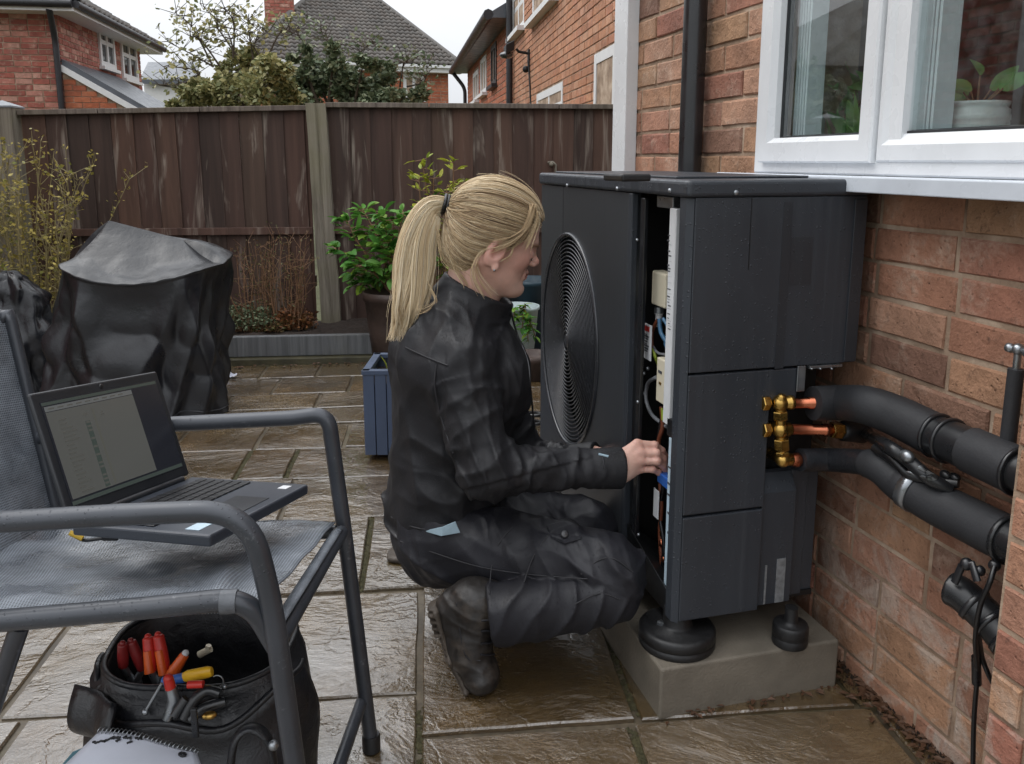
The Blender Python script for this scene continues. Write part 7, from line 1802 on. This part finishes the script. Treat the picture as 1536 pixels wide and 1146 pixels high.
# earring
eo = hp(.010, -.081, -.060); put_poly('earring', MB().ball(Vector(eo), .0028, 10, 8), m_steel, body)

# eyelashes and eyebrows lie on the face
def on_face(y, z, out=0.0):
    xs = np.linspace(.13, .03, 120); P = np.array([hp(x, y, z) for x in xs]); d = head_sdf(P); i = np.argmax(d < 0); return hp(xs[max(i-1, 0)]+out, y, z)
m_lash = simple('eyelash_brown', sRGB(52, 36, 30), .5, var=.1); m_brow = simple('eyebrow_blond', sRGB(112, 84, 62), .7, var=.2)
for s in (1, -1):
    put_poly('eyelash', MB().tube([Vector(on_face(s*y, z, .0012)) for y, z in ((.017, -.0262), (.024, -.0285), (.031, -.0292), (.039, -.0282), (.045, -.0255))], [.0006, .0011, .0013, .0012, .0006], 6), m_lash, body)
    put_poly('eyebrow', MB().tube([Vector(on_face(s*y, z, .0004)) for y, z in ((.013, -.0025), (.021, .0005), (.030, .002), (.040, .001), (.049, -.004))], [.0016, .0024, .0024, .0018, .0008], 8), m_brow, body)

# ---- clothes
def tcoord(p, a, b):
    ab = b-a; return ((p-a)@ab)/(ab@ab)
def folds(p, M, seed, sharp=1.6):      # ridged, stretched cloth folds, 0..1 with crests at 1
    q = p@np.asarray(M); w = vnoise(q*.6, seed+5); return np.clip(1-np.abs(vnoise(q+w[:, None]*.45, seed))*1.5, 0, 1)**sharp
def creases(p, dirn, freq, seed, width=1.8, mask=.5):
    # long thin wrinkles running across dirn, fading in and out
    d_ = np.asarray(dirn, float); d_ /= np.linalg.norm(d_)
    ph = (p@d_)*freq + 1.5*vnoise(p*6.5, seed) + .55*vnoise(p*17, seed+1); return (1-np.abs(np.sin(ph)))**width*np.clip(vnoise(p*5.5, seed+2)*1.3+mask, 0, 1)
def sleeve(p, s, e, w, r0, r1, r2, seed):
    d = smin(cap(p, s, e, r0, r1), cap(p, e, w, r1*.98, r2), .03)
    t1, t2 = tcoord(p, s, e), tcoord(p, e, w); ax = (w-e)/np.linalg.norm(w-e); ax1 = (e-s)/np.linalg.norm(e-s)
    el = np.exp(-((p-e)**2).sum(1)/.10**2)
    M = np.stack([ax*26, np.array([ax[2], 0, -ax[0]])*9, np.array([0, 1, 0])*9], 1); M1 = np.stack([ax1*20, np.array([ax1[2], 0, -ax1[0]])*9, np.array([0, 1, 0])*9], 1)
    d = d - .012*folds(p, M, seed, 1.3)*(.3+.7*el)*(t2 > -.3) - .008*folds(p, M1, seed+1, 1.3)*(t1 < 1.1)*.8 - .004*vnoise(p*34, seed+2) - .006*folds(p, M[:, [1, 0, 2]]*1.9, seed+4, 1.2)*np.clip(vnoise(p*10, seed+6)+.5, 0, 1) + .006
    d = d - .0085*creases(p, ax*.9+np.array([0, 0, .35]), 72, seed+20)*(.35+.65*el)*(t2 > -.4) - .007*creases(p, ax1*.8+np.array([.5, 0, 0]), 50, seed+25, 1.5, .3)*(t1 > .1)*(t1 < 1.2) + .002
    return d
CUF_R = WR_R + (WR_R-EL_R)/np.linalg.norm(WR_R-EL_R)*.004
def jacket_sdf(p):
    T0, T1, T2 = ip(688, 560, 1.94), ip(668, 730, 1.94), ip(655, 775, 1.94)
    d = cap(p, T0, T1, .152, .137, ((0, 1, 0), 1.16))
    d = smin(d, cap(p, T1, T2, .132, .126, ((0, 1, 0), 1.2)), .04)
    d = smin(d, cap(p, ip(680, 535, 1.83), ip(700, 533, 2.06), .088, .088), .07)
    d = smin(d, cap(p, ip(655, 530, 1.94), ip(690, 470, 1.93), .105, .082, ((0, 1, 0), 1.25)), .06)
    d = smin(d, ell_(p, ip(748, 565, 1.94), (.075, .13, .12)), .05)                       # bust
    Mt = np.stack([np.array([.5, .2, .85])*16, np.array([.8, .3, -.5])*6.5, np.array([-.2, .9, .2])*9], 1)
    Mv = np.stack([np.array([.9, .4, .1])*17, np.array([.0, .2, 1])*4.5, np.array([-.3, .9, .1])*11], 1)
    low = np.clip((ip(680, 600, 1.94)[2]-p[:, 2])/.22, 0, 1)
    d = d - .014*folds(p, Mt, 11, 1.3)*(.35+.65*low) - .009*folds(p, Mv, 12, 1.3)*(.4+.6*(1-low)) - .006*vnoise(p*22, 13) - .0035*folds(p, Mv[:, [1, 0, 2]]*2.1, 15, 1.2)*np.clip(vnoise(p*9, 16)+.4, 0, 1) + .007
    d = d - .0085*creases(p, (.35, .2, .9), 54, 61, 1.4, .3)*(.2+.8*low) - .007*creases(p, (.85, .1, -.4), 46, 64, 1.4, .35)*(.35+.65*(1-low)) + .003
    ar = sleeve(p, ip(692, 552, 1.795), EL_R, WR_R, .078, .058, .042, 21)
    al = sleeve(p, ip(722, 548, 2.08), EL_L, WR_L, .076, .056, .042, 31)
    d = smin(d, ar, .022); d = smin(d, al, .03)
    # hem: cut square below the waistband, rising towards the front
    hem = ip(650, 797, 1.94); nrm = np.array([-.24, 0, -1.0]); nrm = nrm/np.linalg.norm(nrm)
    hemd = (p-hem)@nrm; arm = np.minimum(ar, al); d = np.where(arm < d+.004, d, smax(d, hemd, .008))
    # cuffs
    for e, w in ((EL_R, WR_R), (EL_L, WR_L)):
        ax = (w-e)/np.linalg.norm(w-e); c = cap(p, w-ax*.045, w+ax*.008, .0425, .044, ((0, 0, 1), 1.08)); d = smin(d, smax(c, (p-w)@ax-.012, .004), .004); 
        d = np.where(np.linalg.norm(p-w, axis=1) < .12, smax(d, (p-w)@ax-.013, .003), d); d = smax(d, -cap(p, w-ax*.01, w+ax*.1, .034, .036), .003)
    # stand collar, open at the throat
    ax = (NK1-NK0)/np.linalg.norm(NK1-NK0); c0 = ip(703, 470, 1.93); c1 = ip(722, 424, 1.925)
    col_ = cap(p, c0, c1, .088, .078, ((1, 0, 0), 1.12)) - .004*folds(p, np.stack([np.array([.2, 0, 1])*30, np.array([1, 0, 0])*9, np.array([0, 1, 0])*9], 1), 14)
    top = np.array([.50, 0, 1.0]); top = top/np.linalg.norm(top); col_ = smax(col_, (p-ip(722, 432, 1.925))@top, .006)
    d = smin(d, col_, .018)
    d = smax(d, -smax(cap(p, ip(712, 448, 1.928), ip(738, 380, 1.92), .072, .074, ((1, 0, 0), 1.12)), -((p-ip(712, 462, 1.925))@top), .01), .006)
    # zip placket down the front
    return d
def fabric_mat(name, c, rough, weave, wet, bd=.3):
    t = NT(name); n = t.noise(7, 5); n2 = t.noise(40, 5, .65)
    b = t.hsv(sRGB(*c), v=t.mr(n, .3, .7, .75, 1.3)); wm = t.mr(t.math('ADD', t.math('MULTIPLY', t.noise(6, 4), .6), t.math('MULTIPLY', n2, .4)), .53, .62, 0, 1)
    nz_ = t.nd('ShaderNodeSeparateXYZ', {0: t.nd('ShaderNodeNewGeometry').outputs['Normal']}).outputs[2]
    rain = t.math('MULTIPLY', t.mr(t.math('ADD', nz_, t.math('MULTIPLY', t.math('SUBTRACT', t.noise(9, 4), .5), 1.2)), .35, .75, 0, 1), t.mr(t.noise(16, 3), .35, .6, .25, 1))     # rain beads on what faces up
    t.set(color=b, rough=t.mr(t.math('MAXIMUM', t.math('MULTIPLY', wm, .6), rain), 0, 1, rough, max(.22, rough-wet-.1)), spec=.45)
    bead = t.math('MULTIPLY', t.mr(t.voro(460), .15, .45, 1, 0), rain); t.bump(bead, bd, .003)
    t.bump(t.noise(1, 4, .6, t.pos((30, 30, 30))), .2, .004).bump(t.noise(9, 3, .5), .25, .010).bump(t.noise(900, 1), .25, .0006); drops(t, 300, .34, .8, .0022, 11); return t.m
m_jacket = fabric_mat('black_jacket_cloth', (22, 22, 26), .70, 900, .26, .5); m_trouser = fabric_mat('dark_trouser_cloth', (25, 25, 31), .74, 900, .16, .12)
jv, jf = surface_net(jacket_sdf, ip(560, 820, 1.72)*np.array([1, 0, 1])+np.array([-.04, 1.60, -.04]), np.array([WR_R[0]+.05, 2.36, ip(700, 390, 1.93)[2]+.02]), .0036)
jv, jf = biggest(jv, jf); jacket = put('jacket', jv, jf, m_jacket)
def trouser_sdf(p):
    hr, hl_ = ip(668, 805, 1.855), ip(678, 772, 2.02)
    d = cap(p, hr, ip(918, 856, 1.718), .099, .074); d2 = cap(p, hl_, KN_L, .108, .080)
    d = smin(d, d2, .02); d = smin(d, cap(p, ip(664, 792, 1.88), ip(666, 792, 2.02), .092, .092), .05)            # seat
    d = smin(d, cap(p, ip(660, 765, 1.94), ip(662, 800, 1.94), .108, .112, ((0, 1, 0), 1.2)), .05)                   # waist
    e0, e1 = ip(742, 922, 1.664), ip(920, 892, 1.688); a_ = (e0-e1)/np.linalg.norm(e0-e1); ts = tcoord(p, e1, e0)
    sh = cap(p, e1, e0, .062, .068) - .006*folds(p, np.stack([a_*17, np.array([-a_[2], 0, a_[0]])*8, np.array([0, 1, 0])*8], 1), 45)*np.clip(ts+.2, 0, 1) + .003
    sh = sh - .009*creases(p, a_*.8+np.array([0, 0, .6]), 58, 87, mask=.35)
    sh = smax(sh, (p-e0)@a_ - .012 - .006*vnoise(p*14, 44), .008); sh = smax(sh, -cap(p, e0-a_*.03, e0+a_*.2, .056, .060), .004)
    d = smin(d, cap(p, KN_L, AN_L, .072, .055), .02)
    ax = np.array([.93, 0, -.35]); M = np.stack([np.array([.55, .2, .8])*15, ax*6, np.array([0, 1, 0])*8], 1); M2 = np.stack([np.array([.9, 0, .35])*19, np.array([-.35, 0, .9])*6, np.array([0, 1, 0])*8], 1)
    kn = np.exp(-((p-KN_R)**2).sum(1)/.13**2)
    d = d - .009*folds(p, M, 41, 1.3) - .009*folds(p, M2, 42, 1.3)*(.3+.7*kn) - .007*creases(p, (.75, .1, .65), 46, 81, 1.5, .3) - .008*creases(p, (-.4, .1, .9), 58, 84)*(.3+.7*kn) - .004*vnoise(p*24, 43) - .006*folds(p, M2[:, [1, 0, 2]]*2.0, 47, 1.2)*np.clip(vnoise(p*9, 48)+.4, 0, 1) + .004
    return smin(d, sh, .003+.018*np.clip(kn*1.6-.7, 0, 1))
tv, tf = surface_net(trouser_sdf, np.array([ip(575, 800, 1.94)[0]-.06, 1.55, -.01]), np.array([KN_R[0]+.13, 2.36, ip(700, 735, 1.94)[2]+.06]), .0038)
tv, tf = biggest(tv, tf); trousers = put('trousers', tv, tf, m_trouser)

def surf(verts, px, py):     # the nearest-to-camera vertex of a garment under a picture point
    w = CP; d = np.array(verts); P = d[:, 0:1]*np.array(RV) + d[:, 1:2]*np.array(FV) + d[:, 2:3]*np.array(UV) - np.array(CP)
    x = P@np.array(RV); fz = P@np.array(FV); u = P[:, 2]; zc = fz*math.cos(TH)-u*math.sin(TH); yc = fz*math.sin(TH)+u*math.cos(TH)
    X = 768+FPX*x/zc; Y = PP-FPX*yc/zc; e = (X-px)**2+(Y-py)**2; m = np.argsort(e)[:40]; i = m[np.argmin(zc[m]+np.sqrt(e[m])*.002)]; return d[i]
def seam(name, verts, pts, mat, r=.0018, par=None, lift=.001, flat=1.0):
    P = [Vector(surf(verts, *p)) - Vector((0, lift, 0)) for p in pts]; return put_poly(name, MB().tube(smooth_path(P, 4), r, 6, flat=flat), mat, par)
m_thread = simple('seam_thread', sRGB(30, 30, 34), .6, var=.1); m_reflect = simple('pale_blue_trim', sRGB(150, 172, 184), .45, var=.12, nscale=40)
m_stud = simple('press_stud', sRGB(92, 92, 94), .35, .8, var=.2)
seam('sleeve_seam', jv, [(655, 545), (652, 580), (662, 630), (680, 680)], m_thread, .0022, jacket)
seam('yoke_seam', jv, [(608, 520), (640, 535), (672, 548)], m_thread, .002, jacket)
seam('zip', jv, [(772, 470), (782, 500), (793, 540), (801, 585), (804, 630)], m_stud, .0025, jacket, .002)
seam('hem_seam', jv, [(584, 776), (620, 790), (655, 794), (700, 782)], m_thread, .002, jacket)
seam('cuff_seam', jv, [(902, 676), (907, 700), (905, 735)], m_thread, .002, jacket)
cq = [Vector(surf(jv, x, y))-Vector((0, .002, 0)) for x, y in ((898, 680), (912, 684))]
put_poly('cuff_mark', MB().tube(cq, .003, 6, flat=.6), m_reflect, jacket)
hp_ = [Vector(ip(x, y, d_)) for x, y, d_ in ((637, 797, 1.772), (662, 804, 1.748), (690, 799, 1.742), (683, 783, 1.742), (664, 791, 1.748))]
put_poly('hem_lining', MB().prism([v for v in hp_], (0, .004, 0)), m_reflect, jacket)
# trouser pocket: flap with stud
fp_ = [(818, 786), (848, 778), (872, 806), (846, 815), (826, 806)]
P = [Vector(surf(tv, *q)) for q in fp_]; put_poly('pocket_flap', MB().prism([v-Vector((0, .006, -.002)) for v in P], (0, .006, -.002)), m_trouser, trousers, .002)
pc_ = Vector(surf(tv, 847, 801)); put_poly('press_stud', MB().lathe(pc_-Vector((0, .006, -.004)), (0, -.8, .6), [(-.003, .0085), (.002, .0085), (.004, .006), (.004, .003), (.0055, .002), (.0055, 0)], 16), m_stud, trousers)
seam('pocket_seam', tv, [(735, 890), (738, 850), (748, 815), (770, 790)], m_thread, .0018, trousers); seam('pocket_seam', tv, [(785, 870), (800, 835), (822, 800)], m_thread, .0018, trousers)
seam('side_seam', tv, [(600, 812), (650, 830), (720, 850), (800, 862), (880, 868)], m_thread, .0016, trousers)
seam('knee_seam', tv, [(870, 862), (895, 840), (920, 838), (950, 858)], m_thread, .0018, trousers); seam('knee_seam', tv, [(862, 905), (900, 890), (930, 900)], m_thread, .0018, trousers)

# ---- boots
def boot_mat():
    t = NT('worn_black_boot'); n = t.noise(18, 5, .65); n2 = t.noise(70, 5, .65)
    c = t.mix(t.mr(n, .5, .7, 0, .55), sRGB(33, 30, 28), sRGB(80, 70, 60)); t.set(color=c, rough=t.mr(n2, .3, .7, .32, .6), spec=.5); t.bump(n2, .4, .002).bump(n, .3, .005); return t.m
m_boot = boot_mat(); m_sole = simple('muddy_sole', sRGB(66, 58, 50), .6, var=.35, nscale=30, bump=.6, bscale=90, bdist=.004)
BA, BB, BT, BH = ip(712, 905, 1.69), ip(708, 982, 1.668), ip(722, 1012, 1.655), ip(676, 912, 1.69)
def boot_sdf(p):
    d = smin(cap(p, ip(735, 905, 1.69), BA, .050, .054), cap(p, BA, BB, .050, .046, ((0, 1, 0), 1.08)), .03); d = smin(d, cap(p, BH, ip(690, 975, 1.672), .036, .034, ((0, 1, 0), 1.1)), .03)
    d = smin(d, ell_(p, BT, (.044, .050, .040)), .02)
    d = d - .002*folds(p, np.stack([np.array([.3, 0, 1])*34, np.array([1, 0, 0])*10, np.array([0, 1, 0])*10], 1), 51) - .0015*vnoise(p*60, 52) + .002
    nrm = ip(640, 960, 1.68)-ip(690, 945, 1.68); nrm[1] = 0; nrm /= np.linalg.norm(nrm); d = smax(d, (p-ip(662, 940, 1.68))@nrm, .006); d = smax(d, -(p[:, 2]-.004), .004); return d
bo, bfc = surface_net(boot_sdf, ip(640, 1046, 1.66)+np.array([-.06, -.14, -.05]), ip(790, 850, 1.70)+np.array([.03, .14, .04]), .0032); bo, bfc = biggest(bo, bfc)
boot = put('boot', bo, bfc, m_boot)
def sole_sdf(p):
    a, b, c = ip(655, 912, 1.69), ip(676, 980, 1.672), ip(700, 1026, 1.656); w = .040
    ax = (b-a)/np.linalg.norm(b-a); n_ = np.array([-ax[2], 0, ax[0]]); n_ = n_ if n_[0] < 0 else -n_
    d = smin(cap(p, a, b, .013, .012, ((0, 1, 0), 3.1)), cap(p, b, c, .012, .012, ((0, 1, 0), 3.3)), .01)
    t = (p-a)@ax; d = smin(d, cap(p, a+n_*.010, a+n_*.010+ax*.045, .012, .012, ((0, 1, 0), 2.9)), .004)
    tread = np.maximum(np.abs(((t*70) % 1)-.5)*.016-.003, 0)*(((p-a)@n_) > .003); d = d + tread
    return smax(d, -(p[:, 2]-.001), .002)
so_v, so_f = surface_net(sole_sdf, ip(630, 1050, 1.66)+np.array([-.05, -.12, -.02]), ip(740, 880, 1.70)+np.array([.03, .12, .03]), .003); so_v, so_f = biggest(so_v, so_f); put('boot_sole', so_v, so_f, m_sole, boot)
lc = [Vector(surf(bo, x, y))-Vector((0, .002, 0)) for x, y in ((742, 925), (738, 950), (735, 970), (738, 985))]
for i in range(4):
    a = Vector(surf(bo, 722, 930+i*17)); b = Vector(surf(bo, 748, 925+i*18)); put_poly('lace', MB().tube([a-Vector((0, .003, 0)), (a+b)/2-Vector((-.004, .006, 0)), b-Vector((-.002, .003, 0))], .0024, 6), m_thread, boot)
seam('boot_seam', bo, [(684, 905), (690, 950), (700, 985), (720, 990)], m_thread, .0016, boot)
L0_, L1_, L2_ = ip(616, 853, 2.26), ip(590, 858, 2.275), AN_L
def boot2_sdf(p):
    d = smin(cap(p, L2_, L0_, .048, .040), cap(p, L0_, L1_, .036, .032, ((0, 1, 0), 1.25)), .02) - .0015*vnoise(p*60, 53); return smax(d, -(p[:, 2]-.022), .004)
v_, f_ = surface_net(boot2_sdf, L1_+np.array([-.08, -.14, -.08]), L2_+np.array([.10, .14, .10]), .0036); v_, f_ = biggest(v_, f_); boot2 = put('boot', v_, f_, m_boot)
def sole2_sdf(p):
    a = L1_.copy(); a[2] = .012; b = L0_+np.array([.10, -.03, 0]); b[2] = .012; return smax(smax(cap(p, a, b, .016, .016, ((0, 1, 0), 2.9)), p[:, 2]-.021, .002), -(p[:, 2]-.001), .002)
v_, f_ = surface_net(sole2_sdf, L1_+np.array([-.09, -.14, -.10]), L0_+np.array([.2, .14, .06]), .0036); v_, f_ = biggest(v_, f_); put('boot_sole', v_, f_, m_sole, boot2)

# ---- hair: a close cap of hair drawn back to the tie, then the ponytail, all in fine strands
TIE = ip(679, 310, 1.915)
def hair_cap_sdf(p):
    q = hl(p); d = ell_(q, (.000, 0, .031), (.093, .083, .082)); d = smin(d, ell_(q, (.032, 0, .024), (.063, .071, .069)), .03); d = smin(d, ell_(q, (-.036, 0, -.028), (.050, .058, .060)), .03)
    back = smax(q[:, 0]+.018, -(q[:, 2]+.076), .01); front = (1.05*q[:, 0]-.043 - q[:, 2])*.69; keep = smin(back, front, .012)
    d = smax(d, keep, .006); d = d*HS
    tq = (p-TIE); d = smin(d, cap(p, TIE+HR@np.array([.020, 0, -.004]), TIE, .022, .011), .02); return d
hv, hf = surface_net(hair_cap_sdf, HEADC-.17, HEADC+.17, .0042); hv, hf = biggest(hv, hf)
def hair_mat():
    t = NT('blonde_hair'); r = t.nd('ShaderNodeAttribute', attribute_name='rnd').outputs['Fac']
    c = t.ramp(r, [(0, sRGB(112, 90, 66)), (.2, sRGB(158, 130, 98)), (.45, sRGB(200, 172, 132)), (.7, sRGB(226, 204, 164)), (1, sRGB(242, 228, 200))])
    t.set(color=c, rough=.42, spec=.5, sheen=.1); tr = t.nd('ShaderNodeBsdfTranslucent', {'Color': c}); mx = t.nd('ShaderNodeMixShader', {0: .2, 1: t.b.outputs[0], 2: tr.outputs[0]}); t.l.new(mx.outputs[0], t.n['Material Output'].inputs[0]); return t.m
m_hair = hair_mat()
rng = np.random.default_rng(5)
def strands_mesh(paths, radii, rnds):     # paths (n, m, 3) -> 3-sided tubes
    n, m, _ = paths.shape; T = np.gradient(paths, axis=1); T /= np.linalg.norm(T, axis=2, keepdims=True)+1e-12
    ref = np.array([.3, -.9, .31]); A_ = np.cross(T, ref); A_ /= np.linalg.norm(A_, axis=2, keepdims=True)+1e-12; B_ = np.cross(T, A_); V = []
    for k in range(3):
        a = 2*math.pi*k/3; V.append(paths + (A_*math.cos(a)+B_*math.sin(a))*radii[:, :, None])
    V = np.stack(V, 2).reshape(-1, 3); base = (np.arange(n)*m*3)[:, None, None]; i = (np.arange(m-1)*3)[None, :, None]; k = np.arange(3)[None, None, :]; k2 = (k+1) % 3
    F_ = np.stack([base+i+k, base+i+k2, base+i+3+k2, base+i+3+k], -1).reshape(-1, 4); R_ = np.repeat(rnds, m*3); return V, F_, R_
def sdf_push(P, off):
    sh = P.shape; p = P.reshape(-1, 3); o = np.repeat(off, sh[1]) if off.ndim == 1 else off.ravel()
    for _ in range(5):
        d = hair_cap_sdf(p); g_ = np.stack([hair_cap_sdf(p+np.eye(3)[i]*.001)-d for i in range(3)], 1); g_ /= np.linalg.norm(g_, axis=1, keepdims=True)+1e-9; p = p - g_*(d-o)[:, None]*.9
    return p.reshape(sh)
NS_ = 3200; M_ = 15
tieh = hl(TIE[None])[0]; cen = np.array([.000, 0, .028]); hq = hl(hv)
wgt = np.linalg.norm(hq-tieh, axis=1); edge_ = (1.05*hq[:, 0]-.043-hq[:, 2])*.69; wt = (.25 + 3*np.exp(-(edge_/.02)**2))*(wgt > .03); roots = hq[rng.choice(len(hq), NS_, p=wt/wt.sum())] + rng.normal(size=(NS_, 3))*.003
d0 = roots-cen; d0 /= np.linalg.norm(d0, axis=1, keepdims=True); d1 = (tieh-cen)/np.linalg.norm(tieh-cen); om = np.arccos(np.clip(d0@d1, -1, 1))[:, None]; tt = np.linspace(0, 1, M_)[None]
sl = (np.sin((1-tt)*om)[..., None]*d0[:, None] + np.sin(tt*om)[..., None]*d1)/np.sin(om)[..., None]
sl = sl + np.array([0, 0, -.10])[None, None]*(np.sin(tt*math.pi)*np.clip(1-np.abs(d0[:, 2:3]-.2)*1.2, 0, 1)*(om/1.6))[..., None]    # locks sag a little over the ear
jit = rng.normal(size=(NS_, 1, 3))*.05*np.sin(tt*math.pi)[..., None]; pth = HEADC + ((cen + (sl+jit)*.11)*HS)@HR.T
clump = vnoise(roots*np.array([38, 38, 38]), 3)*.7+vnoise(roots*90, 4)*.5; off = (rng.random(NS_)*.5+.5)*.0055 + clump*.0045
offm = off[:, None]*(np.sin(np.clip(tt*1.1+.05, 0, 1)*math.pi)**.4); pth = sdf_push(pth, offm)
endp = TIE + (rng.normal(size=(NS_, 3))*.0075)@np.diag([.5, 1, 1]); bl = np.clip((tt-.86)/.14, 0, 1)[..., None]; pth = pth*(1-bl) + endp[:, None]*bl
rad = np.full((NS_, M_), .00075); rad[:, 0] = .0004; cr = np.clip(.40 + .26*clump + rng.normal(size=NS_)*.22 + .12*d0[:, 2], 0, .95)
S1 = strands_mesh(pth, rad, cr)
# the ponytail
gp = np.array([ip(*a) for a in ((679, 310, 1.915), (664, 306, 1.912), (647, 310, 1.908), (633, 330, 1.90), (622, 362, 1.893), (616, 402, 1.886), (612, 434, 1.872), (607, 464, 1.858), (604, 490, 1.852))])
sp_ = np.array([list(v) for v in smooth_path([Vector(v) for v in gp], 5)]); sp_l = len(sp_); NP, MP = 2400, 26
rw = np.interp(np.linspace(0, 1, sp_l), [0, .06, .18, .35, .6, .85, 1], [.011, .0165, .024, .036, .045, .036, .018])
ph = rng.random(NP)*2*math.pi; rr_ = rng.random(NP)**.55; ln = np.clip(.90+rng.normal(size=NP)*.13 - .10*(np.cos(ph) < -.3)*rng.random(NP), .5, 1.16); lock = vnoise(np.stack([np.cos(ph)*rr_*3.2, np.sin(ph)*rr_*3.2, np.full(NP, .5)], 1), 9)
par_ = np.linspace(0, 1, MP)[None]*ln[:, None]*(sp_l-1); i0 = np.clip(np.floor(par_).astype(int), 0, sp_l-2); fr_ = (par_-i0)[..., None]
C_ = sp_[i0]*(1-fr_)+sp_[i0+1]*fr_; tg = np.gradient(sp_, axis=0); tg /= np.linalg.norm(tg, axis=1, keepdims=True); tn = tg[i0]; bx = np.cross(tn, np.array([0, 1, 0])); bx /= np.linalg.norm(bx, axis=2, keepdims=True); by = np.array([0, 1.0, 0])
w_ = np.interp(par_, np.arange(sp_l), rw); t01 = par_/(sp_l-1)
ox = (np.cos(ph)*rr_)[:, None]*w_ + (lock*.022)[:, None]*t01 + .010*np.sin(t01*6+lock[:, None]*7)*t01 + (.010*t01*(1-t01)*3)*-1; oy = (np.sin(ph)*rr_)[:, None]*w_*.75 + .004*np.cos(t01*6+lock[:, None]*5)*t01
pt_ = C_ + bx*ox[..., None]*-1 + by*oy[..., None] + np.array([1, 0, 0])*(np.clip(t01-.35, 0, 1)*np.clip(np.cos(ph)*rr_, -1, 1)[:, None]*-.006)[..., None]
radp = np.full((NP, MP), .00085); radp[:, -4:] = np.array([.0007, .0006, .0004, .0002]); cp_ = np.clip(.58+.30*lock+rng.normal(size=NP)*.16+.10*rr_*(np.sin(ph) < 0), .05, 1)
S2_ = strands_mesh(pt_, radp, cp_)
# loose locks at temple, ear and nape, and fly-aways
def lockset(pts, n, spread, seed, r=.0007, base=.55):
    g_ = np.array([list(v) for v in smooth_path([Vector(ip(*a)) for a in pts], 5)]); k = len(g_); q = np.random.default_rng(seed); o = q.normal(size=(n, 1, 3))*spread; e = q.normal(size=(n, 1, 3))*spread*1.6; t = np.linspace(0, 1, k)[None, :, None]
    P = g_[None] + o*(1-t)*.5 + e*t; R_ = np.full((n, k), r); R_[:, -2:] = r*.4; return strands_mesh(P, R_, np.clip(base+q.normal(size=n)*.15, 0, 1))
LK = [lockset([(806, 318, 1.86), (805, 332, 1.852), (798, 348, 1.842), (788, 368, 1.836)], 26, .0042, 1, r=.0005), lockset([(800, 308, 1.85), (790, 340, 1.838), (772, 358, 1.832), (755, 366, 1.829), (742, 368, 1.835)], 90, .0062, 2, r=.0006, base=.45),
      lockset([(735, 372, 1.828), (721, 380, 1.83), (711, 400, 1.832), (713, 420, 1.835), (724, 440, 1.84)], 16, .0042, 3, r=.0005), lockset([(714, 395, 1.84), (720, 415, 1.84), (732, 432, 1.842), (742, 442, 1.845)], 8, .004, 4, r=.0005),
      lockset([(672, 330, 1.88), (672, 365, 1.87), (684, 400, 1.86), (698, 422, 1.86), (702, 432, 1.86)], 16, .004, 5, r=.0006, base=.5), lockset([(655, 340, 1.87), (664, 390, 1.86), (690, 410, 1.85), (697, 418, 1.85)], 8, .005, 6, r=.0005),
      lockset([(640, 420, 1.86), (655, 450, 1.845), (640, 465, 1.83), (628, 468, 1.82)], 10, .005, 7, r=.0004), lockset([(770, 372, 1.83), (764, 385, 1.83), (752, 392, 1.832)], 8, .0015, 8)]
NF = 150; fr0 = sdf_push(pth[rng.choice(NS_, NF)][:, :8], np.full((NF, 8), .006)+np.linspace(0, 1, 8)[None]**2*rng.random((NF, 1))*.016); S3 = strands_mesh(fr0, np.full((NF, 8), .00032), np.full(NF, .75))
fq = rng.choice(NP, 90); ff = pt_[fq] + rng.normal(size=(90, 1, 3))*.012*np.linspace(0, 1, MP)[None, :, None]; S4 = strands_mesh(ff, np.full((90, MP), .00032), np.full(90, .8))
allv, allf, allr, o_ = [hv], [hf], [np.clip(.26+.16*vnoise(hv*np.array([60, 60, 200]), 2), 0, 1)], len(hv)
for (v, f_, r_) in [S1, S2_, S3, S4] + LK: allv.append(v); allf.append(f_+o_); allr.append(r_); o_ += len(v)
hair = put('hair', np.concatenate(allv), np.concatenate(allf), m_hair, attrs={'rnd': np.concatenate(allr)}); hair['kind'] = 'stuff'
td = (gp[1]-gp[0])/np.linalg.norm(gp[1]-gp[0]); mb = MB()
tA = np.cross(td, [0, 1, 0]); tA /= np.linalg.norm(tA); tB = np.cross(td, tA)
for k in (-.007, 0, .007): mb.tube([Vector(TIE + td*(k+.013) + (tA*math.cos(a)+tB*math.sin(a))*.0215) for a in [i*math.pi/12 for i in range(25)]], .0045, 8, False)
put_poly('hair_tie', mb, m_cable, hair)
